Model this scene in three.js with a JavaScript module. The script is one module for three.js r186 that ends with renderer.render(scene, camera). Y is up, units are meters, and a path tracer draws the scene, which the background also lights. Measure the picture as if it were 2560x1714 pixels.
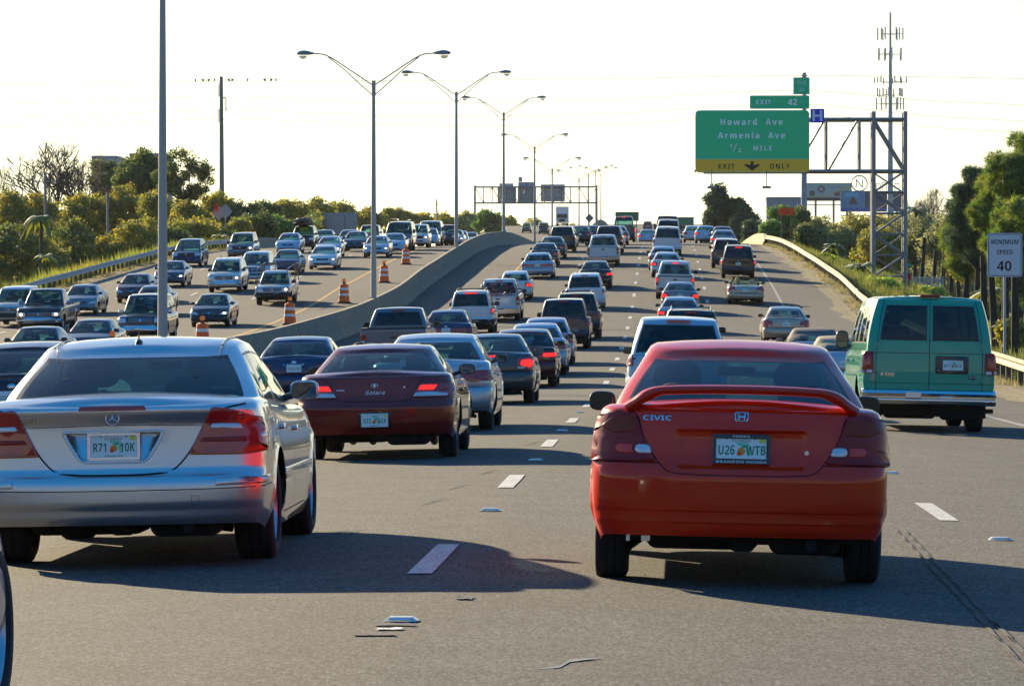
import * as THREE from 'three';
import { mergeGeometries, mergeVertices, toCreasedNormals } from 'three/addons/utils/BufferGeometryUtils.js';
import { RoundedBoxGeometry } from 'three/addons/geometries/RoundedBoxGeometry.js';
import { TessellateModifier } from 'three/addons/modifiers/TessellateModifier.js';
import { MarchingCubes } from 'three/addons/objects/MarchingCubes.js';
import { FontLoader } from 'three/addons/loaders/FontLoader.js';
import { TextGeometry } from 'three/addons/geometries/TextGeometry.js';
import { createNoise2D, createNoise3D } from 'simplex-noise';

// ---------------------------------------------------------------- camera, sky, sun, exposure
const scene = new THREE.Scene();
const camera = new THREE.PerspectiveCamera(2 * Math.atan(857 / 9500) * 180 / Math.PI, 1024 / 685, 0.3, 6000);
camera.position.set(0, 1.42, 0);
camera.rotation.order = 'YXZ';
camera.rotation.y = Math.atan(375 / 9500);
camera.rotation.x = -Math.atan(30 / 9500);
const EXPOSURE = 2.6;
const SUN = new THREE.Vector3(-1.75, 1, -2.45).normalize();
const sun = new THREE.DirectionalLight(new THREE.Color().setRGB(1, 0.82, 0.53), 5);
sun.position.copy(SUN).multiplyScalar(300).add(new THREE.Vector3(-8, 0, -150));
sun.target.position.set(-8, 0, -150);
sun.castShadow = true; sun.shadow.mapSize.set(4096, 4096);
Object.assign(sun.shadow.camera, { left: -260, right: 260, top: 260, bottom: -260, near: 1, far: 900 });
scene.add(sun, sun.target);
{
  const W = 1024, H = 512, data = new Float32Array(W * H * 4);
  for (let j = 0; j < H; j++) for (let i = 0; i < W; i++) {
    const el = ((j + 0.5) / H - 0.5) * Math.PI, az = ((i + 0.5) / W - 0.5) * 2 * Math.PI;
    const d = [Math.cos(el) * Math.cos(az), Math.sin(el), Math.cos(el) * Math.sin(az)];
    const cg = d[0] * SUN.x + d[1] * SUN.y + d[2] * SUN.z, g = Math.acos(Math.max(-1, Math.min(1, cg)));
    const y = Math.max(0, d[1]);
    const band = Math.exp(-Math.pow(y / 0.125, 2)), high = Math.exp(-y / 0.45);   // haze along the horizon, thinner air above
    const near = Math.exp(-g / 0.85), glow = Math.exp(-g / 0.26);                  // brighter towards the sun
    const zen = [0.003, 0.080, 0.240], mid = [0.012, 0.070, 0.120], haze = [1.0, 0.97, 0.56], back = [0.215, 0.17, 0.105], warm = [0.6, 0.48, 0.26];
    const L = [0, 0, 0];
    for (let c = 0; c < 3; c++) L[c] = (zen[c] + mid[c] * high) * (1 - 0.85 * band) + haze[c] * band * 0.98 * near + back[c] * band + warm[c] * glow;
    const k = (j * W + i) * 4;
    data[k] = L[0]; data[k + 1] = L[1]; data[k + 2] = L[2]; data[k + 3] = 1;
  }
  const sky = new THREE.DataTexture(data, W, H, THREE.RGBAFormat, THREE.FloatType);
  sky.mapping = THREE.EquirectangularReflectionMapping; sky.magFilter = sky.minFilter = THREE.LinearFilter;
  sky.colorSpace = THREE.LinearSRGBColorSpace; sky.needsUpdate = true;
  scene.background = sky; scene.environment = sky;
}

// ---------------------------------------------------------------- helpers
let seed = 20240; const rnd = () => { seed = (seed * 1664525 + 1013904223) >>> 0; return seed / 4294967296; };
const rr = (a, b) => a + (b - a) * rnd();
const n2 = createNoise2D(rnd), n3 = createNoise3D(rnd);
const V3 = (x, y, z) => new THREE.Vector3(x, y, z);
const lerp = (a, b, t) => a + (b - a) * t, clamp = (x, a, b) => Math.min(b, Math.max(a, x));
const sstep = (a, b, x) => { const t = clamp((x - a) / (b - a), 0, 1); return t * t * (3 - 2 * t); };
function curve(pts) {                                       // monotone cubic through the points
  const n = pts.length, m = [], dl = [];
  for (let i = 0; i < n - 1; i++) dl.push((pts[i + 1][1] - pts[i][1]) / (pts[i + 1][0] - pts[i][0]));
  for (let i = 0; i < n; i++) m.push(i === 0 ? dl[0] : i === n - 1 ? dl[n - 2] : dl[i - 1] * dl[i] <= 0 ? 0 : 2 * dl[i - 1] * dl[i] / (dl[i - 1] + dl[i]));
  return x => {
    if (x <= pts[0][0]) return pts[0][1];
    if (x >= pts[n - 1][0]) return pts[n - 1][1];
    let i = 0; while (x > pts[i + 1][0]) i++;
    const h = pts[i + 1][0] - pts[i][0], t = (x - pts[i][0]) / h, t2 = t * t, t3 = t2 * t;
    return (2 * t3 - 3 * t2 + 1) * pts[i][1] + (t3 - 2 * t2 + t) * h * m[i] + (-2 * t3 + 3 * t2) * pts[i + 1][1] + (t3 - t2) * h * m[i + 1];
  };
}
const names = new Map();
function numbered(n) { const k = names.get(n) || 0; names.set(n, k + 1); return k ? n + '_' + String(k).padStart(3, '0') : n; }
function thing(name, label, category, pos = [0, 0, 0], turn = 0, group, kind) {
  const o = new THREE.Group(); o.name = numbered(name); o.position.set(...pos); o.rotation.y = turn; scene.add(o);
  o.userData = { label, category }; if (group) o.userData.group = group; if (kind) o.userData.kind = kind;
  return o;
}
function part(name, geo, mat, parent) { const m = new THREE.Mesh(geo, mat); m.name = name; m.castShadow = m.receiveShadow = true; parent.add(m); return m; }
function solo(name, geo, mat, label, category, group, kind) {
  const m = part(numbered(name), geo, mat, scene);
  if (kind) m.userData.kind = kind;
  if (label) m.userData.label = label; if (category) m.userData.category = category; if (group) m.userData.group = group;
  return m;
}
const RGB = (r, g, b) => new THREE.Color().setRGB(r, g, b);
function mat(c, o = {}) { const m = new THREE.MeshStandardMaterial({ roughness: 0.7, ...o }); m.color.setRGB(...c); return m; }
function phys(c, o = {}) { const m = new THREE.MeshPhysicalMaterial({ roughness: 0.4, ...o }); m.color.setRGB(...c); return m; }
function grid(nu, nv, f, o = {}) {                           // indexed surface, (i, j) -> [x, y, z]
  const p = [], ix = [], uv = [], col = [];
  for (let j = 0; j < nv; j++) for (let i = 0; i < nu; i++) {
    const q = f(i, j); p.push(q[0], q[1], q[2]); if (o.uv) uv.push(...o.uv(i, j, q)); if (o.color) col.push(...o.color(i, j, q));
  }
  for (let j = 0; j < nv - 1; j++) for (let i = 0; i < nu - 1; i++) {
    const a = j * nu + i, b = a + 1, c = a + nu, d = c + 1;
    if (o.flip) ix.push(a, c, b, b, c, d); else ix.push(a, b, c, b, d, c);
  }
  const g = new THREE.BufferGeometry();
  g.setAttribute('position', new THREE.Float32BufferAttribute(p, 3));
  if (o.uv) g.setAttribute('uv', new THREE.Float32BufferAttribute(uv, 2));
  if (o.color) g.setAttribute('color', new THREE.Float32BufferAttribute(col, 3));
  g.setIndex(ix); g.computeVertexNormals(); return g;
}
const strip = g => { const k = g.index ? g.toNonIndexed() : g; for (const a of Object.keys(k.attributes)) if (a !== 'position' && a !== 'normal') k.deleteAttribute(a); return k; };
const merge = gs => mergeGeometries(gs.map(strip));
function box(w, h, d, x = 0, y = 0, z = 0) { const g = new THREE.BoxGeometry(w, h, d); g.translate(x, y, z); return g; }
function rbox(w, h, d, r, x = 0, y = 0, z = 0, s = 2) { const g = new RoundedBoxGeometry(w, h, d, s, r); g.translate(x, y, z); return g; }
function bar(a, b, r, r2 = r, seg = 8, square = false) {     // a straight tube between two points
  const A = V3(...a), B = V3(...b), d = B.clone().sub(A), L = d.length();
  const g = square ? new THREE.BoxGeometry(r * 2, L, r2 * 2) : new THREE.CylinderGeometry(r2, r, L, seg);
  g.translate(0, L / 2, 0);
  g.applyQuaternion(new THREE.Quaternion().setFromUnitVectors(V3(0, 1, 0), d.normalize())); g.translate(A.x, A.y, A.z);
  return g;
}
const tube = (pts, r, n = 24, s = 8) => new THREE.TubeGeometry(new THREE.CatmullRomCurve3(pts.map(p => V3(...p))), n, r, s);
function canvasTex(w, h, draw) {
  const c = document.createElement('canvas'); c.width = w; c.height = h; draw(c.getContext('2d'), w, h);
  const t = new THREE.CanvasTexture(c); t.colorSpace = THREE.SRGBColorSpace; t.anisotropy = 8; return t;
}
function noiseTex(size, fn, color = true) {
  const d = new Uint8Array(size * size * 4);
  for (let j = 0; j < size; j++) for (let i = 0; i < size; i++) { const c = fn(i / size, j / size, i, j), k = (j * size + i) * 4; d[k] = c[0]; d[k + 1] = c[1]; d[k + 2] = c[2]; d[k + 3] = 255; }
  const t = new THREE.DataTexture(d, size, size); t.wrapS = t.wrapT = THREE.RepeatWrapping; t.magFilter = THREE.LinearFilter; t.minFilter = THREE.LinearMipmapLinearFilter; t.generateMipmaps = true;
  if (color) t.colorSpace = THREE.SRGBColorSpace; t.needsUpdate = true; return t;
}
const tn = (u, v, f, o = 0) => {                              // noise that tiles over the unit square
  const a = u * 2 * Math.PI, b = v * 2 * Math.PI, r = f / (2 * Math.PI);
  return 0.5 * (n3(Math.cos(a) * r + o, Math.sin(a) * r, Math.cos(b) * r) + n3(Math.sin(b) * r + 7.3, Math.cos(a) * r + o * 2, Math.sin(a) * r + Math.cos(b) * r));
};

// ---------------------------------------------------------------- road profile (metres ahead -> metres up)
const elev = curve([[-400, 0], [0, 0], [75, 0], [93, .06], [106, .27], [121, .52], [148, 1.24], [162, 1.69], [175, 2.23], [187, 2.8], [206, 4.0], [219, 4.72], [230, 5.35], [242, 6], [253, 6.6], [264, 7.12], [275, 7.6], [300, 8.4], [325, 9.0], [350, 9.3], [388, 9.6], [450, 10], [520, 11.8], [596, 14.7], [673, 18.5], [746, 22], [800, 24], [900, 26], [1000, 26.6], [2600, 27]]);
const cross = X => X > -1.4 ? -0.02 * (X + 1.4) : X > -13 ? -0.02 * (-1.4 - X) : -0.232 - 0.012 * (-13 - X);
const roadY = (X, D) => elev(D) + cross(X);
const slopeAt = D => Math.atan((elev(D + 2) - elev(D - 2)) / 4);
const EDGE_R = curve([[-100, 9.4], [60, 9.3], [95, 9.4], [150, 9.8], [190, 9.8], [260, 8.8], [298, 8.2], [320, 8.1], [2600, 8.1]]);
const EDGE_L = curve([[-100, -33.8], [280, -33.8], [320, -33.4], [2600, -33.4]]);
// ---------------------------------------------------------------- ground, road, markings
const Ds = []; for (let d = -60; d < 2400; d += d < 60 ? 3 : d < 340 ? 2.5 : d < 1000 ? 8 : 60) Ds.push(d);
const groundY = (X, D) => {
  const er = EDGE_R(D), el = EDGE_L(D), e = elev(D);
  if (X >= el && X <= er) return roadY(X, D) - 0.3;
  const d = X > er ? X - er : el - X, edge = roadY(X > er ? er : el, D) - 0.06;
  const base = (X > er ? 0.3 : 0.42) * e * Math.exp(-Math.max(0, D - 500) / 2000) + (X > er ? -0.3 : -0.5) + 0.35 * n2(X * 0.05, D * 0.05);
  const dd = Math.max(0, d - 0.5);
  return Math.max(Math.min(base, edge), edge - 0.3 * dd - 0.12 * Math.min(1, dd)) + 0.06 * n2(X * 0.4, D * 0.4) * Math.min(1, d);
};
const soilTex = noiseTex(512, (u, v) => { const a = tn(u, v, 8), b = tn(u, v, 40, 3), c = rnd(); const k = 0.75 + 0.25 * a + 0.25 * b + 0.2 * (c - 0.5); return [150 * k, 138 * k, 78 * k].map(x => clamp(x, 0, 255)); });
const grain = new Float32Array(1024 * 1024); for (let i = 0; i < grain.length; i++) grain[i] = rnd();
const gr = (i, j) => grain[((j + 1024) & 1023) * 1024 + ((i + 1024) & 1023)];
const asphaltTex = noiseTex(1024, (u, v, i, j) => {
  const a = tn(u, v, 10), c = (gr(i, j) * 2 + gr(i + 1, j) + gr(i, j + 1) + gr(i - 1, j) + gr(i, j - 1) + gr(i, j + 2) + gr(i, j - 2)) / 8, d = gr(i + 300, j + 77); let k = 1 + 0.09 * a + 2.3 * (c - 0.5); if (d > 0.985) k += 0.7; if (d < 0.015) k -= 0.5; k = Math.max(0.25, k);
  return [178 * k, 172 * k, 163 * k].map(x => clamp(x, 0, 255));
});
const asphaltBump = noiseTex(1024, (u, v) => { const k = clamp(128 + 190 * (rnd() - 0.5) + 30 * tn(u, v, 30), 0, 255); return [k, k, k]; }, false);
asphaltBump.repeat.set(1.7, 1.7);
const M = {
  soil: mat([1, 1, 1], { map: soilTex, roughness: 1, vertexColors: true }),
  asphalt: phys([0.165, 0.166, 0.165], { map: asphaltTex, bumpMap: asphaltBump, bumpScale: 0.004, roughness: 0.92, specularIntensity: 0.6, vertexColors: true }),
  white: mat([0.95, 0.95, 0.93], { roughness: 0.7, map: asphaltTex.clone() }),
  yellow: mat([1.0, 0.55, 0.06], { roughness: 0.7, map: asphaltTex.clone() }),
  sand: mat([1, 1, 1], { map: soilTex.clone(), roughness: 1, vertexColors: true }),
};
M.white.map.repeat.set(0.5, 0.5); M.worn = mat([0.5, 0.5, 0.49], { roughness: 0.8, map: M.white.map });
{
  const Xs = []; const ext = [0.2, 0.5, 1, 2, 3.5, 5, 7, 10, 14, 20, 30, 45, 70, 110, 180, 300, 600, 1200];
  const nx = ext.length * 2 + 2;
  const colX = (i, D) => i < ext.length ? EDGE_L(D) - ext[ext.length - 1 - i] : i === ext.length ? EDGE_L(D) : i === ext.length + 1 ? EDGE_R(D) : EDGE_R(D) + ext[i - ext.length - 2];
  const DG = [-400, -200, -120, ...Ds, 2600];
  const g = grid(nx, DG.length, (i, j) => { const D = DG[j], X = colX(i, D); return [X, groundY(X, D), -D]; },
    { uv: (i, j, q) => [q[0] / 4, q[2] / 4], color: (i, j, q) => { const k = 0.5 + 0.5 * n2(q[0] * 0.13, q[2] * 0.11), w = 0.5 + 0.5 * n2(q[0] * 0.5 + 9, q[2] * 0.3); return [lerp(0.22, 0.5, k * w), lerp(0.3, 0.45, w), lerp(0.10, 0.22, k)]; } });
  solo('ground', g, M.soil, 'grassy ground and embankments on both sides of the highway', undefined, undefined, 'structure');
}
function roadSheet(name, XL, XR, nx, label) {
  const g = grid(nx, Ds.length, (i, j) => { const D = Ds[j], X = lerp(XL(D), XR(D), i / (nx - 1)); return [X, roadY(X, D), -D]; },
    { uv: (i, j, q) => [q[0] / 7.1, q[2] / 7.1], color: (i, j, q) => {
      const X = q[0], D = -q[2]; const k = 0.92 + 0.07 * n2(X * 0.35, D * 0.03) + 0.06 * n2(X * 1.3, D * 0.2) + 0.04 * n2(X * 0.2 + 30, D * 0.5);
      const lc = ((X + 1.42) / 3.67 % 1 + 1) % 1, oil = Math.exp(-Math.pow((lc - 0.5) / 0.13, 2)) * (0.06 + 0.05 * n2(X * 2, D * 0.08)) * (X > -8.7 && X < 5.9 ? 1 : 0.5);
      const sh = (1 - oil) * ((X > 6.3 || (X < -9 && X > -17.3) || X < -32.4) ? 1.05 : 1);
      return [k * sh, k * sh * 0.985, k * sh * 0.955];
    } });
  return solo(name, g, M.asphalt, label, undefined, undefined, 'structure');
}
roadSheet('road', D => -12.98, EDGE_R, 60, 'asphalt carriageway carrying traffic away from the camera');
roadSheet('road', EDGE_L, D => -12.98, 48, 'asphalt carriageway carrying oncoming traffic beyond the median');

function ribbon(XC, hw, D0, D1, y = 0.004, wob = 0) {
  const n = Math.max(2, Math.ceil((D1 - D0) / 2.5) + 1);
  return grid(2, n, (i, j) => { const D = lerp(D0, D1, j / (n - 1)), X = (typeof XC === 'function' ? XC(D) : XC) + (i ? hw : -hw) + wob * n2(D * 2 + i * 50, XC === +XC ? XC : 1); return [X, roadY(X, D) + y, -D]; }, { uv: (i, j, q) => [q[0] * 2, q[2] / 2] });
}
function lineThing(name, geos, m, label) { solo(name, merge2(geos), m, label, undefined, undefined, 'structure'); }
function merge2(gs) { return mergeGeometries(gs.map(g => g.toNonIndexed())); }
// broken white lane lines, every dash a piece of its own line
for (const [X, ph, label] of [[-1.42, 23.7, 'broken white lane line left of the red coupe'], [2.26, 31.5, 'broken white lane line between the red coupe and the green van'], [-5.08, 26.0, 'broken white lane line left of the silver sedan'],
  [-21.3, 3, 'broken white lane line nearest the yellow edge on the oncoming side'], [-25.0, 7, 'broken white lane line in the middle of the oncoming side'], [-28.7, 5, 'broken white lane line towards the left guardrail']]) {
  const L = thing('lane_line', label, undefined, [0, 0, 0], 0, undefined, 'structure'); delete L.userData.category;
  for (let D = ph - 12.2 * 2; D < 420; D += 12.2) if (D > 8) part('dash', ribbon(X, 0.075, D - 1.52, D + 1.52, 0.005, 0.006), M.white, L);
}
solo('edge_line', ribbon(5.98, 0.07, -20, 700, 0.005, 0.004), M.worn, 'solid white line along the right shoulder', undefined, undefined, 'structure');
solo('edge_line', ribbon(-32.4, 0.07, -20, 700, 0.005, 0.004), M.worn, 'solid white line beside the left guardrail', undefined, undefined, 'structure');
solo('edge_line', ribbon(-8.75, 0.075, -20, 700, 0.005, 0.004), M.yellow, 'yellow line along the left edge of the near carriageway', undefined, undefined, 'structure');
solo('edge_line', ribbon(-17.6, 0.085, -20, 700, 0.005, 0.004), M.yellow, 'yellow line beside the orange barrels', undefined, undefined, 'structure');
// sandy strip beside the right guardrail
{
  const n = 130, D0 = 40, D1 = 300;
  const g = grid(6, n, (i, j) => { const D = lerp(D0, D1, j / (n - 1)), inner = EDGE_R(D) - 1.35 - 0.3 * n2(D * 0.16, 3) - 0.16 * n2(D * 0.9, 7), X = lerp(inner, EDGE_R(D) + 0.05, i / 5); return [X, roadY(X, D) + 0.006 + 0.014 * i / 5, -D]; },
    { uv: (i, j, q) => [q[0] / 2, q[2] / 2], color: (i, j, q) => { const k = 0.85 + 0.25 * n2(q[0] * 1.4, q[2] * 0.7); return [0.85 * k, 0.78 * k, 0.95 * k]; } });
  solo('sand_strip', g, M.sand, 'sandy strip between the asphalt and the right guardrail', undefined, undefined, 'structure');
  const n2_ = 120;
  const g2 = grid(5, n2_, (i, j) => { const D = lerp(60, 300, j / (n2_ - 1)), inner = EDGE_L(D) + 0.75 + 0.15 * n2(D * 0.3, 9), X = lerp(EDGE_L(D), inner, i / 4); return [X, roadY(X, D) + 0.02 - 0.012 * i / 4, -D]; },
    { uv: (i, j, q) => [q[0] / 2, q[2] / 2], color: (i, j, q) => { const k = 0.8 + 0.3 * n2(q[0] * 1.4 + 5, q[2] * 0.7); return [0.9 * k, 0.75 * k, 0.8 * k]; } });
  solo('sand_strip', g2, M.sand, 'dirty strip of dry litter under the left guardrail', undefined, undefined, 'structure');
}
// worn tyre scuffs, tar marks and scraps of paint on the asphalt
for (const [D, XL, XR, label] of [[84, -12.6, 9.2, 'thin transverse joint across the near carriageway'], [158, -12.6, 9.2, 'thin transverse joint farther up the near carriageway'], [230, -12.6, 9.2, 'thin transverse joint high on the near carriageway']]) solo('road_joint', grid(60, 2, (i, j) => { const X = lerp(XL, XR, i / 59), d = D + 0.05 * n2(X * 0.7, D) + (j ? 0.05 : -0.05); return [X, roadY(X, d) + 0.003, -d]; }), mat([0.03, 0.03, 0.03], { roughness: 0.9 }), label, undefined, undefined, 'structure');
const scuffMat = mat([0.05, 0.049, 0.047], { roughness: 0.9 });
{
  const t = thing('skid_mark', 'dark tyre scuffs running slantwise between the silver sedan and the broken line', undefined, [0, 0, 0], 0, undefined, 'structure'); delete t.userData.category;
  const seg = (x0, d0, x1, d1, w, P) => { const n = 8; part('scuff', grid(2, n, (i, j) => { const u = j / (n - 1), D = lerp(d0, d1, u), X = lerp(x0, x1, u) + (i ? w : -w) * (0.25 + 0.75 * Math.sin(Math.PI * u)) + 0.004 * n2(u * 9, x0 * 7); return [X, roadY(X, D) + 0.007, -D]; }), scuffMat, P); };
  for (const [x, d, l] of [[-2.62, 22.9, 1.4], [-2.72, 22.9, 1.5], [-2.30, 26.2, 1.3], [-2.38, 26.4, 1.2], [-2.0, 31, 1.4], [-1.95, 34, 1.3], [-1.85, 37.5, 1.5], [-1.8, 42, 2], [-1.75, 47, 2.2]]) for (let k = 0; k < 3; k++) seg(x + k * 0.03, d + k * 0.1, x + 0.07 * l + k * 0.03, d + l, 0.005, t);
  const t2 = thing('skid_mark', 'pair of long dark tyre tracks bottom right beside the red coupe', undefined, [0, 0, 0], 0, undefined, 'structure'); delete t2.userData.category;
  for (let k = 0; k < 16; k++) { const d = 13.5 + k * 0.95; for (const o of [0, 0.06]) seg(1.55 + o + k * 0.012, d - 0.25, 1.565 + o + k * 0.012, d + 1.2, 0.010 + 0.006 * rnd(), t2); }
}
// raised pavement reflectors
const rpmGeo = (() => { const g = new THREE.CylinderGeometry(0.07, 0.10, 0.02, 4, 1); g.rotateY(Math.PI / 4); g.scale(1.15, 1, 0.9); return g; })();
const rpmLens = box(0.10, 0.012, 0.004);
const rpmMat = mat([0.5, 0.5, 0.46], { roughness: 0.35 }), rpmLensMat = mat([0.75, 0.75, 0.72], { roughness: 0.15 });
const rpmSpots = [[-1.28, 18.6], [-1.36, 30.0], [-1.38, 41.6], [-1.42, 54.0], [2.42, 27.3], [2.40, 40.0], [-1.42, 66], [-5.08, 33]];
const rpmLabels = ['pale raised road reflector nearest the camera with torn scraps beside it', 'raised road reflector just beyond the first broken dash', 'raised road reflector behind the red maroon coupe shadow', 'small raised road reflector farther up the left broken line', 'raised road reflector on the asphalt right of the red coupe', 'raised road reflector in the shadow behind the green van', 'tiny raised road reflector far up the left broken line', 'raised road reflector on the lane line hidden near the silver sedan'];
rpmSpots.slice(0, 7).forEach(([X, D], i) => {
  const t = thing('road_reflector', rpmLabels[i], 'reflector', [X, roadY(X, D) + 0.012, -D], 0.1 * (i % 3 - 1), 'raised road reflectors');
  part('housing', rpmGeo, rpmMat, t); const l = part('lens', rpmLens, rpmLensMat, t); l.position.set(0, 0.003, 0.068); l.rotation.x = -0.6;
});
{
  const scrapGeo = (w, d, s) => grid(5, 3, (i, j) => [(i / 4 - 0.5) * w + 0.1 * w * n2(s, j), 0.006 + 0.006 * n2(i * 1.3 + s, j * 2), (j / 2 - 0.5) * d + 0.15 * d * n2(i * 2 + s, 5)]);
  const sc = [[-1.30, 18.05, 0.12, 0.10, 'white scrap lying below the nearest road reflector', [0.6, 0.6, 0.56]], [-1.36, 17.7, 0.2, 0.10, 'black strip of rubber lying in front of the nearest road reflector', [0.03, 0.03, 0.03]], [-1.30, 18.3, 0.2, 0.09, 'thin dark scrap under the nearest road reflector', [0.05, 0.05, 0.05]],
    [-1.05, 20.2, 0.09, 0.2, 'small dark chip on the sunlit asphalt below the long shadow', [0.05, 0.05, 0.05]], [2.55, 26.2, 0.14, 0.12, 'dark scrap beside the reflector right of the red coupe', [0.06, 0.06, 0.06]]];
  sc.forEach(([X, D, w, d, label, c], i) => { const m = solo('road_scrap', scrapGeo(w, d, i * 7.1), mat(c, { side: THREE.DoubleSide }), label, 'scrap'); m.position.set(X, roadY(X, D), -D); });
  const st = solo('paint_streak', grid(9, 3, (i, j) => { const u = i / 8; return [(u - 0.5) * 0.27, 0.004, -(u - 0.5) * 0.35 - (j - 1) * 0.06 * Math.sin(Math.PI * u) - 0.25 * sstep(0.35, 0.5, u)]; }), mat([0.15, 0.165, 0.175], { side: THREE.DoubleSide }), 'pale zigzag streak of spilled paint on the asphalt bottom centre', undefined, undefined, 'structure'); st.position.set(-0.4, roadY(-0.4, 16.3), -16.3);
}
// ---------------------------------------------------------------- median barrier, guardrails, parapets
function sweep(profile, XC, D0, D1, step, yf = roadY, closed = true) {
  const n = Math.ceil((D1 - D0) / step) + 1, P = closed ? [...profile, profile[0]] : profile;
  const g = grid(P.length, n, (i, j) => { const D = lerp(D0, D1, j / (n - 1)), X0 = typeof XC === 'function' ? XC(D) : XC; return [X0 + P[i][0], yf(X0, D) + P[i][1], -D]; }, { uv: (i, j, q) => [(i / P.length) * 1.6, q[2] / 3] });
  return toCreasedNormals(g, 0.5);
}
const concreteTex = noiseTex(512, (u, v) => { const a = tn(u, v, 5), b = tn(u, v, 26, 4), s = tn(u * 1, v * 0.25, 16, 9); let k = 0.86 + 0.12 * a + 0.08 * b + 0.10 * (rnd() - 0.5); if (s > 0.25) k -= 0.35 * (s - 0.25); return [205 * k, 192 * k, 168 * k].map(x => clamp(x, 0, 255)); });
const concrete = mat([0.62, 0.55, 0.46], { map: concreteTex, roughness: 0.9 });
{
  const t = thing('median_barrier', 'long concrete median barrier between the two carriageways', 'barrier', [0, 0, 0]);
  const prof = [[0.30, -0.05], [0.30, 0.08], [0.14, 0.33], [0.085, 1.05], [0.07, 1.075], [-0.07, 1.075], [-0.085, 1.05], [-0.14, 0.33], [-0.30, 0.08], [-0.30, -0.05]];
  let D = -20; for (; D < 420; D += 6.1) part('barrier_section', sweep(prof, -13, D + 0.012, D + 6.088, 2.03), concrete, t);
  part('barrier_section', sweep(prof, -13, D + 0.01, 1100, 8), concrete, t);
}
const galv = mat([0.42, 0.42, 0.41], { roughness: 0.55, metalness: 0.35 }), galvOld = mat([0.26, 0.20, 0.125], { roughness: 0.6, metalness: 0.25 }), woodPost = mat([0.10, 0.075, 0.05], { roughness: 0.95 });
function guardrail(label, XC, D0, D1, sgn, m, step = 1.905) {
  const t = thing('guardrail', label, 'guardrail');
  const p = [[0, 0.45], [0.05, 0.475], [0.05, 0.53], [0, 0.58], [0, 0.62], [0.05, 0.665], [0.05, 0.725], [0, 0.76]].map(([x, y]) => [-sgn * x, y]);
  const back = [...p].reverse().map(([x, y]) => [x + sgn * 0.012, y]);
  part('rail', sweep([...p, ...back], XC, D0, D1, 1.0), m, t);
  const pg = box(0.15, 0.95, 0.15, 0, 0.2, 0), bg = box(0.10, 0.32, 0.14, 0, 0.6, 0);
  for (let D = D0 + 0.5; D < D1; D += step) { const X = XC(D) + sgn * 0.2; const y = roadY(X, D); const a = part('post', pg, woodPost, t); a.position.set(X, y, -D); const b = part('spacer_block', bg, woodPost, a); b.position.set(-sgn * 0.12, 0, 0); }
  return t;
}
guardrail('weathered pale guardrail curving up along the right shoulder', D => EDGE_R(D) - 0.1 + (D > 189 && D < 191 ? 0.06 : 0), 40, 297, 1, galvOld);
guardrail('grey steel guardrail along the left edge of the oncoming lanes', D => EDGE_L(D) + 0.1, 100, 300, -1, galv);
const paleConc = mat([0.80, 0.72, 0.56], { map: concreteTex, roughness: 0.9 });
for (const [label, XC, D0] of [['pale concrete bridge parapet where the right guardrail ends', D => EDGE_R(D) - 0.05, 297.5], ['concrete bridge parapet beyond the left guardrail', D => EDGE_L(D) + 0.05, 300.5]]) {
  const t = thing('bridge_parapet', label, 'parapet'); const s = D0 === 297.5 ? 1 : -1;
  const prof = [[-0.2, -0.2], [-0.2, 0.1], [-0.10, 0.3], [-0.08, 0.88], [0.12, 0.88], [0.12, -2]].map(([x, y]) => [s * x, y]);
  part('wall', sweep(prof, XC, D0 + 5, 640, 6), paleConc, t);
  part('end_flare', (() => { const n = 7; return toCreasedNormals(grid(prof.length + 1, n, (i, j) => { const u = j / (n - 1), D = lerp(D0, D0 + 5, u), P = prof[i % prof.length]; const X = XC(D); const f = lerp(0.62, 1, sstep(0, 1, u)); return [X + P[0] * (1 + 0.5 * (1 - u)), roadY(X, D) + (P[1] > 0.5 ? P[1] * f : P[1]), -D]; }), 0.5); })(), paleConc, t);
}
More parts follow.
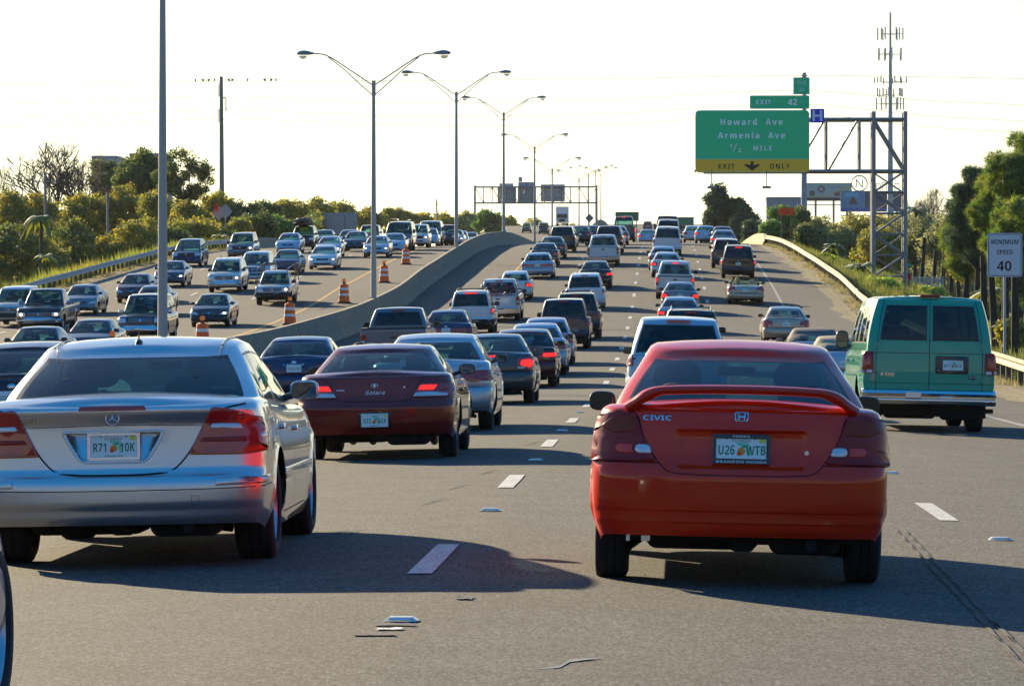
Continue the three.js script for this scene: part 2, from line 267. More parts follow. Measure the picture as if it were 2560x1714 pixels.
// ---------------------------------------------------------------- median lamp posts
const poleMat = mat([0.42, 0.38, 0.33], { roughness: 0.6, metalness: 0.2 }), lampMat = mat([0.24, 0.25, 0.26], { roughness: 0.5, metalness: 0.3 }), lampGlass = phys([0.75, 0.74, 0.66], { roughness: 0.25, transmission: 0.4, thickness: 0 });
{
  const Hp = 9.75, arms = {};
  const poleG = merge([bar([0, 0, 0], [0, Hp, 0], 0.135, 0.075, 14), box(0.42, 0.04, 0.30, 0, 0.02, 0), bar([0, Hp - 0.62, 0], [0, Hp + 0.06, 0], 0.095, 0.095, 12)]);
  for (const s of [1, -1]) arms[s] = merge([tube([[s * 0.08, Hp - 0.12, 0], [s * 1.1, Hp + 0.56, 0], [s * 1.9, Hp + 1.08, 0], [s * 2.25, Hp + 1.24, 0], [s * 2.75, Hp + 1.29, 0]], 0.032, 24, 6), tube([[s * 0.08, Hp - 0.56, 0], [s * 0.55, Hp - 0.16, 0], [s * 1.35, Hp + 0.58, 0], [s * 2.05, Hp + 1.12, 0]], 0.026, 18, 6), bar([s * 0.52, Hp - 0.18, 0], [s * 0.52, Hp + 0.17, 0], 0.013)]);
  const headG = new THREE.SphereGeometry(0.5, 18, 12); { const P = headG.attributes.position; for (let i = 0; i < P.count; i++) { let x = P.getX(i), y = P.getY(i), z = P.getZ(i); const f = 0.55 + 0.45 * sstep(-0.5, 0.15, x); P.setXYZ(i, x * 0.82, Math.max(-0.07, y * 0.27 * f), z * 0.36 * f); } headG.computeVertexNormals(); }
  const lensG = new THREE.SphereGeometry(0.16, 14, 10, 0, 6.3, Math.PI / 2, Math.PI / 2); lensG.scale(1.15, 0.95, 0.9);
  const spots = [98.5, 171, 240, 312, 388, 450, 596, 673, 746, 810];
  const w = ['lamp post in front of the oncoming cars, its arms above the frame', 'tallest complete double-arm lamp post left of centre', 'second complete double-arm lamp post on the median', 'third complete double-arm lamp post on the median', 'double-arm lamp post at the crest left of the sign gantry lamps', 'smaller double-arm lamp post standing over the gantry', 'distant lamp post at the foot of the second hill', 'distant lamp post climbing the second hill', 'distant lamp post beside the right gantry leg', 'farthest small lamp post on the second hill'];
  spots.forEach((D, i) => {
    const t = thing('street_lamp', w[i], 'street lamp', [-13, roadY(-13, D) + 1.075, -D], 0, 'lamp posts on the median');
    part('pole', poleG, poleMat, t);
    for (const s of [1, -1]) { const a = part('arm', arms[s], poleMat, t); const h = part('lamp_head', headG, lampMat, a); h.position.set(s * 3.08, Hp + 1.30, 0); h.rotation.y = s > 0 ? 0 : Math.PI; const l = part('lens', lensG, lampGlass, a); l.position.set(s * 3.2, Hp + 1.19, 0); }
  });
}
// ---------------------------------------------------------------- orange barrels with warning lights
{
  const orange = mat([0.85, 0.13, 0.012], { roughness: 0.5 }), whiteB = mat([0.72, 0.72, 0.70], { roughness: 0.45 }), baseM = mat([0.03, 0.028, 0.026], { roughness: 0.9 });
  const prof = (pts) => { const g = new THREE.LatheGeometry(pts.map(p => new THREE.Vector2(...p)), 24); return g; };
  const bands = [[0.06, 0.285, 0.24, 0.27, 'o'], [0.24, 0.27, 0.37, 0.262, 'o'], [0.37, 0.255, 0.49, 0.245, 'w'], [0.49, 0.25, 0.66, 0.24, 'o'], [0.66, 0.235, 0.78, 0.225, 'w'], [0.78, 0.23, 0.93, 0.218, 'o']];
  const bg = bands.map(([y0, r0, y1, r1]) => prof([[r0 - 0.006, y0], [r0, y0 + 0.01], [r1, y1 - 0.01], [r1 - 0.006, y1]]));
  const cap = prof([[0.218, 0.93], [0.20, 0.955], [0.12, 0.96], [0.10, 1.0], [0.0, 1.0]]);
  const baseG = (() => { const g = new THREE.CylinderGeometry(0.36, 0.40, 0.07, 8); g.translate(0, 0.035, 0); return g; })();
  const lampG = (() => { const g = new THREE.CylinderGeometry(0.095, 0.095, 0.06, 20); g.rotateX(Math.PI / 2); g.translate(0, 1.16, 0); return g; })(), lampB = rbox(0.15, 0.10, 0.11, 0.02, 0, 1.03, 0);
  const lampM = phys([0.95, 0.40, 0.02], { roughness: 0.2, transmission: 0.35, thickness: 0 });
  const spots = [[-17.0, 117], [-17.0, 140], [-16.6, 169], [-16.1, 192], [-15.6, 213], [-16.2, 240]];
  const w = ['orange barrel mostly hidden by the silver sedan roof, only its lamp showing', 'orange barrel whose top shows above the silver sedan roof', 'largest whole orange and white barrel beside the yellow line', 'second whole orange and white barrel beside the yellow line', 'orange and white barrel just right of the tall lamp post', 'farthest orange and white barrel before the dark van'];
  spots.forEach(([X, D], i) => { const t = thing('traffic_barrel', w[i], 'barrel', [X, roadY(X, D) + 0.002, -D], i * 0.7, 'orange barrels beside the yellow line');
    part('rubber_base', baseG, baseM, t); bands.forEach((b, k) => part(b[4] === 'o' ? 'orange_band' : 'white_band', bg[k], b[4] === 'o' ? orange : whiteB, t)); part('top', cap, orange, t); const l = part('warning_light', lampG, lampM, t); part('battery_case', lampB, baseM, l); l.rotation.y = -i * 0.7; });
}
// ---------------------------------------------------------------- green exit sign on its cantilever truss
const steel = mat([0.23, 0.235, 0.24], { roughness: 0.5, metalness: 0.5 });
{
  const D = 247, ts = thing('sign_gantry', 'steel lattice tower with a cantilever truss carrying the green exit sign', 'gantry', [14.7, groundY(14.7, D), -D]);
  const y0 = 0, top = 15.6 - groundY(14.7, D), bc = 11.75 - groundY(14.7, D), tc = 15.1 - groundY(14.7, D), hx = 1.02, hz = 0.75;
  for (const sx of [1, -1]) for (const sz of [1, -1]) { part('leg', bar([sx * hx, -0.2, sz * hz], [sx * hx, top, sz * hz], 0.14, 0.14, 12), steel, ts); part('base_plate', box(0.6, 0.7, 0.6, sx * hx, 0.0, sz * hz), concrete, ts); }
  const nb = 5, h = (bc - 0.6) / nb;
  for (let k = 0; k <= nb; k++) { const y = 0.6 + k * h; for (const sz of [1, -1]) part('strut', bar([-hx, y, sz * hz], [hx, y, sz * hz], 0.055), steel, ts); for (const sx of [1, -1]) part('strut', bar([sx * hx, y, -hz], [sx * hx, y, hz], 0.055), steel, ts);
    if (k < nb) for (const sz of [1, -1]) { part('brace', bar([(k % 2 ? 1 : -1) * hx, y, sz * hz], [(k % 2 ? -1 : 1) * hx, y + h, sz * hz], 0.07), steel, ts); if (sz < 0) part('brace', bar([(k % 2 ? -1 : 1) * hx, y, sz * hz], [(k % 2 ? 1 : -1) * hx, y + h, sz * hz], 0.055), steel, ts); } }
  for (const sz of [1, -1]) { part('chord', bar([-12.0, tc, sz * hz], [hx, tc, sz * hz], 0.11), steel, ts); part('chord', bar([-12.0, bc, sz * hz], [hx, bc, sz * hz], 0.11), steel, ts); part('brace', bar([-hx, tc, sz * hz], [hx, bc, sz * hz], 0.09), steel, ts);
    for (let k = 0; k < 5; k++) { const x0 = -hx - 0.9 - k * 2.15, x1 = x0 - 2.15; part('truss_post', bar([x0, bc, sz * hz], [x0, tc, sz * hz], 0.08), steel, ts); part('truss_brace', bar([x0 - 0.1, tc, sz * hz], [x1 + 0.1, bc, sz * hz], 0.07), steel, ts); } }
  for (let k = 0; k < 5; k++) { const x = -hx - 0.9 - k * 2.15; for (const y of [bc, tc]) part('cross_tie', bar([x, y, -hz], [x, y, hz], 0.05), steel, ts); }
  // sign lights hang below the panel
  const gy = groundY(14.7, D);
  for (const [x, label] of [[3.2, 'sign light hanging below the left part of the green exit sign'], [6.75, 'sign light hanging below the right part of the green exit sign']]) { const l = thing('sign_light', label, 'lamp', [x, 10.6, -D + 1.6]); part('bracket', merge([bar([0, 0.15, 0], [0, 1.1, -0.2], 0.03), bar([0, 1.1, -0.2], [0, 1.2, -0.9], 0.03)]), steel, l); part('housing', (() => { const g = rbox(0.55, 0.16, 0.35, 0.05, 0, 0.08, 0); return g; })(), lampMat, l); }
  const P = 1 / 38.0;  // metres per photo pixel at the sign
  const signTex = canvasTex(2048, 1120, (c, w, h) => {
    c.fillStyle = '#c9d6cf'; c.fillRect(0, 0, w, h); c.fillStyle = '#00cf86'; c.fillRect(10, 10, w - 20, 865); c.fillStyle = '#ffc02a'; c.fillRect(10, 880, w - 20, h - 890);
    c.fillStyle = '#f2f8f5'; c.textAlign = 'center'; c.textBaseline = 'alphabetic';
    const sp = (s, x, y, f, k) => { c.font = f; let tw = 0; for (const ch of s) tw += c.measureText(ch).width + k; let px = x - tw / 2; for (const ch of s) { const m = c.measureText(ch).width; c.fillText(ch, px + m / 2, y); px += m + k; } };
    sp('Howard  Ave', 1020, 265, 'bold 148px sans-serif', 24); sp('Armenia  Ave', 1025, 505, 'bold 148px sans-serif', 24); sp('MILE', 1220, 720, 'bold 112px sans-serif', 26);
    c.font = 'bold 88px sans-serif'; c.fillText('1', 645, 672); c.font = 'bold 96px sans-serif'; c.fillText('2', 800, 755); c.lineWidth = 12; c.strokeStyle = '#f2f8f5'; c.beginPath(); c.moveTo(675, 755); c.lineTo(745, 600); c.stroke();
    c.fillStyle = '#2a2208'; sp('EXIT', 565, 1050, 'bold 122px sans-serif', 14); sp('ONLY', 1520, 1050, 'bold 122px sans-serif', 14);
    c.beginPath(); c.moveTo(995, 915); c.lineTo(1045, 915); c.lineTo(1045, 985); c.lineTo(1150, 965); c.lineTo(1160, 985); c.lineTo(1020, 1085); c.lineTo(880, 985); c.lineTo(890, 965); c.lineTo(995, 985); c.fill();
  });
  const panel = (name, label, x0, x1, y0, y1, tex, back, r) => { // corners in metres; z plane in front of the truss
    const w = x1 - x0, hh = y1 - y0, t = thing(name, label, 'road sign', [(x0 + x1) / 2, (y0 + y1) / 2, -D + 1.0]);
    part('panel', (() => { const g = new THREE.ExtrudeGeometry(polyShape(rect0(w, hh), r), { depth: 0.05, bevelEnabled: false, curveSegments: 8 }); g.translate(0, 0, -0.05); return strip(g); })(), back, t);
    const f = part('sign_face', (() => { const g = new THREE.ShapeGeometry(polyShape(rect0(w - 0.02, hh - 0.02), r), 8); const P = g.attributes.position, uv = []; for (let i = 0; i < P.count; i++) uv.push(P.getX(i) / w + 0.5, P.getY(i) / hh + 0.5); g.setAttribute('uv', new THREE.Float32BufferAttribute(uv, 2)); return g; })(), mat([1, 1, 1], { map: tex, roughness: 0.55 }), t); f.position.z = 0.004;
    part('back_beam', merge([-0.3, 0.3].map(k => box(0.1, hh * 0.9, 0.12, k * w, 0, -0.12))), steel, t);
    return t;
  };
  const rect0 = (w, h) => [[-w / 2, -h / 2], [w / 2, -h / 2], [w / 2, h / 2], [-w / 2, h / 2]];
  const px = x => (x - 1655) * P, py = y => 1.42 + (827 - y) * P;
  const back = mat([0.3, 0.31, 0.31], { roughness: 0.5, metalness: 0.4 });
  panel('exit_sign', 'large green exit sign with a yellow EXIT ONLY band below', px(1737), px(2017), py(438.5), py(285), signTex, back, 0.32);
  const tabTex = canvasTex(1024, 232, (c, w, h) => { c.fillStyle = '#c9d6cf'; c.fillRect(0, 0, w, h); c.fillStyle = '#00cf86'; c.fillRect(8, 8, w - 16, h - 16); c.fillStyle = '#f2f8f5'; c.textAlign = 'center'; c.font = 'bold 104px sans-serif'; let x = 130; for (const ch of 'EXIT') { c.fillText(ch, x, 152); x += ch === 'I' ? 55 : ch === 'X' ? 72 : 78; } c.font = 'bold 150px sans-serif'; c.fillText('42', 735, 168); });
  panel('exit_number_sign', 'small green EXIT 42 tab above the large exit sign', px(1871), px(2017), py(282), py(249), tabTex, back, 0.12);
  const oldTex = canvasTex(256, 256, (c, w, h) => { c.fillStyle = '#c9d6cf'; c.fillRect(0, 0, w, h); c.fillStyle = '#18cc8a'; c.fillRect(5, 5, w - 10, h - 10); c.fillStyle = '#b9d6c8'; c.textAlign = 'center'; c.font = '78px sans-serif'; c.fillText('OLD', 128, 105); c.fillText('24', 128, 215); });
  panel('old_exit_sign', 'little square green OLD 24 sign on top of the exit sign', px(1977.5), px(2017.5), py(246.5), py(205), oldTex, back, 0.03);
  const hTex = canvasTex(256, 256, (c, w, h) => { c.fillStyle = '#1238c8'; c.fillRect(0, 0, w, h); c.fillStyle = '#d5dae6'; c.fillRect(38, 28, 44, 200); c.fillRect(174, 28, 44, 200); c.fillRect(38, 108, 180, 42); });
  panel('hospital_sign', 'blue hospital sign with a white H right of the exit sign', px(2019.5), px(2053.5), py(316), py(282), hTex, back, 0.05);
}
// ---------------------------------------------------------------- minimum speed sign
{
  const D = 108.5, X = 9.75, P = D / 9500, y = py => 1.42 + (827 - py) * P; const w = 0.98, h = 1.245, cy = y(638);
  const tex = canvasTex(512, 650, (c, W, H) => { c.fillStyle = '#c6c8cc'; c.fillRect(0, 0, W, H); c.strokeStyle = '#1a1a1c'; c.lineWidth = 9; c.beginPath(); c.roundRect(18, 18, W - 36, H - 36, 36); c.stroke(); c.fillStyle = '#141416'; c.textAlign = 'center'; c.save(); c.translate(256, 165); c.scale(0.86, 1); c.font = 'bold 96px sans-serif'; c.fillText('MINIMUM', 0, 0); c.fillText('SPEED', 0, 152); c.restore(); c.font = 'bold 200px sans-serif'; c.fillText('40', 250, 558); });
  const t = thing('speed_sign', 'white MINIMUM SPEED 40 sign on a post behind the green van', 'road sign', [X, groundY(X, D), -D]); const gy = groundY(X, D);
  part('post', box(0.075, cy + h / 2 - gy + 0.3, 0.05, 0, (cy + h / 2 - gy - 0.3) / 2, -0.05), galv, t);
  const pn = part('panel', (() => { const g = new THREE.ExtrudeGeometry(polyShape([[-w / 2, -h / 2], [w / 2, -h / 2], [w / 2, h / 2], [-w / 2, h / 2]], 0.09), { depth: 0.012, bevelEnabled: false }); return strip(g); })(), galv, t); pn.position.set(0, cy - gy, 0); pn.rotation.y = -0.05;
  const f = part('sign_face', (() => { const g = new THREE.ShapeGeometry(polyShape([[-w / 2, -h / 2], [w / 2, -h / 2], [w / 2, h / 2], [-w / 2, h / 2]], 0.09), 8); const Q = g.attributes.position, uv = []; for (let i = 0; i < Q.count; i++) uv.push(Q.getX(i) / w + 0.5, Q.getY(i) / h + 0.5); g.setAttribute('uv', new THREE.Float32BufferAttribute(uv, 2)); return g; })(), mat([1, 1, 1], { map: tex, roughness: 0.5 }), pn); f.position.z = 0.015;
}
// ---------------------------------------------------------------- far sign gantry, seen from its back
{
  const D = 715, t = thing('sign_gantry', 'far overhead truss across the oncoming lanes with backs of signs', 'gantry', [0, roadY(-24, D), -D]);
  const y1 = 8.0, y0 = 5.5; const yb = elev(D); const T = (px) => (px - 1655) / (9500 / D);
  const xl = T(1187), xr = T(1492), bot = 1.42 + (827 - 507) * D / 9500 - t.position.y, top = 1.42 + (827 - 467) * D / 9500 - t.position.y;
  for (const x of [xl, xr]) for (const z of [0.6, -0.6]) part('leg', bar([x, -1, z], [x, top + 0.3, z], 0.2, 0.16), steel, t);
  for (const z of [0.6, -0.6]) for (const y of [bot, top]) part('chord', bar([xl, y, z], [xr, y, z], 0.13), steel, t);
  for (let k = 0; k < 14; k++) { const a = lerp(xl, xr, k / 14), b = lerp(xl, xr, (k + 1) / 14); part('truss_post', bar([a, bot, 0.6], [a, top, 0.6], 0.09), steel, t); part('truss_brace', bar([a, k % 2 ? bot : top, 0.6], [b, k % 2 ? top : bot, 0.6], 0.07), steel, t); }
  const bk = mat([0.42, 0.41, 0.38], { roughness: 0.6, metalness: 0.3 });
  const Y = py => 1.42 + (827 - py) * D / 9500;
  [[1243, 1290, 466, 505, 'back of the left sign on the far gantry'], [1295, 1337, 454, 506, 'back of the middle sign on the far gantry'], [1351.5, 1412, 460, 503, 'back of the right sign on the far gantry']].forEach(([a, b, c, d, label], i) => { const s = thing('overhead_sign', label, 'road sign', [(T(a) + T(b)) / 2, (Y(c) + Y(d)) / 2, -D - 1.2]); const w = T(b) - T(a), h = Y(c) - Y(d); part('panel', box(w, h, 0.08), bk, s); for (const k of [-0.35, 0, 0.35]) part('stiffener', box(0.12, h, 0.1, k * w, 0, 0.1), steel, s); for (const k of [-0.3, 0.3]) part('rail', box(w, 0.1, 0.08, 0, k * h, 0.18), steel, s); if (i === 0) part('tab', box(w * 0.75, 0.6, 0.08, -0.1, h / 2 + 0.35, 0), bk, s); if (i === 1) part('tab', box(0.7, 0.9, 0.08, -w / 2 + 0.4, h / 2 + 0.5, 0), bk, s); });
}
// ---------------------------------------------------------------- utility poles, wires, birds
const woodPole = mat([0.26, 0.24, 0.22], { roughness: 0.9 }), bluePole = mat([0.20, 0.27, 0.34], { roughness: 0.5, metalness: 0.4 }), wireM = mat([0.28, 0.28, 0.26], { roughness: 0.7 });
const D_W = 420, PW = D_W / 9500, WX = px => (px - 1655) * PW, WY = py => 1.42 + (827 - py) * PW;
{
  const t = thing('utility_pole', 'tall grey utility pole with birds on its top wire at the left', 'utility pole', [WX(552), groundY(WX(552), D_W), -D_W]); const gy = t.position.y;
  part('pole', bar([0, -0.5, 0], [-0.12, WY(189) - gy, 0], 0.36, 0.19, 12), woodPole, t);
  [[WY(222) - gy, -1], [WY(257) - gy, 1], [WY(287) - gy, -1]].forEach(([y, s]) => { const ins = part('insulator', merge([0, 1, 2, 3, 4, 5].map(k => { const g = new THREE.CylinderGeometry(0.12, 0.14, 0.12, 10); g.translate(s * 0.38, y - 0.6 + k * 0.22, 0); return g; })), woodPole, t); part('bracket', bar([0, y + 0.6, 0], [s * 0.38, y + 0.7, 0], 0.05), woodPole, ins); });
  const t2 = thing('utility_pole', 'blue grey steel utility pole right behind the exit sign', 'utility pole', [WX(2009), groundY(WX(2009), D_W), -D_W]); const g2 = t2.position.y;
  part('pole', bar([0, -0.5, 0], [0.06, WY(183) - g2, 0], 0.42, 0.2, 14), bluePole, t2);
  for (const y of [478, 508, 200, 196, 190]) part('band', (() => { const g = new THREE.CylinderGeometry(0.33, 0.33, 0.18, 12); g.translate(0.02, WY(y) - g2, 0); return g; })(), galv, t2);
  const wires = [[[-900, 212], [100, 205], [549, 201], [1100, 200], [1500, 197], [2009, 190], [2300, 194], [2700, 203]], [[-900, 262], [100, 255], [549, 240], [1000, 256], [1500, 250], [2009, 228], [2300, 252], [2700, 272]], [[-900, 296], [100, 288], [549, 273], [1000, 290], [1500, 285], [2009, 262], [2300, 290], [2700, 312]], [[-900, 322], [100, 312], [549, 296], [1000, 311], [1500, 312], [2009, 285], [2300, 318], [2700, 340]]];
  const wl = ['thin top power line with a row of birds across the sky', 'second power line across the sky below the top wire', 'third power line across the sky', 'lowest power line of the four across the sky'];
  wires.forEach((w, i) => solo('power_line', tube(w.map(([x, y]) => [WX(x), WY(y), -D_W]), 0.022, 80, 5), wireM, wl[i], 'wire', 'power lines between the utility poles'));
  const birdG = (() => { const b = new THREE.SphereGeometry(0.12, 10, 8); b.scale(0.8, 0.85, 1.5); b.rotateX(0.7); b.translate(0, 0.14, 0); const h = new THREE.SphereGeometry(0.065, 8, 6); h.translate(0, 0.27, 0.12); const k = new THREE.ConeGeometry(0.02, 0.06, 5); k.rotateX(Math.PI / 2); k.translate(0, 0.27, 0.2); const tl = box(0.07, 0.02, 0.2, 0, 0.0, -0.2); tl.rotateX(0.6); return merge([b, h, k, tl, bar([0.03, 0, 0], [0.03, 0.08, 0], 0.01), bar([-0.03, 0, 0], [-0.03, 0.08, 0], 0.01)]); })();
  const bm = mat([0.05, 0.05, 0.05]); const bx = [484, 503, 517.5, 532, 568.5, 577, 616, 659, 675, 687];
  bx.forEach((x, i) => { const m = solo('bird', birdG, bm, ['leftmost bird on the top power line', 'second bird from the left on the top power line', 'third bird from the left on the top power line', 'bird just left of the tall utility pole top', 'bird just right of the tall utility pole top', 'second bird right of the tall utility pole top', 'lone bird midway right of the tall utility pole', 'third bird from the right end of the top power line', 'second bird from the right end of the row', 'rightmost bird on the top power line'][i], 'bird', 'birds on the top power line'); const top = wires[0].reduce((p, q) => q[0] <= x ? q : p), nx = wires[0].find(q => q[0] > x); m.position.set(WX(x), WY(lerp(top[1], nx[1], (x - top[0]) / (nx[0] - top[0]))) + 0.02, -D_W); m.rotation.y = i * 2.1; });
  for (const [px, py, D, h, label] of [[104, 428, 330, 11, 'thin wooden pole with a crossarm in front of the bare tree'], [262, 480, 330, 9, 'bare wooden pole in front of the left bushes'], [1091, 498, 620, 9, 'distant utility pole above the oncoming traffic']]) { const X = (px - 1655) * D / 9500, top = 1.42 + (827 - py) * D / 9500, gy = groundY(X, D); const q = thing('utility_pole', label, 'utility pole', [X, gy, -D]); part('pole', bar([0.15, -0.5, 0], [0, top - gy, 0], 0.16, 0.11), woodPole, q); if (px !== 262) part('crossarm', box(1.9, 0.1, 0.1, 0, top - gy - 0.8, 0), woodPole, q); }
}
// ---------------------------------------------------------------- cell tower
{
  const D = 600, X = (2224 - 1655) * D / 9500, P = D / 9500, t = thing('cell_tower', 'tall cell tower monopole with antenna arrays beyond the exit sign', 'tower', [X, groundY(X, D), -D]); const gy = t.position.y, Y = py => 1.42 + (827 - py) * P - gy;
  part('mast', merge([bar([0, -1, 0], [0, Y(290), 0], 0.62, 0.36, 16), bar([0, Y(290), 0], [0, Y(130), 0], 0.34, 0.26, 14), bar([0, Y(130), 0], [0, Y(34), 0], 0.2, 0.15, 12)]), galv, t);
  const rings = [[87, 26, 0.15], [138, 26, -0.4], [207, 33, 0.35], [240, 27, -0.15], [261, 28, 0.05]];
  rings.forEach(([py, r, off], k) => { const R = r * P, y = Y(py); const a = part('antenna_platform', merge([...[0, 1, 2].map(i => { const an = i * 2.094 + off + 0.4; return bar([0, y, 0], [R * Math.cos(an), y, R * Math.sin(an)], 0.05); }), ...[0, 1, 2].map(i => { const a1 = i * 2.094 + off + 0.4, ux = -Math.sin(a1), uz = Math.cos(a1), cx = R * Math.cos(a1), cz = R * Math.sin(a1); return bar([cx - ux * R * 0.7, y, cz - uz * R * 0.7], [cx + ux * R * 0.7, y, cz + uz * R * 0.7], 0.04); })]), galv, t);
    const h = [1.9, 1.9, 0.9, 1.3, 1.9][k]; for (let i = 0; i < 3; i++) for (const u of [-0.68, 0, 0.68]) { const a1 = i * 2.094 + off + 0.4; part('antenna', rbox(0.2, h, 0.12, 0.03, R * Math.cos(a1) - Math.sin(a1) * R * u, y + (k === 2 || k === 3 ? h * 0.35 : 0), R * Math.sin(a1) + Math.cos(a1) * R * u), galv, a); } });
}
// ---------------------------------------------------------------- smaller signs
function postSign(name, label, px, py, D, w, h, m, o = {}) {
  const X = (px - 1655) * D / 9500, y = 1.42 + (827 - py) * D / 9500, gy = X > EDGE_R(D) || X < EDGE_L(D) ? groundY(X, D) : roadY(X, D); const t = thing(name, label, 'road sign', [X, Math.min(gy, y - h), -D]); const g0 = t.position.y;
  const shape = o.diamond ? [[0, -h / 2], [w / 2, 0], [0, h / 2], [-w / 2, 0]] : [[-w / 2, -h / 2], [w / 2, -h / 2], [w / 2, h / 2], [-w / 2, h / 2]];
  const pn = part('panel', strip(new THREE.ExtrudeGeometry(polyShape(shape, 0.06), { depth: 0.03, bevelEnabled: false })), m, t); pn.position.set(0, y - g0, 0.05); if (o.turn) pn.rotation.y = o.turn;
  for (const k of (o.posts || [0])) part('post', bar([k * w, 0, 0], [k * w, y - g0 + h * 0.4, 0], 0.04 * (o.thick || 1)), o.postMat || steel, t);
  if (o.map) { const f = part('sign_face', new THREE.PlaneGeometry(w * 0.96, h * 0.94), mat([1, 1, 1], { map: o.map }), pn); f.position.z = 0.034; }
  return t;
}
const signGreen = mat([0.005, 0.17, 0.09]), signBack = mat([0.30, 0.31, 0.32], { roughness: 0.5, metalness: 0.3 }), signOrange = mat([0.85, 0.10, 0.005]), signBlue = mat([0.01, 0.12, 0.50]);
postSign('work_sign', 'orange rectangular work sign on two posts at the right edge', 1966, 529.5, 310, 1.28, 0.58, signOrange, { posts: [-0.3, 0.3], postMat: woodPost, map: canvasTex(256, 128, (c, w, h) => { c.fillStyle = '#ff5206'; c.fillRect(0, 0, w, h); c.fillStyle = '#d83c04'; c.fillRect(70, 34, 116, 20); c.fillRect(50, 76, 156, 18); }) });
postSign('blue_sign', 'small blue roadside sign before the dark evergreen mass', 1791, 537.5, 470, 1.0, 1.05, signBlue);
postSign('far_green_sign', 'distant green guide sign above the left lanes at the crest', 1568, 541, 600, 3.7, 1.45, signGreen, { posts: [-0.4, 0.4], thick: 2 });
postSign('far_green_sign', 'distant green guide sign right of the centre lanes', 1715, 553, 600, 2.5, 1.3, signGreen, { posts: [-0.3, 0.3], thick: 2 });
postSign('diamond_sign', 'dark back of a diamond sign on the median at the crest', 1474, 545, 560, 1.3, 1.3, mat([0.12, 0.13, 0.14]), { diamond: true });
postSign('large_sign', 'wide grey back of a roadside sign left of the crest', 823, 560, 422, 6.0, 2.6, signBack, { posts: [-0.28, 0.28], thick: 3 });
postSign('diamond_sign', 'grey back of a diamond sign with an orange flag by the left utility pole', 543, 531, 312, 1.25, 1.25, signBack, { diamond: true, turn: 0.15 });
postSign('diamond_sign', 'grey back of a second diamond sign overlapping the flagged one', 560, 528, 318, 1.2, 1.3, signBack, { diamond: true, turn: -0.1 });
{ const D = 311, X = (536 - 1655) * D / 9500, y = 1.42 + (827 - 516) * D / 9500; const t = thing('warning_flag', 'small orange flag above the diamond sign at the left', 'flag', [X, y - 0.5, -D]); part('staff', bar([0.12, -0.2, 0], [-0.02, 0.75, 0], 0.015), woodPost, t); part('cloth', grid(6, 6, (i, j) => [-0.1 + 0.35 * i / 5 - 0.08 * j / 5, 0.75 - 0.62 * j / 5, 0.05 * Math.sin(i * 1.4 + j)]), mat([0.9, 0.06, 0.01], { side: THREE.DoubleSide }), t); }
// stop sign, street name and picket fence at the tower foot
{
  const D = 262, X = (2264 - 1655) * D / 9500, gy = groundY(X, D), yc = 1.42 + (827 - 694) * D / 9500; const t = thing('stop_sign', 'small red stop sign with a green street name blade behind the gantry tower', 'road sign', [X, gy, -D]); part('post', bar([0, 0, 0], [0, yc - gy + 0.7, 0], 0.04), galv, t);
  const oct = []; for (let k = 0; k < 8; k++) oct.push([0.38 * Math.cos(Math.PI / 8 + k * Math.PI / 4), 0.38 * Math.sin(Math.PI / 8 + k * Math.PI / 4)]); const p = part('panel', strip(new THREE.ExtrudeGeometry(polyShape(oct), { depth: 0.02, bevelEnabled: false })), mat([0.5, 0.02, 0.02]), t); p.position.set(0, yc - gy, 0.05); const b = part('street_blade', box(0.75, 0.2, 0.02, 0, yc - gy + 0.85, 0.02), mat([0.01, 0.28, 0.16]), t);
  const f = thing('picket_fence', 'low pale picket fence at the foot of the gantry tower', 'fence', [(2310 - 1655) * D / 9500, groundY((2310 - 1655) * D / 9500, D), -D]); const pk = box(0.11, 1.15, 0.03, 0, 0.55, 0), fm = mat([0.42, 0.40, 0.36], { roughness: 0.9 });
  for (let k = 0; k < 16; k++) { const m = part('picket', pk, fm, f); m.position.x = -1.3 + k * 0.17; } for (const y of [0.3, 0.9]) part('fence_rail', box(2.8, 0.08, 0.05, 0, y, -0.045), fm, f);
}
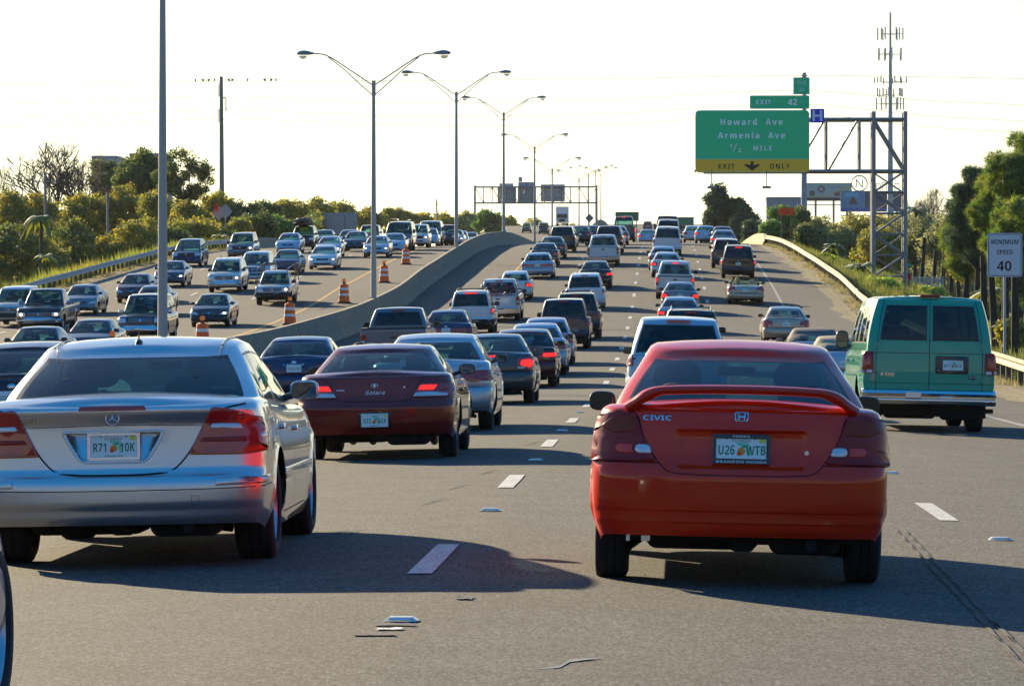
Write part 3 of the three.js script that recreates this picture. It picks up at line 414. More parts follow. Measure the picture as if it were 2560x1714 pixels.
// ---------------------------------------------------------------- billboards and far buildings
{
  const bb = (label, px0, px1, py0, py1, D, tex, posts, mback) => { const P = D / 9500, X = ((px0 + px1) / 2 - 1655) * P, w = (px1 - px0) * P, h = (py1 - py0) * P, y = 1.42 + (827 - (py0 + py1) / 2) * P, gy = groundY(X, D); const t = thing('billboard', label, 'billboard', [X, gy, -D]); const p = part('board', box(w, h, 0.5, 0, y - gy, 0), mback, t); const f = part('poster', new THREE.PlaneGeometry(w * 0.985, h * 0.96), mat([1, 1, 1], { map: tex, roughness: 0.6 }), p); f.position.set(0, y - gy, 0.256); part('catwalk', box(w, 0.2, 0.9, 0, y - gy - h / 2 - 0.9, 0.3), steel, t); for (const k of posts) part('post', bar([k * w, -1, -0.4], [k * w, y - gy, -0.4], 0.28), steel, t); return t; };
  bb('pale billboard picturing a dark wheel and yellow swooshes', 2016, 2128, 458, 503, 900, canvasTex(512, 205, (c, w, h) => { c.fillStyle = '#9fb4ac'; c.fillRect(0, 0, w, h); c.fillStyle = '#2a3438'; c.fillRect(0, 168, w, 37); c.fillStyle = '#3c4448'; c.beginPath(); c.arc(60, 120, 34, 0, 7); c.fill(); c.fillStyle = '#56585a'; c.beginPath(); c.arc(165, 70, 44, 0, 7); c.fill(); c.fillStyle = '#b9a8a8'; c.beginPath(); c.arc(165, 70, 22, 0, 7); c.fill(); c.strokeStyle = '#c9b048'; c.lineWidth = 12; c.beginPath(); c.moveTo(60, 160); c.quadraticCurveTo(260, 170, 360, 90); c.quadraticCurveTo(430, 50, 512, 50); c.stroke(); c.fillStyle = '#7a4a60'; c.beginPath(); c.ellipse(370, 125, 60, 28, -0.2, 0, 7); c.fill(); c.fillStyle = '#8ea09c'; c.fillRect(240, 30, 180, 12); c.fillRect(270, 54, 130, 10); }), [-0.3, 0.1, 0.4], steel);
  bb('wide blue billboard picturing a dark rock in the sea', 2100, 2266, 478, 530, 880, canvasTex(512, 170, (c, w, h) => { c.fillStyle = '#17415e'; c.fillRect(0, 0, w, h); c.fillStyle = '#2f86a8'; c.fillRect(0, 0, 190, h); c.fillStyle = '#5fb0c4'; c.fillRect(30, 10, 110, 40); c.fillStyle = '#15303c'; c.beginPath(); c.moveTo(60, 110); c.lineTo(90, 40); c.lineTo(105, 55); c.lineTo(130, 110); c.fill(); c.fillStyle = '#0f5fa8'; c.fillRect(0, 140, w, 30); }), [-0.35, 0, 0.35], mat([0.06, 0.08, 0.1]));
  const D = 860, P = D / 9500, X = (2165 - 1655) * P; const ly = 1.42 + (827 - 478) * P; const lt = thing('billboard_letters', 'open outline letters and ring standing on the blue billboard', 'lettering', [X, ly + 0.1, -D - 0.0]); const ring = new THREE.TorusGeometry(1.75, 0.14, 8, 30); ring.translate(-1.6, 1.6, 0); part('ring', ring, steel, lt); for (const [x, h] of [[2.2, 1.6], [3.6, 1.9], [5.0, 2.0], [6.4, 1.7]]) part('letter', merge([box(0.16, h, 0.2, x, h / 2, 0), box(0.16, h, 0.2, x + 0.9, h / 2, 0), box(0.9, 0.16, 0.2, x + 0.45, h * 0.9, 0)]), bluePole, lt); part('letter', merge([bar([-2.3, 0.7, 0], [-2.3, 2.5, 0], 0.12), bar([-0.9, 0.7, 0], [-0.9, 2.5, 0], 0.12), bar([-2.3, 2.5, 0], [-0.9, 0.7, 0], 0.12)]), bluePole, lt);
  const wallM = mat([0.25, 0.28, 0.32], { roughness: 0.85 }), winM = mat([0.06, 0.08, 0.1], { roughness: 0.15 });
  const bld = (label, px0, px1, py0, D, dep, nr, nc, o = {}) => { const P = D / 9500, X = ((px0 + px1) / 2 - 1655) * P, w = (px1 - px0) * P, gy = groundY(X, D), top = 1.42 + (827 - py0) * P - gy; const t = thing('far_building', label, 'building', [X, gy - 1, -D - dep / 2]); const wl = part('wall', box(w, top + 1, dep, 0, (top + 1) / 2, 0), o.m || wallM, t); part('roof', box(w * 1.02, 0.5, dep * 1.02, 0, top + 1.25, 0), o.m || wallM, t); for (let r = 0; r < nr; r++) for (let k = 0; k < nc; k++) part('window', box(w / nc * 0.5, (top) / (nr + 1) * 0.5, 0.2, -w / 2 + (k + 0.5) * w / nc, top - (r + 0.8) * top / (nr + 1), dep / 2 + 0.02), winM, wl); return t; };
  bld('blue grey apartment tower half hidden behind the left trees', 222, 285, 392, 900, 14, 9, 4, { m: mat([0.30, 0.33, 0.38], { roughness: 0.85 }) });
  bld('taller grey block behind the left dark tree', 318, 405, 386, 930, 16, 9, 5, { m: mat([0.24, 0.24, 0.26], { roughness: 0.85 }) });
  bld('grey flat building behind the orange work sign', 1916, 2010, 499, 760, 12, 2, 6);
}
// ---------------------------------------------------------------- vehicle builder
// car frame: origin on the ground at mid length, rear towards +z, front towards -z, x to the right seen from behind
const FONT = await new FontLoader().loadAsync('fonts/droid/droid_sans_bold.typeface.json');
const FONTR = await new FontLoader().loadAsync('fonts/droid/droid_sans_regular.typeface.json');
const C = {
  glass: phys([0.30, 0.50, 0.49], { transmission: 1, thickness: 0, roughness: 0.01, ior: 1.5 }),
  glassBlue: phys([0.13, 0.27, 0.33], { transmission: 1, thickness: 0, roughness: 0.01, ior: 1.5 }),
  glassDark: phys([0.03, 0.04, 0.05], { transmission: 1, thickness: 0, roughness: 0.01, ior: 1.5 }),
  seal: mat([0.012, 0.012, 0.013], { roughness: 0.35 }),
  gap: mat([0.008, 0.008, 0.008], { roughness: 0.9 }),
  rubber: mat([0.016, 0.016, 0.016], { roughness: 0.85 }),
  rim: mat([0.45, 0.45, 0.47], { roughness: 0.3, metalness: 0.8 }),
  dark: mat([0.014, 0.014, 0.015], { roughness: 0.7 }),
  under: mat([0.012, 0.011, 0.010], { roughness: 0.95 }),
  seat: mat([0.03, 0.032, 0.036], { roughness: 0.9 }),
  seatTan: mat([0.42, 0.32, 0.18], { roughness: 0.8 }),
  black: phys([0.012, 0.012, 0.013], { roughness: 0.35, clearcoat: 0.5 }),
  chrome: mat([0.60, 0.60, 0.60], { roughness: 0.14, metalness: 1 }),
  silver: mat([0.6, 0.61, 0.63], { roughness: 0.25, metalness: 0.9 }),
  mirror: mat([0.09, 0.10, 0.115], { roughness: 0.03, metalness: 1 }),
  red: phys([0.42, 0.007, 0.006], { roughness: 0.18, clearcoat: 1, clearcoatRoughness: 0.05 }),
  redDark: phys([0.27, 0.006, 0.004], { roughness: 0.3, clearcoat: 0.5, clearcoatRoughness: 0.1, specularIntensity: 0.3 }),
  redLit: phys([0.6, 0.01, 0.008], { roughness: 0.25, emissive: RGB(1, 0.02, 0.012), emissiveIntensity: 0.6 }),
  amber: phys([0.55, 0.13, 0.01], { roughness: 0.2, clearcoat: 1 }),
  amberLit: phys([0.8, 0.2, 0.02], { roughness: 0.3, emissive: RGB(1, 0.27, 0.02), emissiveIntensity: 0.6 }),
  clear: phys([0.55, 0.57, 0.6], { roughness: 0.12, clearcoat: 1, metalness: 0.3 }),
  headLit: phys([0.9, 0.85, 0.7], { roughness: 0.2, emissive: RGB(1, 0.72, 0.38), emissiveIntensity: 1.6 }),
  plateWhite: mat([0.55, 0.62, 0.60], { roughness: 0.5 }),
};
const LEFTOVER_Q = 0.985;
function polyShape(pts, r = 0) {                             // polygon with rounded corners
  const s = new THREE.Shape(), n = pts.length;
  for (let i = 0; i < n; i++) {
    const p = pts[(i + n - 1) % n], c = pts[i], q = pts[(i + 1) % n];
    const a = Math.hypot(p[0] - c[0], p[1] - c[1]), b = Math.hypot(q[0] - c[0], q[1] - c[1]), k = Math.min(c[2] ?? r, a * 0.48, b * 0.48);
    const A = [c[0] + (p[0] - c[0]) * k / a, c[1] + (p[1] - c[1]) * k / a], B = [c[0] + (q[0] - c[0]) * k / b, c[1] + (q[1] - c[1]) * k / b];
    if (i === 0) s.moveTo(...A); else s.lineTo(...A);
    if (k > 1e-5) s.quadraticCurveTo(c[0], c[1], ...B);
  }
  s.closePath(); return s;
}
const tess = new TessellateModifier(0.09, 4), tessFine = new TessellateModifier(0.045, 5);
function onto(geo, S, flipX = false) {                       // lay a flat shape (x, y, depth z) onto a surface S(q, y) -> {p, n}
  const g = geo, P = g.attributes.position;
  for (let i = 0; i < P.count; i++) { const q = P.getX(i), y = P.getY(i), d = P.getZ(i), s = S(q, y); P.setXYZ(i, s.p[0] + s.n[0] * d, s.p[1] + s.n[1] * d, s.p[2] + s.n[2] * d); }
  if (flipX) { }
  const k = strip(g); k.deleteAttribute('normal'); return toCreasedNormals(mergeVertices(k, 1e-5).toNonIndexed(), 0.7);
}
function applique(S, pts, depth, o = {}) {                   // a raised piece with bevelled edge
  const sh = polyShape(pts, o.r ?? 0.01);
  if (o.holes) for (const h of o.holes) sh.holes.push(polyShape(h, o.r ?? 0.01));
  const b = Math.min(0.006, depth * 0.5);
  let g = new THREE.ExtrudeGeometry(sh, { depth: depth - b, bevelEnabled: true, bevelThickness: b, bevelSize: b, bevelOffset: -b, bevelSegments: 2, curveSegments: 4 });
  g.translate(0, 0, (o.lift ?? 0) + 0.0);
  g = (o.fine ? tessFine : tess).modify(strip(g)); return onto(g, S);
}
function seamGeo(S, pts, w = 0.006, lift = 0.0015) {         // a thin dark panel gap along a line
  const P = []; for (let i = 0; i < pts.length - 1; i++) { const a = pts[i], b = pts[i + 1], n = Math.max(1, Math.ceil(Math.hypot(a[0] - b[0], a[1] - b[1]) / 0.05)); for (let k = 0; k < n; k++) P.push([lerp(a[0], b[0], k / n), lerp(a[1], b[1], k / n)]); } P.push(pts[pts.length - 1]);
  return grid(2, P.length, (i, j) => { const a = P[Math.max(0, j - 1)], b = P[Math.min(P.length - 1, j + 1)], dx = b[0] - a[0], dy = b[1] - a[1], l = Math.hypot(dx, dy) || 1, o = (i ? 0.5 : -0.5) * w; const s = S(P[j][0] - dy / l * o, P[j][1] + dx / l * o); return [s.p[0] + s.n[0] * lift, s.p[1] + s.n[1] * lift, s.p[2] + s.n[2] * lift]; });
}
function smoothLine(pts, n = 6) { const c = new THREE.CatmullRomCurve3(pts.map(p => V3(p[0], p[1], 0)), false, 'centripetal'); return c.getPoints(n * (pts.length - 1)).map(p => [p.x, p.y]); }
function textOn(S, str, x, y, h, o = {}) {
  const g = new TextGeometry(str, { font: o.font || FONT, size: h, depth: o.depth ?? 0.006, curveSegments: 3, bevelEnabled: false }); g.computeBoundingBox();
  const bb = g.boundingBox, w = bb.max.x - bb.min.x, sx = o.w ? o.w / w : 1; g.translate(-(bb.min.x + w / 2), 0, 0); g.scale(sx, 1, 1); if (o.slant) g.applyMatrix4(new THREE.Matrix4().set(1, o.slant, 0, 0, 0, 1, 0, 0, 0, 0, 1, 0, 0, 0, 0, 1)); g.translate(x, y, o.lift ?? 0.001); return onto(strip(g), S);
}

const wheelCache = new Map();
function wheelGeos(r, w, style) {
  const key = [r, w, style].join(); if (wheelCache.has(key)) return wheelCache.get(key);
  const ri = r * (style === 'steel' ? 0.60 : 0.68), h = w / 2;
  const prof = [[ri, -h * 0.8], [ri + 0.01, -h], [r * 0.86, -h * 1.04], [r * 0.965, -h * 0.9], [r, -h * 0.72], [r, -h * 0.3], [r - 0.008, -h * 0.27], [r - 0.008, -h * 0.2], [r, -h * 0.17], [r, h * 0.17], [r - 0.008, h * 0.2], [r - 0.008, h * 0.27], [r, h * 0.3], [r, h * 0.72], [r * 0.965, h * 0.9], [r * 0.86, h * 1.04], [ri + 0.01, h], [ri, h * 0.8]].map(p => new THREE.Vector2(...p));
  const tyre = new THREE.LatheGeometry(prof, 36); tyre.rotateZ(-Math.PI / 2);
  const rp = [[ri, -h * 0.8], [ri * 0.97, -h * 0.7], [ri * 0.93, h * 0.55], [ri * 0.97, h * 0.85], [ri + 0.008, h * 0.86], [ri + 0.008, h * 0.8]].map(p => new THREE.Vector2(...p));
  const rim = new THREE.LatheGeometry(rp, 30); rim.rotateZ(-Math.PI / 2);
  const gs = [rim]; const ns = style === 'steel' ? 0 : style === 'five' ? 5 : 7;
  if (ns) for (let k = 0; k < ns; k++) { const s = rbox(w * 0.16, ri * 0.86, ri * 0.26, 0.012, h * 0.62, ri * 0.5, 0, 1); s.rotateX(k * 2 * Math.PI / ns); gs.push(s); }
  else { const d = new THREE.LatheGeometry([[0, h * 0.55], [ri * 0.4, h * 0.6], [ri * 0.6, h * 0.45], [ri * 0.95, h * 0.5]].map(p => new THREE.Vector2(...p)), 24); d.rotateZ(-Math.PI / 2); gs.push(d); }
  const cap = new THREE.CylinderGeometry(ri * 0.2, ri * 0.22, 0.03, 14); cap.rotateZ(-Math.PI / 2); cap.translate(h * 0.68, 0, 0); gs.push(cap);
  const disc = new THREE.CylinderGeometry(ri * 0.95, ri * 0.95, 0.01, 24); disc.rotateZ(-Math.PI / 2);
  const out = { tyre, rim: merge(gs), disc }; wheelCache.set(key, out); return out;
}

// ---- shell of a vehicle from its measurements; returns geometries by part name and surface functions
function shell(sp) {
  const L = sp.L, hl = L / 2, hi = sp.detail ?? 1, dn = hi >= 2 ? 2 : hi >= 1 ? 1 : 0.6;
  const belt = curve(sp.belt), bot = curve(sp.bot), sideF = curve(sp.side), rearF = curve(sp.rear), frontF = curve(sp.front), taper = curve(sp.taper || [[0, 0.97], [0.15, 1], [0.8, 1], [1, 0.93]]);
  const T = z => (hl - z) / L, yt = z => belt(T(z)), yb = z => bot(T(z));
  const HW = (z, v) => sp.W / 2 * sideF(v) * taper(T(z));
  const zA = sp.zAxR ?? hl - sp.ro, zAx = [hl - sp.ro, hl - sp.ro - sp.wb], Ra = sp.tr * 1.10 + (sp.archGap ?? 0.02);
  const archY = z => { let y = -1; for (const a of zAx) { const d = z - a; if (Math.abs(d) < Ra) y = Math.max(y, sp.tr + Math.sqrt(Ra * Ra - d * d)); } return y; };
  const disp = sp.disp || (() => 0);
  const cR = sp.cR, pR = sp.pR, cF = sp.cF, pF = sp.pF;
  const R = (rho, v) => { const z0 = hl - rearF(v), z = z0 - cR * (1 - Math.pow(Math.max(0, 1 - Math.pow(rho, pR)), 1 / pR)); const hw = HW(z, v); const y = yb(z) + (yt(z) - yb(z)) * v; return [hw * rho, y, z - disp(hw * rho, y)]; };
  const F = (rho, v) => { const z0 = -hl + frontF(v), z = z0 + cF * (1 - Math.pow(Math.max(0, 1 - Math.pow(rho, pF)), 1 / pF)); const hw = HW(z, v); return [hw * rho, yb(z) + (yt(z) - yb(z)) * v, z]; };
  const Sd = (z, v) => { const y0 = yb(z) + (yt(z) - yb(z)) * v, y = Math.max(y0, Math.min(archY(z), yt(z) - 0.02)); const vv = (y - yb(z)) / (yt(z) - yb(z)); let x = HW(z, vv); const ay = archY(z); if (ay > 0 && y < ay + 0.05) x += 0.012 * (1 - (y - ay) / 0.05); return [x, y, z]; };
  const th = (n, p) => { const a = []; if (n > 30) { for (let i = 0; i < n * 0.7; i++) a.push(0.72 * i / Math.ceil(n * 0.7)); const k = Math.round(n * 0.35); for (let i = 0; i <= k; i++) a.push(0.72 + 0.28 * (1 - Math.pow(1 - i / k, 2))); } else for (let i = 0; i <= n; i++) a.push(1 - Math.pow(1 - i / n, 2)); return a; };
  const cols = []; const nR = Math.round((sp.hero ? 27 : 14) * dn), nF = Math.round(10 * dn);
  for (const r of th(nR, pR)) cols.push(v => R(r, v));
  let maxR = 0, maxF = 0; for (let v = 0; v <= 1; v += 0.05) { maxR = Math.max(maxR, rearF(v)); maxF = Math.max(maxF, frontF(v)); }
  const z0 = hl - cR - maxR - 0.015, z1 = -hl + cF + maxF + 0.015, zs = [];
  for (let i = 0; i <= 16 * dn; i++) zs.push(lerp(z0, z1, i / Math.round(16 * dn)));
  const na = hi >= 1 ? 10 : 6; for (const a of zAx) for (let i = 0; i <= na; i++) { const z = a + Ra * Math.cos(Math.PI * i / na); if (z < z0 && z > z1) zs.push(z); } for (const a of zAx) for (const s of [1.002, -1.002]) zs.push(a + Ra * s);
  const zu = zs.filter(z => z <= z0 && z >= z1).sort((a, b) => b - a).filter((z, i, A) => i === 0 || A[i - 1] - z > 0.0005);
  for (const z of zu) cols.push(v => Sd(z, v));
  for (const r of th(nF, pF).reverse()) cols.push(v => F(r, v));
  const baseV = [0, 0.03, 0.08, 0.14, 0.2, 0.27, 0.34, 0.4, 0.46, 0.5, 0.54, 0.58, 0.64, 0.7, 0.76, 0.82, 0.87, 0.91, 0.94, 0.965, 0.985, 1];
  let vs = baseV; if (hi >= 2) { vs = []; for (let i = 0; i < baseV.length - 1; i++) vs.push(baseV[i], lerp(baseV[i], baseV[i + 1], 0.5)); vs.push(1); } else if (hi < 1) vs = baseV.filter((_, i) => i % 2 === 0 || i > 18);
  if (sp.creases) { for (const c of sp.creases) vs.push(c - 0.006, c + 0.006); vs = [...new Set(vs)].sort((a, b) => a - b); }
  const rows = cols.map(c => vs.map(v => c(v)));
  const half = (m, f) => grid(cols.length, vs.length, (i, j) => { const p = rows[i][j]; return [m * p[0], p[1], p[2]]; }, { flip: f });
  const geos = {};
  const pieces = [half(1, false), half(-1, true)];
  // hood and deck
  const crown = sp.crown ?? 0.05, NX = 8, last = vs.length - 1;
  const bedZ = sp.bed ? hl - sp.bed.len : 1e9;
  const deckRows = rows.map(r => r[last]);
  const inBed = z => sp.bed && z > bedZ - 0.001;
  const topG = (sel) => { const idx = deckRows.map((p, i) => i).filter(sel); if (idx.length < 2) return null; return grid(NX * 2 + 1, idx.length, (i, j) => { const p = deckRows[idx[j]], u = i / NX - 1; const cf = crown * Math.min(1, p[0] / (sp.W * 0.3)); const uu = Math.sign(u) * Math.pow(Math.abs(u), 0.75); return [p[0] * uu, p[1] + cf * (1 - uu * uu), p[2]]; }); };
  if (sp.bed) { const g = topG(i => deckRows[i][2] <= bedZ); if (g) pieces.push(g); }
  else pieces.push(topG(() => true));
  const bodyG = mergeGeometries(pieces.map(g => { for (const a of Object.keys(g.attributes)) if (a !== 'position') g.deleteAttribute(a); return g; }));
  const bm = mergeVertices(bodyG, 1e-4); bm.computeVertexNormals(); geos.body = hi >= 1 ? toCreasedNormals(bm, 0.6) : bm;
  if (sp.hole) { const q = geos.body.index ? geos.body.toNonIndexed() : geos.body, A = q.attributes.position.array, B = q.attributes.normal.array, na = [], nb = []; for (let i = 0; i < A.length; i += 9) { const x = (A[i] + A[i + 3] + A[i + 6]) / 3, y = (A[i + 1] + A[i + 4] + A[i + 7]) / 3, z = (A[i + 2] + A[i + 5] + A[i + 8]) / 3; if (z > hl - 0.35 && sp.hole(x, y)) continue; for (let k = 0; k < 9; k++) { na.push(A[i + k]); nb.push(B[i + k]); } } const h = new THREE.BufferGeometry(); h.setAttribute('position', new THREE.Float32BufferAttribute(na, 3)); h.setAttribute('normal', new THREE.Float32BufferAttribute(nb, 3)); geos.body = h; }
  if (sp.bed) {
    const wI = sp.W / 2 - 0.09, zB = hl - 0.07, zf = bedZ + 0.03, yr = yt(hl - 1) + 0.0, yf = yr - 0.5, zc = (zB + zf) / 2, ln = zB - zf;
    geos.bed = merge([box(wI * 2, 0.03, ln, 0, yf, zc), box(0.03, 0.5, ln, wI, yf + 0.25, zc), box(0.03, 0.5, ln, -wI, yf + 0.25, zc), box(wI * 2, 0.5, 0.03, 0, yf + 0.25, zB), box(wI * 2, 0.5, 0.03, 0, yf + 0.25, zf)]);
    geos.bedRail = merge([rbox(0.09, 0.03, ln, 0.01, wI + 0.04, yr + 0.005, zc), rbox(0.09, 0.03, ln, 0.01, -wI - 0.04, yr + 0.005, zc), rbox(wI * 2 + 0.1, 0.03, 0.075, 0.01, 0, yr + 0.005, zB + 0.02), box(wI * 2 + 0.1, 0.03, 0.06, 0, yr, zf)]);
  }
  // ---- cabin
  const G = sp.gh;
  if (G) {
    const gr0 = hl - G.r0, gr1 = hl - G.r1, gf0 = hl - G.f0, gf1 = hl - G.f1, H = sp.H, rc = G.roofCrown ?? 0.045, bowR = G.bowR ?? 0.03, bowF = G.bowF ?? 0.04;
    const zr = v => lerp(gr0, gr1, v) + bowR * 4 * v * (1 - v), zf = v => lerp(gf0, gf1, v) - bowF * 4 * v * (1 - v);
    const w = v => lerp(G.w0, G.w1, v) + (G.bowS ?? 0.02) * 4 * v * (1 - v);
    const dropR = G.dropR ?? 0.07, dropF = G.dropF ?? 0.05;
    const yTop = z => { const u = clamp((gr1 - z) / (gr1 - gf1), 0, 1); return H - rc - (u < 0.5 ? dropR * Math.pow(1 - 2 * u, 2) : dropF * Math.pow(2 * u - 1, 2)); };
    const gcR = G.cR ?? 0.16, gpR = G.pR ?? 3, gcF = G.cF ?? 0.22, gpF = G.pF ?? 2.6;
    const bandR = G.rg ?? [0, 0.9], gx = G.fg ?? 0.93;
    const vg = G.vg ?? [0.06, 0.9], vr = G.vr ?? vg, vf = G.vf ?? [0.03, 0.94], bb = G.border ?? 0.03;
    const PR = (rho, v) => { const z = zr(v) - gcR * (1 - Math.pow(Math.max(0, 1 - Math.pow(rho, gpR)), 1 / gpR)); return [w(v) * rho, z]; };
    const PF = (rho, v) => { const z = zf(v) + gcF * (1 - Math.pow(Math.max(0, 1 - Math.pow(rho, gpF)), 1 / gpF)); return [w(v) * rho, z]; };
    const PS = (u, v) => [w(v), lerp(zr(v) - gcR, zf(v) + gcF, u)];
    const cl = [];
    const uniq = a => [...new Set(a.map(x => +x.toFixed(5)))].filter(x => x >= 0 && x <= 1).sort((p, q) => p - q);
    const rhoL = uniq([0, 0.15, 0.3, 0.45, 0.6, 0.72, 0.82, bandR[0], bandR[0] + bb, bandR[1] - bb, bandR[1], 0.95, 0.985, 1].filter(x => x < 1.0001));
    rhoL.forEach(r => cl.push({ k: 'R', s: r, f: v => PR(r, v) }));
    const sl = [0]; for (const [a, b] of G.sg) sl.push(a, a + 0.012, b - 0.012, b); for (let i = 1; i < 12; i++) sl.push(i / 12); sl.push(1);
    uniq(sl).forEach(u => cl.push({ k: 'S', s: u, f: v => PS(u, v) }));
    uniq([1, 0.985, 0.96, gx, gx - 0.03, 0.8, 0.6, 0.4, 0.2, 0]).reverse().forEach(r => cl.push({ k: 'F', s: r, f: v => PF(r, v) }));
    const rowsV = uniq([0, vg[0], vg[0] + bb, vg[1] - bb, vg[1], vr[0], vr[0] + bb, vr[1] - bb, vr[1], vf[0], vf[0] + 0.02, vf[1] - 0.02, vf[1], 0.2, 0.35, 0.5, 0.65, 0.8, 0.97, 1]);
    const P3 = (c, v) => { const b = c.f(0), q = c.f(v); const y0 = Math.min(yt(b[1]), yt(clamp(b[1], -hl, hl))) - 0.015 + (crown * (1 - Math.pow(clamp(q[0] / (sp.W / 2), 0, 1), 2))) * (G.sit ?? 0.8), y1 = yTop(q[1]); return [q[0], lerp(y0, y1, v), q[1]]; };
    const cls = (c, d, va, vb) => {
      const s = (c.s + d.s) / 2, v = (va + vb) / 2; const k = c.k === d.k ? c.k : null;
      if (k === 'R' && s > bandR[0] && s < bandR[1] && v > vr[0] && v < vr[1] && !G.noRear) return (s < bandR[1] - bb && (bandR[0] === 0 || s > bandR[0] + bb) && v > vr[0] + bb && v < vr[1] - bb) ? 'rear_window' : 'seal';
      if (k === 'F' && s < gx && v > vf[0] && v < vf[1]) return (s < gx - 0.03 && v > vf[0] + 0.02 && v < vf[1] - 0.02) ? 'windshield' : 'seal';
      if (k === 'S') for (let i = 0; i < G.sg.length; i++) { const [a, b] = G.sg[i]; if (s > a && s < b && v > vg[0] && v < vg[1]) return (s > a + 0.012 && s < b - 0.012 && v > vg[0] + bb && v < vg[1] - bb) ? 'side' + i : 'seal'; }
      return 'cabin';
    };
    const acc = {}; const push = (k, a, b, c, d, m) => { const A = acc[k] = acc[k] || []; const q = m < 0 ? [a, c, b, b, c, d] : [a, b, c, b, d, c]; for (const p of q) A.push(m * p[0], p[1], p[2]); };
    for (const m of [1, -1]) for (let i = 0; i < cl.length - 1; i++) for (let j = 0; j < rowsV.length - 1; j++) {
      let k = cls(cl[i], cl[i + 1], rowsV[j], rowsV[j + 1]); if (G.open && cl[i + 1].k !== 'F') continue; if (G.open && k === 'cabin' && cl[i].k !== 'F') continue;
      if (k.startsWith('side')) k += m > 0 ? 'r' : 'l'; if (k === 'rear_window' && bandR[0] > 0) k += m > 0 ? 'r' : 'l';
      push(k, P3(cl[i], rowsV[j]), P3(cl[i + 1], rowsV[j]), P3(cl[i], rowsV[j + 1]), P3(cl[i + 1], rowsV[j + 1]), m);
    }
    if (!G.open) {                                            // roof: a rounded edge, then a crowned sheet
      const top = cl.map(c => P3(c, 1)), ins = top.map((p, i) => { const f = 0.93; const zc = (gr1 + gf1) / 2; return [p[0] * f, p[1] + rc * 0.42, zc + (p[2] - zc) * 0.97]; });
      for (const m of [1, -1]) for (let i = 0; i < cl.length - 1; i++) push('cabin', top[i], top[i + 1], ins[i], ins[i + 1], m);
      const RX = [-1, -0.7, -0.35, 0, 0.35, 0.7, 1];
      for (let i = 0; i < cl.length - 1; i++) for (let a = 0; a < 6; a++) { const pt = (p, u) => [p[0] * u, p[1] + rc * 0.58 * (1 - u * u) * Math.min(1, p[0] / 0.35), p[2]]; const A = acc.cabin; const q = [pt(ins[i], RX[a]), pt(ins[i + 1], RX[a]), pt(ins[i], RX[a + 1]), pt(ins[i + 1], RX[a + 1])]; for (const n of [0, 2, 1, 1, 2, 3]) A.push(...q[n]); }
    }
    geos.win = {};
    for (const [k, a] of Object.entries(acc)) {
      const g = new THREE.BufferGeometry(); g.setAttribute('position', new THREE.Float32BufferAttribute(a, 3)); const mg = mergeVertices(g, 1e-4); mg.computeVertexNormals();
      if (k === 'cabin') geos.cabin = toCreasedNormals(mg, 0.75); else if (k === 'seal') geos.seal = mg; else geos.win[k] = mg;
    }
    const ty = Math.min(yt(gr0), yt((gr0 + gf0) / 2)) - 0.03;
    geos.tray = box(G.w0 * 1.9, 0.03, (gr0 - gf0) * 0.96, 0, ty - 0.02, (gr0 + gf0) / 2);
    geos.trayY = ty;
    geos.P3R = (rho, v) => P3({ f: vv => PR(rho, vv) }, v);
    geos.zr = zr; geos.zf = zf; geos.gw = w; geos.yTop = yTop;
  }
  // ---- surfaces
  const nrm = (f, a, b) => { const e = 0.004, p = f(a, b), px = f(a + e, b), py = f(a, b + e); const u = [px[0] - p[0], px[1] - p[1], px[2] - p[2]], w = [py[0] - p[0], py[1] - p[1], py[2] - p[2]]; const n = [u[1] * w[2] - u[2] * w[1], u[2] * w[0] - u[0] * w[2], u[0] * w[1] - u[1] * w[0]]; const l = Math.hypot(...n) || 1; return { p, n: n.map(x => x / l) }; };
  const endS = (front) => (q, y) => {
    const ef = front ? frontF : rearF, c = front ? cF : cR, p = front ? pF : pR, sgn = front ? -1 : 1;
    let z = sgn * hl, v = 0.5; for (let k = 0; k < 4; k++) { v = clamp((y - yb(z)) / (yt(z) - yb(z)), 0, 1.02); z = sgn * (hl - ef(v)) - sgn * c * (1 - Math.pow(Math.max(0, 1 - Math.pow(Math.min(LEFTOVER_Q, Math.abs(q) / HW(z, v)), p)), 1 / p)); }
    const x = Math.abs(q), hw = HW(z, v), xc = hw * LEFTOVER_Q; const s = q < 0 ? -1 : 1;
    if (x <= xc) return [front ? -q : q, y, z - (front ? 0 : disp(q, y))];
    const zz = z - sgn * (x - xc); const vv = clamp((y - yb(zz)) / (yt(zz) - yb(zz)), 0, 1); return [(front ? -s : s) * Math.max(HW(zz, vv), xc) , y, zz];
  };
  const sideS = m => (a, y) => { const z = m > 0 ? -a : a; const v = clamp((y - yb(z)) / (yt(z) - yb(z)), 0, 1); return [m * HW(z, v), y, z]; };
  const rs = endS(false), fs = endS(true), s1 = sideS(1), s2 = sideS(-1);
  geos.rear = (q, y) => nrm(rs, q, y); geos.frontS = (q, y) => nrm(fs, q, y);
  geos.sideR = (a, y) => nrm(s1, a, y); geos.sideL = (a, y) => nrm(s2, a, y);   // a = distance along the side; right side runs forward, left side runs backward
  geos.yt = yt; geos.yb = yb; geos.HW = HW; geos.hl = hl; geos.zAx = zAx;
  return geos;
}
const headrestGeo = (() => { const g = new THREE.CapsuleGeometry(0.105, 0.09, 8, 20); g.rotateZ(Math.PI / 2); g.scale(1, 1, 0.55); return g; })(), seatGeo = rbox(0.5, 0.62, 0.16, 0.07), rearSeatGeo = rbox(1.2, 0.5, 0.16, 0.06);
const plateBox = rbox(0.305, 0.152, 0.006, 0.0025), platePlane = new THREE.PlaneGeometry(0.297, 0.144);
const plateTexes = new Map();
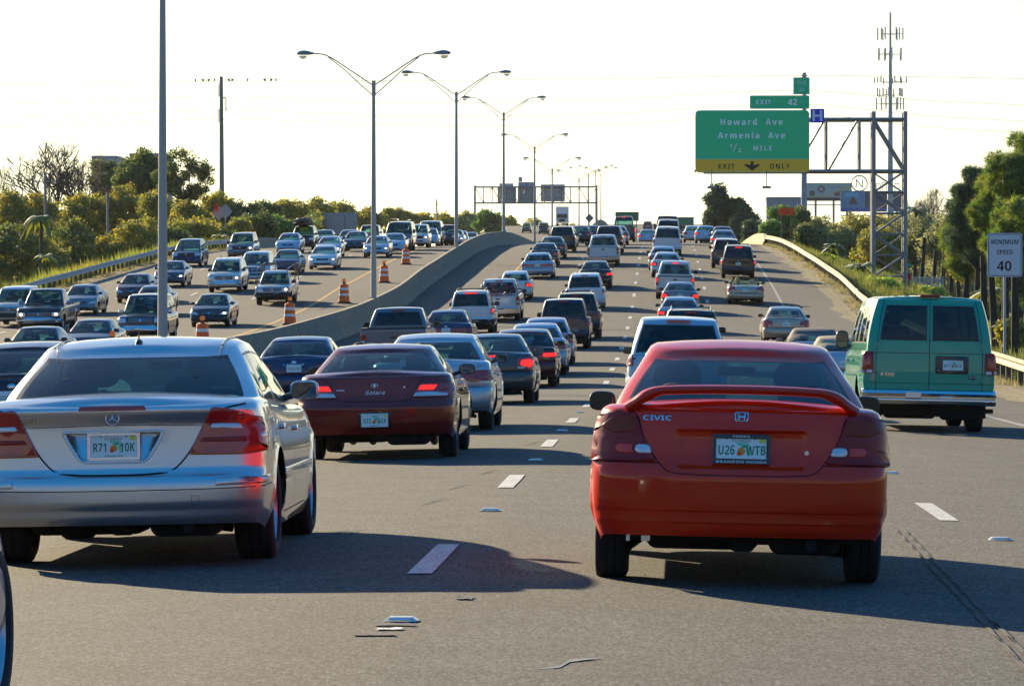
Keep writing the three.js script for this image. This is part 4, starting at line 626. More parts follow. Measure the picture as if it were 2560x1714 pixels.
function plateMat(txt, frameTop, frameBottom) {
  const key = [txt, frameTop, frameBottom].join('|'); if (plateTexes.has(key)) return plateTexes.get(key);
  const t = canvasTex(512, 256, (c, w, h) => {
    c.fillStyle = '#dfe9e2'; c.fillRect(0, 0, w, h);
    c.fillStyle = '#7fd0b0'; c.beginPath(); c.moveTo(210, 60); c.lineTo(330, 62); c.lineTo(345, 130); c.lineTo(360, 190); c.lineTo(320, 200); c.lineTo(300, 120); c.lineTo(215, 84); c.fill();
    c.fillStyle = '#1c7a58'; c.font = 'bold 112px sans-serif'; c.textBaseline = 'middle'; c.textAlign = 'center';
    const a = txt.slice(0, 3), b = txt.slice(3); c.save(); c.translate(112, 140); c.scale(0.82, 1.15); c.fillText(a, 0, 0); c.restore(); c.save(); c.translate(400, 140); c.scale(0.82, 1.15); c.fillText(b, 0, 0); c.restore();
    c.fillStyle = '#f08a1c'; c.beginPath(); c.arc(258, 150, 38, 0, 7); c.fill(); c.fillStyle = '#e5561c'; c.beginPath(); c.arc(238, 172, 24, 0, 7); c.fill(); c.fillStyle = '#2f8a4c'; c.beginPath(); c.ellipse(284, 102, 26, 9, -0.4, 0, 7); c.fill();
    c.fillStyle = '#8a5a3a'; c.font = 'bold 40px serif'; c.fillText('FLORIDA', 256, 44);
    c.fillStyle = '#3a6a5a'; c.font = 'bold 24px sans-serif'; c.fillText('SUNSHINE STATE', 256, 234);
    c.fillStyle = '#e8d23a'; c.fillRect(430, 14, 62, 50);
    c.fillStyle = '#555'; for (const [x, y] of [[120, 24], [392, 24]]) { c.beginPath(); c.arc(x, y, 9, 0, 7); c.fill(); }
  });
  const m = mat([1, 1, 1], { map: t, roughness: 0.45 }); plateTexes.set(key, m); return m;
}
let blankPlate;
const smallPlate = () => blankPlate || (blankPlate = mat([1, 1, 1], { roughness: 0.45, map: canvasTex(128, 64, (c, w, h) => { c.fillStyle = '#dfe6e0'; c.fillRect(0, 0, w, h); c.fillStyle = '#b7c9bc'; c.fillRect(8, 20, 44, 28); c.fillRect(76, 20, 44, 28); c.fillStyle = '#e0a05a'; c.beginPath(); c.arc(64, 36, 10, 0, 7); c.fill(); }) }));
const shellCache = new Map();

// ---- one vehicle
function vehicle(sp, o) {
  const key = o.key + '|' + (sp.detail ?? 1);
  let g = shellCache.get(key); if (!g) { g = shell(sp); g.extra = {}; shellCache.set(key, g); }
  const hi = sp.detail ?? 1, t = thing(o.name, o.label, o.category, [0, 0, 0], 0, o.group);
  const c = (k, f) => g.extra[k] || (g.extra[k] = f());       // shared geometry of this kind of vehicle
  const paint = o.paint, trim = o.trim || paint;
  const body = part('body', g.body, paint, t);
  if (g.bed) { part('cargo_bed', g.bed, C.dark, t); part('bed_rail', g.bedRail, o.railMat || paint, t); }
  if (g.cabin) { const cab = part('roof_and_pillars', g.cabin, o.roofMat || paint, t); if (g.seal) part('window_seal', g.seal, C.seal, cab); }
  const gm = o.glass || C.glass, gs = o.sideGlass || gm;
  if (g.win) for (const [k, w] of Object.entries(g.win)) part(k.startsWith('side') ? 'side_window' : k.startsWith('rear') ? 'rear_window' : 'windshield', w, k.startsWith('side') ? gs : k === 'windshield' ? (o.frontGlass || C.glass) : gm, t);
  if (g.tray) part('cabin_floor', g.tray, C.dark, t);
  const zAx = g.zAx, track = sp.W / 2 - sp.tw / 2 - (sp.inset ?? 0.045);
  // underbody: floor, rear axle carrier, tank and exhaust
  part('underbody', c('under', () => { const L = sp.L, gs = [box(sp.W * 0.80, 0.16, L * 0.9, 0, 0.34, 0), box(sp.W * 0.72, 0.3, zAx[0] - zAx[1] - sp.tr * 2.5, 0, 0.42, (zAx[0] + zAx[1]) / 2)];
    for (const z of zAx) gs.push(box(sp.W * 0.62, 0.10, 0.16, 0, sp.tr * 0.85, z), box(sp.W * 0.66, 0.35, sp.tr * 2.3, 0, 0.55, z)); gs.push(bar([sp.W * 0.24, 0.25, g.hl - 0.12], [sp.W * 0.24, 0.25, 0], 0.035), rbox(sp.W * 0.24, 0.15, 0.34, 0.07, sp.W * 0.22, 0.26, g.hl - 0.42, 3), rbox(sp.W * 0.38, 0.15, 0.5, 0.06, -sp.W * 0.12, 0.27, g.hl - 0.72, 3), bar([-sp.W * 0.3, 0.3, g.hl - 0.5], [-sp.W * 0.36, 0.2, zAx[0]], 0.03), bar([sp.W * 0.05, 0.26, zAx[0]], [sp.W * 0.34, 0.2, zAx[0] + 0.1], 0.028), rbox(0.14, 0.09, 0.1, 0.03, 0.02, 0.245, g.hl - 0.3)); return merge(gs); }), C.under, t);
  const wg = wheelGeos(sp.tr, sp.tw, sp.rimStyle || 'five');
  if (o.wheels !== false) for (const z of zAx) for (const m of [1, -1]) { const w = new THREE.Group(); w.name = 'wheel'; w.position.set(m * track, sp.tr - 0.004, z); w.rotation.y = m < 0 ? Math.PI : 0; w.rotation.x = 0; t.add(w); part('tyre', wg.tyre, C.rubber, w); part('rim', wg.rim, o.rimMat || C.rim, w); part('brake_disc', wg.disc, C.dark, w); }
  // seats
  if (g.tray && hi >= 1 && !o.noSeats) {
    const sm = o.seatMat || C.seat, fz = lerp(g.zf(0), g.zr(0), 0.5), top = sp.H - 0.42 - (sp.H > 1.6 ? 0.12 : 0), rz = lerp(g.zr(0), fz, sp.H > 1.6 ? 0.35 : 0.22);
    for (const m of [1, -1]) { const s = part('seat', seatGeo, sm, t); s.position.set(m * 0.37, top - 0.25, fz); s.rotation.x = -0.15; const h = part('headrest', headrestGeo, sm, s); h.position.set(0, 0.44, 0.02); }
    if (!sp.bed && !o.twoSeats) { const s = part('rear_seat', rearSeatGeo, sm, t); s.position.set(0, Math.min(top - 0.27, g.trayY - 0.16), rz); for (const m of [1, -1]) { const h = part('headrest', headrestGeo, sm, s); h.position.set(m * 0.36, 0.325, 0.05); } }
    part('dashboard', c('dash', () => merge([rbox(g.gw(0) * 1.8, 0.12, 0.5, 0.04, 0, g.trayY + 0.03, g.zf(0) + 0.42), rbox(0.24, 0.06, 0.03, 0.012, 0, sp.H - 0.2, lerp(g.zf(0), g.zf(1), 0.75) + 0.12)])), C.dark, t);
  }
  // mirrors on the doors
  if (o.mirrors !== false) {
    const big = sp.mirror || [0.20, 0.13, 0.12], zm = sp.mirrorZ ?? (g.tray ? g.zf(0) + 0.36 : 0), ym = g.yt(zm) + (sp.mirrorY ?? 0.05);
    const shellG = c('mir', () => { const s = new THREE.SphereGeometry(0.5, 16, 12); const P = s.attributes.position; for (let i = 0; i < P.count; i++) { let x = P.getX(i), y = P.getY(i), z = P.getZ(i); const k = 3.2, n = Math.pow(Math.pow(Math.abs(x * 2), k) + Math.pow(Math.abs(y * 2), k) + Math.pow(Math.abs(z * 2), k), 1 / k) || 1; x /= n; y /= n; z /= n; if (z > 0.2) z = 0.2; P.setXYZ(i, x * big[0], y * big[1], z * big[2] * 1.2); } s.computeVertexNormals(); return s; });
    const mg = c('mirg', () => { const s = polyShape([[-big[0] * 0.42, -big[1] * 0.4], [big[0] * 0.42, -big[1] * 0.4], [big[0] * 0.42, big[1] * 0.4], [-big[0] * 0.42, big[1] * 0.4]], big[1] * 0.3); return new THREE.ExtrudeGeometry(s, { depth: 0.004, bevelEnabled: false }); });
    for (const m of [1, -1]) { const xb = g.HW(zm, 1) * 0.985; const w = part('door_mirror', shellG, o.mirrorMat || C.black, t); w.position.set(m * (xb + big[0] * 0.56), ym + big[1] * 0.35, zm); const gl = part('mirror_glass', mg, C.mirror, w); gl.position.z = 0.2 * big[2] * 1.2 + 0.001; part('mirror_arm', c('arm' + m, () => bar([-m * (big[0] * 0.75), -big[1] * 0.4, -0.01], [-m * big[0] * 0.2, -big[1] * 0.15, -0.01], 0.025)), C.black, w); }
  }
  // sides: doors, handles, mouldings
  if (hi >= 1 && sp.doors) for (const m of [1, -1]) {
    const S = m > 0 ? g.sideR : g.sideL, A = z => m > 0 ? -z : z;
    sp.doors.forEach(([d0, d1], k) => {
      const zA = g.hl - d0, zB = g.hl - d1, ytop = z => g.yt(z) - 0.012, yl = sp.rocker ?? 0.27;
      const arch = Math.abs(zA - zAx[0]) < sp.tr * 1.2;
      const pts = arch ? [[A(zA), ytop(zA)], [A(zA), sp.tr * 2.2 + 0.02], [A(zA - 0.22), sp.tr + 0.12], [A(zA - 0.30), yl], [A(zB), yl], [A(zB), ytop(zB)]] : [[A(zA), ytop(zA)], [A(zA), yl], [A(zB), yl], [A(zB), ytop(zB)]];
      const sm = part('door_gap', c('dg' + m + k, () => seamGeo(S, pts, 0.007)), C.gap, t);
      const h = part('door_handle', c('dh' + m + k, () => { const a = A(zA - 0.16), y = g.yt(zA) - 0.16; const p = m > 0 ? [[a - 0.09, y - 0.016], [a + 0.09, y - 0.016], [a + 0.09, y + 0.016], [a - 0.09, y + 0.016]] : [[a - 0.09, y - 0.016], [a + 0.09, y - 0.016], [a + 0.09, y + 0.016], [a - 0.09, y + 0.016]]; return applique(S, p, 0.03, { r: 0.014 }); }), o.handleMat || paint, sm);
    });
    if (o.moulding) part('side_moulding', c('sm' + m, () => { const y = sp.mouldY ?? 0.52, a0 = A(zAx[0] - sp.tr * 1.25), a1 = A(zAx[1] + sp.tr * 1.25), lo = Math.min(a0, a1), hi2 = Math.max(a0, a1); return applique(S, [[lo, y - 0.035], [hi2, y - 0.035], [hi2, y + 0.035], [lo, y + 0.035]], 0.014, { r: 0.012 }); }), o.mouldMat || paint, t);
  }
  const api = { t, g, c, sp, o, body, hi };
  if (o.rear) o.rear(api); if (o.front) o.front(api);
  return api;
}
// pieces on the rear and the front
const mirrorPts = p => p.map(([x, y, r]) => r === undefined ? [-x, y] : [-x, y, r]).reverse();
function pair(a, name, S, key, pts, depth, m, o = {}) { const out = []; for (const s of [1, -1]) out.push(part(name, a.c(key + s, () => applique(S, s > 0 ? pts : mirrorPts(pts), depth, o)), m, a.t)); return out; }
function single(a, name, S, key, pts, depth, m, o = {}) { return part(name, a.c(key, () => applique(S, pts, depth, o)), m, o.parent || a.t); }
const rect = (x, y, w, h) => [[x - w / 2, y - h / 2], [x + w / 2, y - h / 2], [x + w / 2, y + h / 2], [x - w / 2, y + h / 2]];
function plate(a, x, y, m = smallPlate(), lift = 0.014, surround) {
  const s = a.g.rear(x, y), p = part('license_plate', plateBox, C.plateWhite, a.t); p.position.set(x, y, s.p[2] + lift); p.rotation.x = -Math.asin(clamp(s.n[1], -0.5, 0.5)); const f = part('plate_print', platePlane, m, p); f.position.z = 0.0052; return p;
}
function oval(cx, cy, rx, ry, n = 20) { const a = []; for (let i = 0; i < n; i++) a.push([cx + rx * Math.cos(2 * Math.PI * i / n), cy + ry * Math.sin(2 * Math.PI * i / n), 0]); return a; }
// ---------------------------------------------------------------- kinds of vehicle
const SIDE = [[0, 0.93], [0.12, 0.972], [0.34, 1], [0.55, 1], [0.76, 0.985], [0.92, 0.955], [0.97, 0.935], [1, 0.89]];
const SP = {
  sedan: (o = {}) => ({ L: 4.6, W: 1.77, H: 1.43, wb: 2.68, ro: 1.02, tr: 0.315, tw: 0.205, crown: 0.045,
    belt: [[0, 0.985], [0.05, 1.005], [0.17, 1.015], [0.25, 0.985], [0.6, 0.93], [0.73, 0.925], [0.9, 0.80], [1, 0.66]], bot: [[0, 0.31], [0.1, 0.27], [0.2, 0.2], [0.8, 0.2], [0.93, 0.22], [1, 0.25]],
    side: SIDE, rear: [[0, 0.10], [0.08, 0.03], [0.2, 0], [0.40, 0.008], [0.46, 0.03], [0.50, 0.065], [0.55, 0.06], [0.9, 0.085], [0.96, 0.10], [1, 0.15]], front: [[0, 0.1], [0.1, 0.03], [0.3, 0], [0.5, 0.03], [0.6, 0.06], [0.85, 0.16], [1, 0.34]],
    cR: 0.30, pR: 3.2, cF: 0.45, pF: 2.6, doors: [[1.22, 2.12], [2.12, 3.1]],
    gh: { r0: 0.70, r1: 1.22, f1: 2.75, f0: 3.42, w0: 0.775, w1: 0.565, sg: [[0.05, 0.42], [0.45, 0.96]], cR: 0.17, pR: 3.0 }, ...o }),
  boxy: (o = {}) => SP.sedan({ H: 1.44, belt: [[0, 0.985], [0.05, 0.99], [0.2, 0.98], [0.6, 0.95], [0.73, 0.94], [0.9, 0.86], [1, 0.74]], L: 4.9, W: 1.86, ro: 1.15, wb: 2.8, cR: 0.16, pR: 4, cF: 0.22, pF: 3.6, front: [[0, 0.08], [0.15, 0.01], [0.3, 0], [0.42, 0.02], [0.47, 0.06], [0.85, 0.10], [1, 0.2]],
    gh: { r0: 1.0, r1: 1.42, f1: 2.95, f0: 3.6, w0: 0.80, w1: 0.60, sg: [[0.04, 0.42], [0.45, 0.96]], cR: 0.13, pR: 4 }, doors: [[1.45, 2.3], [2.3, 3.3]], ...o }),
  hatch: (o = {}) => ({ ...SP.sedan(), L: 4.2, W: 1.69, H: 1.45, wb: 2.55, ro: 0.75, belt: [[0, 0.96], [0.3, 0.95], [0.65, 0.92], [0.75, 0.91], [0.92, 0.78], [1, 0.64]], rear: [[0, 0.10], [0.08, 0.03], [0.2, 0], [0.42, 0.01], [0.48, 0.06], [0.9, 0.09], [1, 0.12]], doors: [[0.95, 1.8], [1.8, 2.7]],
    gh: { r0: 0.13, r1: 0.62, f1: 2.3, f0: 2.98, w0: 0.735, w1: 0.56, sg: [[0.03, 0.22], [0.25, 0.56], [0.59, 0.96]], cR: 0.26, pR: 3.2 }, ...o }),
  minivan: (o = {}) => ({ ...SP.sedan(), L: 4.85, W: 1.9, H: 1.74, wb: 2.95, ro: 0.95, tr: 0.325, belt: [[0, 1.03], [0.3, 1.02], [0.65, 0.98], [0.8, 0.98], [0.93, 0.84], [1, 0.66]], rear: [[0, 0.08], [0.1, 0.02], [0.25, 0], [0.42, 0.02], [0.46, 0.06], [1, 0.085]], doors: [[1.1, 2.3], [2.3, 3.3]],
    gh: { r0: 0.09, r1: 0.34, f1: 2.8, f0: 3.95, w0: 0.825, w1: 0.66, sg: [[0.02, 0.28], [0.31, 0.62], [0.65, 0.95]], cR: 0.3, pR: 3.2, dropR: 0.06 }, ...o }),
  suv: (o = {}) => ({ ...SP.sedan(), L: 4.7, W: 1.83, H: 1.78, wb: 2.75, ro: 0.98, tr: 0.365, tw: 0.235, archGap: 0.04, belt: [[0, 1.10], [0.3, 1.08], [0.68, 1.06], [0.76, 1.07], [0.95, 1.0], [1, 0.9]], bot: [[0, 0.42], [0.1, 0.36], [0.2, 0.3], [0.8, 0.3], [0.93, 0.33], [1, 0.36]],
    rear: [[0, 0.05], [0.08, 0.0], [0.3, 0.0], [0.34, 0.03], [0.37, 0.07], [1, 0.09]], front: [[0, 0.06], [0.1, 0.01], [0.34, 0], [0.4, 0.05], [0.85, 0.08], [1, 0.2]], cR: 0.2, pR: 3.8, cF: 0.28, pF: 3.2, doors: [[1.15, 2.05], [2.05, 3.05]], rocker: 0.38, mirror: [0.22, 0.17, 0.13],
    gh: { r0: 0.095, r1: 0.27, f1: 2.75, f0: 3.42, w0: 0.80, w1: 0.655, sg: [[0.02, 0.25], [0.28, 0.58], [0.61, 0.95]], cR: 0.2, pR: 3.8, dropR: 0.03, cF: 0.18, pF: 3 }, ...o }),
  pickup: (o = {}) => ({ ...SP.suv(), L: 5.6, W: 1.98, H: 1.86, wb: 3.5, ro: 1.15, tr: 0.38, tw: 0.25, belt: [[0, 1.14], [0.35, 1.14], [0.68, 1.13], [0.75, 1.13], [0.95, 1.06], [1, 0.95]], bot: [[0, 0.60], [0.06, 0.58], [0.15, 0.5], [0.3, 0.42], [0.8, 0.4], [0.93, 0.42], [1, 0.44]], rear: [[0, 0.05], [0.05, 0.035], [0.9, 0.035], [0.97, 0.045], [1, 0.06]], cR: 0.08, pR: 5, side: [[0, 0.95], [0.1, 0.985], [0.3, 1], [0.85, 0.99], [0.95, 0.98], [1, 0.955]], crown: 0.03, taper: [[0, 0.985], [0.3, 0.99], [0.8, 1], [1, 0.95]],
    bed: { len: 1.98 }, doors: [[2.2, 2.75], [2.75, 3.75]], rocker: 0.48, mirror: [0.22, 0.19, 0.13], gh: { r0: 2.02, r1: 2.2, f1: 3.45, f0: 4.1, w0: 0.87, w1: 0.68, sg: [[0.03, 0.3], [0.33, 0.94]], cR: 0.12, pR: 4, dropR: 0.03, vr: [0.1, 0.86], cF: 0.18, pF: 3, rg: [0, 0.86] }, ...o }),
  van: (o = {}) => ({ ...SP.suv(), L: 5.5, W: 2.01, H: 2.08, wb: 3.5, ro: 1.2, tr: 0.38, tw: 0.24, inset: 0.1, belt: [[0, 1.21], [0.5, 1.21], [0.8, 1.2], [0.88, 1.15], [0.97, 1.02], [1, 0.9]], bot: [[0, 0.60], [0.1, 0.55], [0.2, 0.4], [0.8, 0.38], [1, 0.42]], rear: [[0, 0.05], [0.05, 0.03], [0.5, 0.03], [1, 0.04]], cR: 0.10, pR: 5, side: [[0, 0.955], [0.06, 0.985], [0.3, 1], [0.85, 0.99], [1, 0.965]], taper: [[0, 0.985], [0.2, 1], [0.8, 1], [1, 0.9]], crown: 0.0, doors: [[2.3, 3.4], [3.6, 4.5]], rocker: 0.45, mirror: [0.21, 0.30, 0.14], mirrorZ: -1.55, mirrorY: 0.06,
    gh: { r0: 0.045, r1: 0.12, f1: 3.95, f0: 4.65, w0: 0.945, w1: 0.79, bowS: 0.03, bowR: 0.01, sg: [[0.03, 0.2], [0.225, 0.48], [0.51, 0.7], [0.74, 0.96]], vg: [0.16, 0.86], vr: [0.235, 0.90], rg: [0.045, 0.80], border: 0.02, cR: 0.12, pR: 5, dropR: 0.03, sit: 0, roofCrown: 0.06 }, ...o }),
};
const paints = new Map();
function paint(r, g, b, o = {}) { const k = [r, g, b, JSON.stringify(o)].join(); if (!paints.has(k)) paints.set(k, phys([r, g, b], { roughness: 0.38, metalness: 0.15, clearcoat: 1, clearcoatRoughness: 0.04, specularIntensity: 0.25, ...o })); return paints.get(k); }
const P = {
  white: paint(0.62, 0.62, 0.60, { metalness: 0 }), silver: paint(0.42, 0.44, 0.47, { metalness: 0.55, roughness: 0.34 }), gray: paint(0.17, 0.18, 0.19, { metalness: 0.5 }), black: paint(0.012, 0.013, 0.016), blue: paint(0.012, 0.025, 0.08, { metalness: 0.3 }), lightBlue: paint(0.32, 0.42, 0.50, { metalness: 0.4 }),
  maroon: paint(0.07, 0.010, 0.014, { metalness: 0.25 }), champagne: paint(0.42, 0.34, 0.25, { metalness: 0.55, roughness: 0.34 }), green: paint(0.02, 0.05, 0.04, { metalness: 0.3 }), charcoal: paint(0.045, 0.048, 0.055, { metalness: 0.4 }), steel: paint(0.17, 0.22, 0.28, { metalness: 0.5 }),
};
// generic rears
function rearLamps(a, style, lit) {
  const { g, sp } = a, S = g.rear, hw = sp.W / 2, red = C.red;
  const shrink = (q, k) => { const cx = q.reduce((s, p) => s + p[0], 0) / q.length, cy = q.reduce((s, p) => s + p[1], 0) / q.length; return q.map(p => [cx + (p[0] - cx) * k, cy + (p[1] - cy) * k]); };
  const glowOn = (ls, key, q) => { if (lit) ls.forEach((l, i) => { const s = i ? -1 : 1; part('lit_bulb', a.c(key + 'lit' + s, () => applique(S, s > 0 ? shrink(q, 0.58) : mirrorPts(shrink(q, 0.58)), 0.027, { r: 0.03 })), C.redLit, l); }); };
  if (style === 'tall') { const y0 = sp.lampY0 ?? 0.82, y1 = sp.lampY1 ?? 1.2; const q = [[hw * 0.86, y0], [hw * 1.06, y0], [hw * 1.05, Math.min(y1, g.yt(g.hl - 0.1) - 0.01)], [hw * 0.88, Math.min(y1, g.yt(g.hl - 0.1) - 0.01)]]; glowOn(pair(a, 'tail_lamp', S, 'tl', q, 0.022, red, { r: 0.03 }), 'tall', q); }
  else if (style === 'pickup') { for (const s of [1, -1]) { const l = part('tail_lamp', a.c('tlp', () => rbox(0.15, 0.36, 0.11, 0.02)), red, a.t); l.position.set(s * (hw * 0.985 - 0.078), 0.93, g.hl - 0.062); const cl = part('reverse_lens', a.c('tlr', () => rbox(0.12, 0.09, 0.02, 0.008)), C.clear, l); cl.position.set(0, -0.04, 0.052); if (lit) { const lb = part('lit_bulb', a.c('plb', () => rbox(0.11, 0.13, 0.02, 0.008)), C.redLit, l); lb.position.set(0, 0.09, 0.053); } } }
  else {
    const poly = { wedge: [[hw * 0.55, 0.86], [hw * 0.60, 0.70], [hw * 1.06, 0.70], [hw * 1.12, 0.80], [hw * 1.05, 0.90]], wide: [[hw * 0.48, 0.88], [hw * 0.48, 0.73], [hw * 1.08, 0.73], [hw * 1.08, 0.88]], round: [[hw * 0.60, 0.90], [hw * 0.58, 0.74], [hw * 0.95, 0.66], [hw * 1.08, 0.82], [hw * 0.92, 0.95]], full: [[hw * 0.16, 0.84], [hw * 0.16, 0.72], [hw * 1.06, 0.72], [hw * 1.06, 0.86]], tri: [[hw * 0.62, 0.93], [hw * 0.56, 0.70], [hw * 1.05, 0.66], [hw * 1.10, 0.82]] }[style];
    const ls = pair(a, 'tail_lamp', S, 'tl' + style, poly, 0.016, red, { r: 0.025 }); glowOn(ls, 'tl' + style, poly);
    ls.forEach((l, i) => { const s = i ? -1 : 1; part('reverse_lens', a.c('rl' + style + s, () => applique(S, (q => s > 0 ? q : mirrorPts(q))(rect(hw * 0.70, 0.725, 0.14, 0.035)), 0.02, { r: 0.01 })), style === 'wide' || style === 'full' ? C.amber : C.clear, l); });
  }
}
function genRear(style = 'wedge', o = {}) {
  return a => {
    const { g, sp, hi } = a, S = g.rear, hw = sp.W / 2; rearLamps(a, style, o.lit);
    const py = o.plateY ?? (sp.H > 1.6 ? 0.86 : 0.78);
    if (!sp.bed) plate(a, o.plateX ?? 0, py, o.plate || smallPlate());
    if (hi >= 1 && !sp.bed) {
      if (sp.H < 1.6 && !o.hatch) part('trunk_gap', a.c('tg', () => seamGeo(S, smoothLine([[-hw * 0.86, 0.955], [-hw * 0.60, 0.86], [-hw * 0.55, 0.70], [-hw * 0.47, 0.665], [0, 0.655], [hw * 0.47, 0.665], [hw * 0.55, 0.70], [hw * 0.60, 0.86], [hw * 0.86, 0.955]]))), C.gap, a.t);
      part('bumper_gap', a.c('bg', () => seamGeo(S, [[-hw * 1.05, g.yb(g.hl) + (g.yt(g.hl) - g.yb(g.hl)) * (sp.H > 1.6 ? 0.36 : 0.49)], [hw * 1.05, g.yb(g.hl) + (g.yt(g.hl) - g.yb(g.hl)) * (sp.H > 1.6 ? 0.36 : 0.49)]], 0.01)), C.gap, a.t);
      single(a, 'emblem', S, 'em', oval(0, sp.H > 1.6 ? 1.02 : 0.91, 0.05, 0.028), 0.008, C.chrome, { r: 0 });
    }
    if (o.bumper) part('rear_bumper', a.c('rb', () => applique(S, rect(0, g.yb(g.hl) + 0.10, sp.W * 1.0, 0.2), 0.05, { r: 0.03 })), o.bumper, a.t);
    if (sp.bed) {
      const y0 = g.yb(g.hl - 0.1), zc = g.hl;
      const b = part('step_bumper', a.c('sb', () => { const s = polyShape([[-hw * 0.98, y0 - 0.20], [-0.30, y0 - 0.22], [0.30, y0 - 0.22], [hw * 0.98, y0 - 0.20], [hw * 0.97, y0 - 0.02], [0.25, y0 - 0.02], [0.2, y0 - 0.06], [-0.2, y0 - 0.06], [-0.25, y0 - 0.02], [-hw * 0.97, y0 - 0.02]], 0.02); const q = new THREE.ExtrudeGeometry(s, { depth: 0.16, bevelEnabled: true, bevelSize: 0.01, bevelThickness: 0.01, bevelSegments: 2 }); q.translate(0, 0, zc - 0.12); return strip(q); }), o.bumperMat || C.chrome, a.t);
      plate(a, 0, y0 - 0.1, smallPlate(), 0.08);
      const hd = single(a, 'tailgate_handle', S, 'th', rect(0, 1.02, 0.2, 0.07), 0.014, C.black, { r: 0.02 });
      part('tailgate_gap', a.c('tgg', () => merge([seamGeo(S, [[-hw * 0.83, 1.12], [-hw * 0.83, y0 + 0.02]], 0.01), seamGeo(S, [[hw * 0.83, 1.12], [hw * 0.83, y0 + 0.02]], 0.01)])), C.gap, a.t);
      single(a, 'emblem', S, 'emp', oval(0, 0.86, 0.075, 0.032), 0.008, o.emblemMat || C.chrome, { r: 0 });
    }
    if (o.chmsl) { const y = sp.H - 0.10; const z = g.zr ? g.zr(0.93) : g.hl; const l = part('high_brake_lamp', a.c('ch' + (o.chW || 0.3), () => rbox(o.chW || 0.3, 0.045, 0.03, 0.012)), o.lit || o.chLit ? C.redLit : C.red, a.t); const inside = sp.H < 1.6 && !o.chTop; l.position.set(0, inside ? g.trayY + 0.05 : y, inside ? g.zr(0.08) - 0.06 : z + 0.015); }
    if (o.rack) part('roof_rack', a.c('rack', () => { const zr = g.zr(1) - 0.15, zf = g.zf(1) + 0.35, w = g.gw(1) * 0.86, y = sp.H - 0.005; const q = []; for (const s of [1, -1]) q.push(tube([[s * w, y - 0.03, zr], [s * w, y + 0.05, zr - 0.12], [s * w, y + 0.06, (zr + zf) / 2], [s * w, y + 0.05, zf + 0.12], [s * w, y - 0.03, zf]], 0.017, 16, 6)); for (const z of [lerp(zr, zf, 0.25), lerp(zr, zf, 0.7)]) q.push(bar([-w, y + 0.055, z], [w, y + 0.055, z], 0.014)); return merge(q); }), C.black, a.t);
  };
}
// generic fronts
function genFront(style = 'car', o = {}) {
  return a => {
    const { g, sp, hi } = a, S = g.frontS, hw = sp.W / 2, tall = sp.H > 1.6, y = o.y ?? (tall ? 0.80 : 0.62), hh = tall ? 0.17 : 0.12;
    const lamp = tall ? [[hw * 0.58, y - hh / 2], [hw * 1.0, y - hh / 2], [hw * 1.06, y + hh / 2], [hw * 0.58, y + hh / 2]] : [[hw * 0.50, y - 0.045], [hw * 0.62, y - 0.065], [hw * 0.98, y - 0.05], [hw * 1.10, y + 0.055], [hw * 0.70, y + 0.065]];
    const ls = pair(a, 'headlight', S, 'hl', lamp, 0.018, C.clear, { r: 0.025 });
    if (o.lit) ls.forEach((l, i) => { if (o.lit !== 2 && i !== (o.lit === 3 ? 0 : 1)) return; const s = i ? -1 : 1; part('glowing_bulb', a.c('gb' + s, () => applique(S, oval(s * hw * 0.76, y, 0.075, tall ? 0.06 : 0.045, 12), 0.026, { r: 0 })), C.headLit, l); });
    ls.forEach((l, i) => { const s = i ? -1 : 1; part('turn_lens', a.c('tn' + s, () => applique(S, (q => s > 0 ? q : mirrorPts(q))(rect(hw * 0.97, y, 0.09, hh * 0.75)), 0.022, { r: 0.02 })), C.amber, l); });
    const gw = hw * (tall ? 0.54 : 0.44), gh = tall ? 0.19 : 0.10;
    const gr = single(a, 'grille', S, 'gr', [[-gw, y + gh / 2], [-gw * 0.92, y - gh / 2], [gw * 0.92, y - gh / 2], [gw, y + gh / 2]], 0.012, C.dark, { r: 0.02 });
    if (hi >= 1) for (const k of [-0.25, 0.05, 0.35]) part('grille_bar', a.c('gb' + k, () => applique(S, rect(0, y + gh * k, gw * 1.8, gh * 0.10), 0.02, { r: 0.004 })), o.grilleMat || C.chrome, gr);
    single(a, 'emblem', S, 'fe', oval(0, y, 0.06, 0.035), 0.028, C.chrome, { r: 0 });
    const by = tall ? 0.52 : 0.36; const inl = single(a, 'lower_intake', S, 'li', [[-hw * 0.6, by + 0.05], [-hw * 0.55, by - 0.05], [hw * 0.55, by - 0.05], [hw * 0.6, by + 0.05]], 0.008, C.dark, { r: 0.02 });
    if (o.bumper) part('front_bumper', a.c('fb', () => applique(S, rect(0, tall ? 0.56 : 0.47, sp.W * 1.04, tall ? 0.2 : 0.14), 0.06, { r: 0.04 })), o.bumper, a.t);
    else if (hi >= 1) part('bumper_gap', a.c('fbg', () => seamGeo(S, [[-hw, y - hh * 0.62], [hw, y - hh * 0.62]], 0.008)), C.gap, a.t);
    if (hi >= 1) part('hood_gap', a.c('hg', () => seamGeo(S, [[-hw * 0.9, y + hh * 0.62], [hw * 0.9, y + hh * 0.62]], 0.008)), C.gap, a.t);
    if (o.rack) genRack(a);
  };
}
function genRack(a) { const { g, sp } = a; part('roof_rack', a.c('rack', () => { const zr = g.zr(1) - 0.15, zf = g.zf(1) + 0.35, w = g.gw(1) * 0.86, y = sp.H - 0.005; const q = []; for (const s of [1, -1]) q.push(tube([[s * w, y - 0.03, zr], [s * w, y + 0.05, zr - 0.12], [s * w, y + 0.06, (zr + zf) / 2], [s * w, y + 0.05, zf + 0.12], [s * w, y - 0.03, zf]], 0.017, 16, 6)); return merge(q); }), C.black, a.t); }

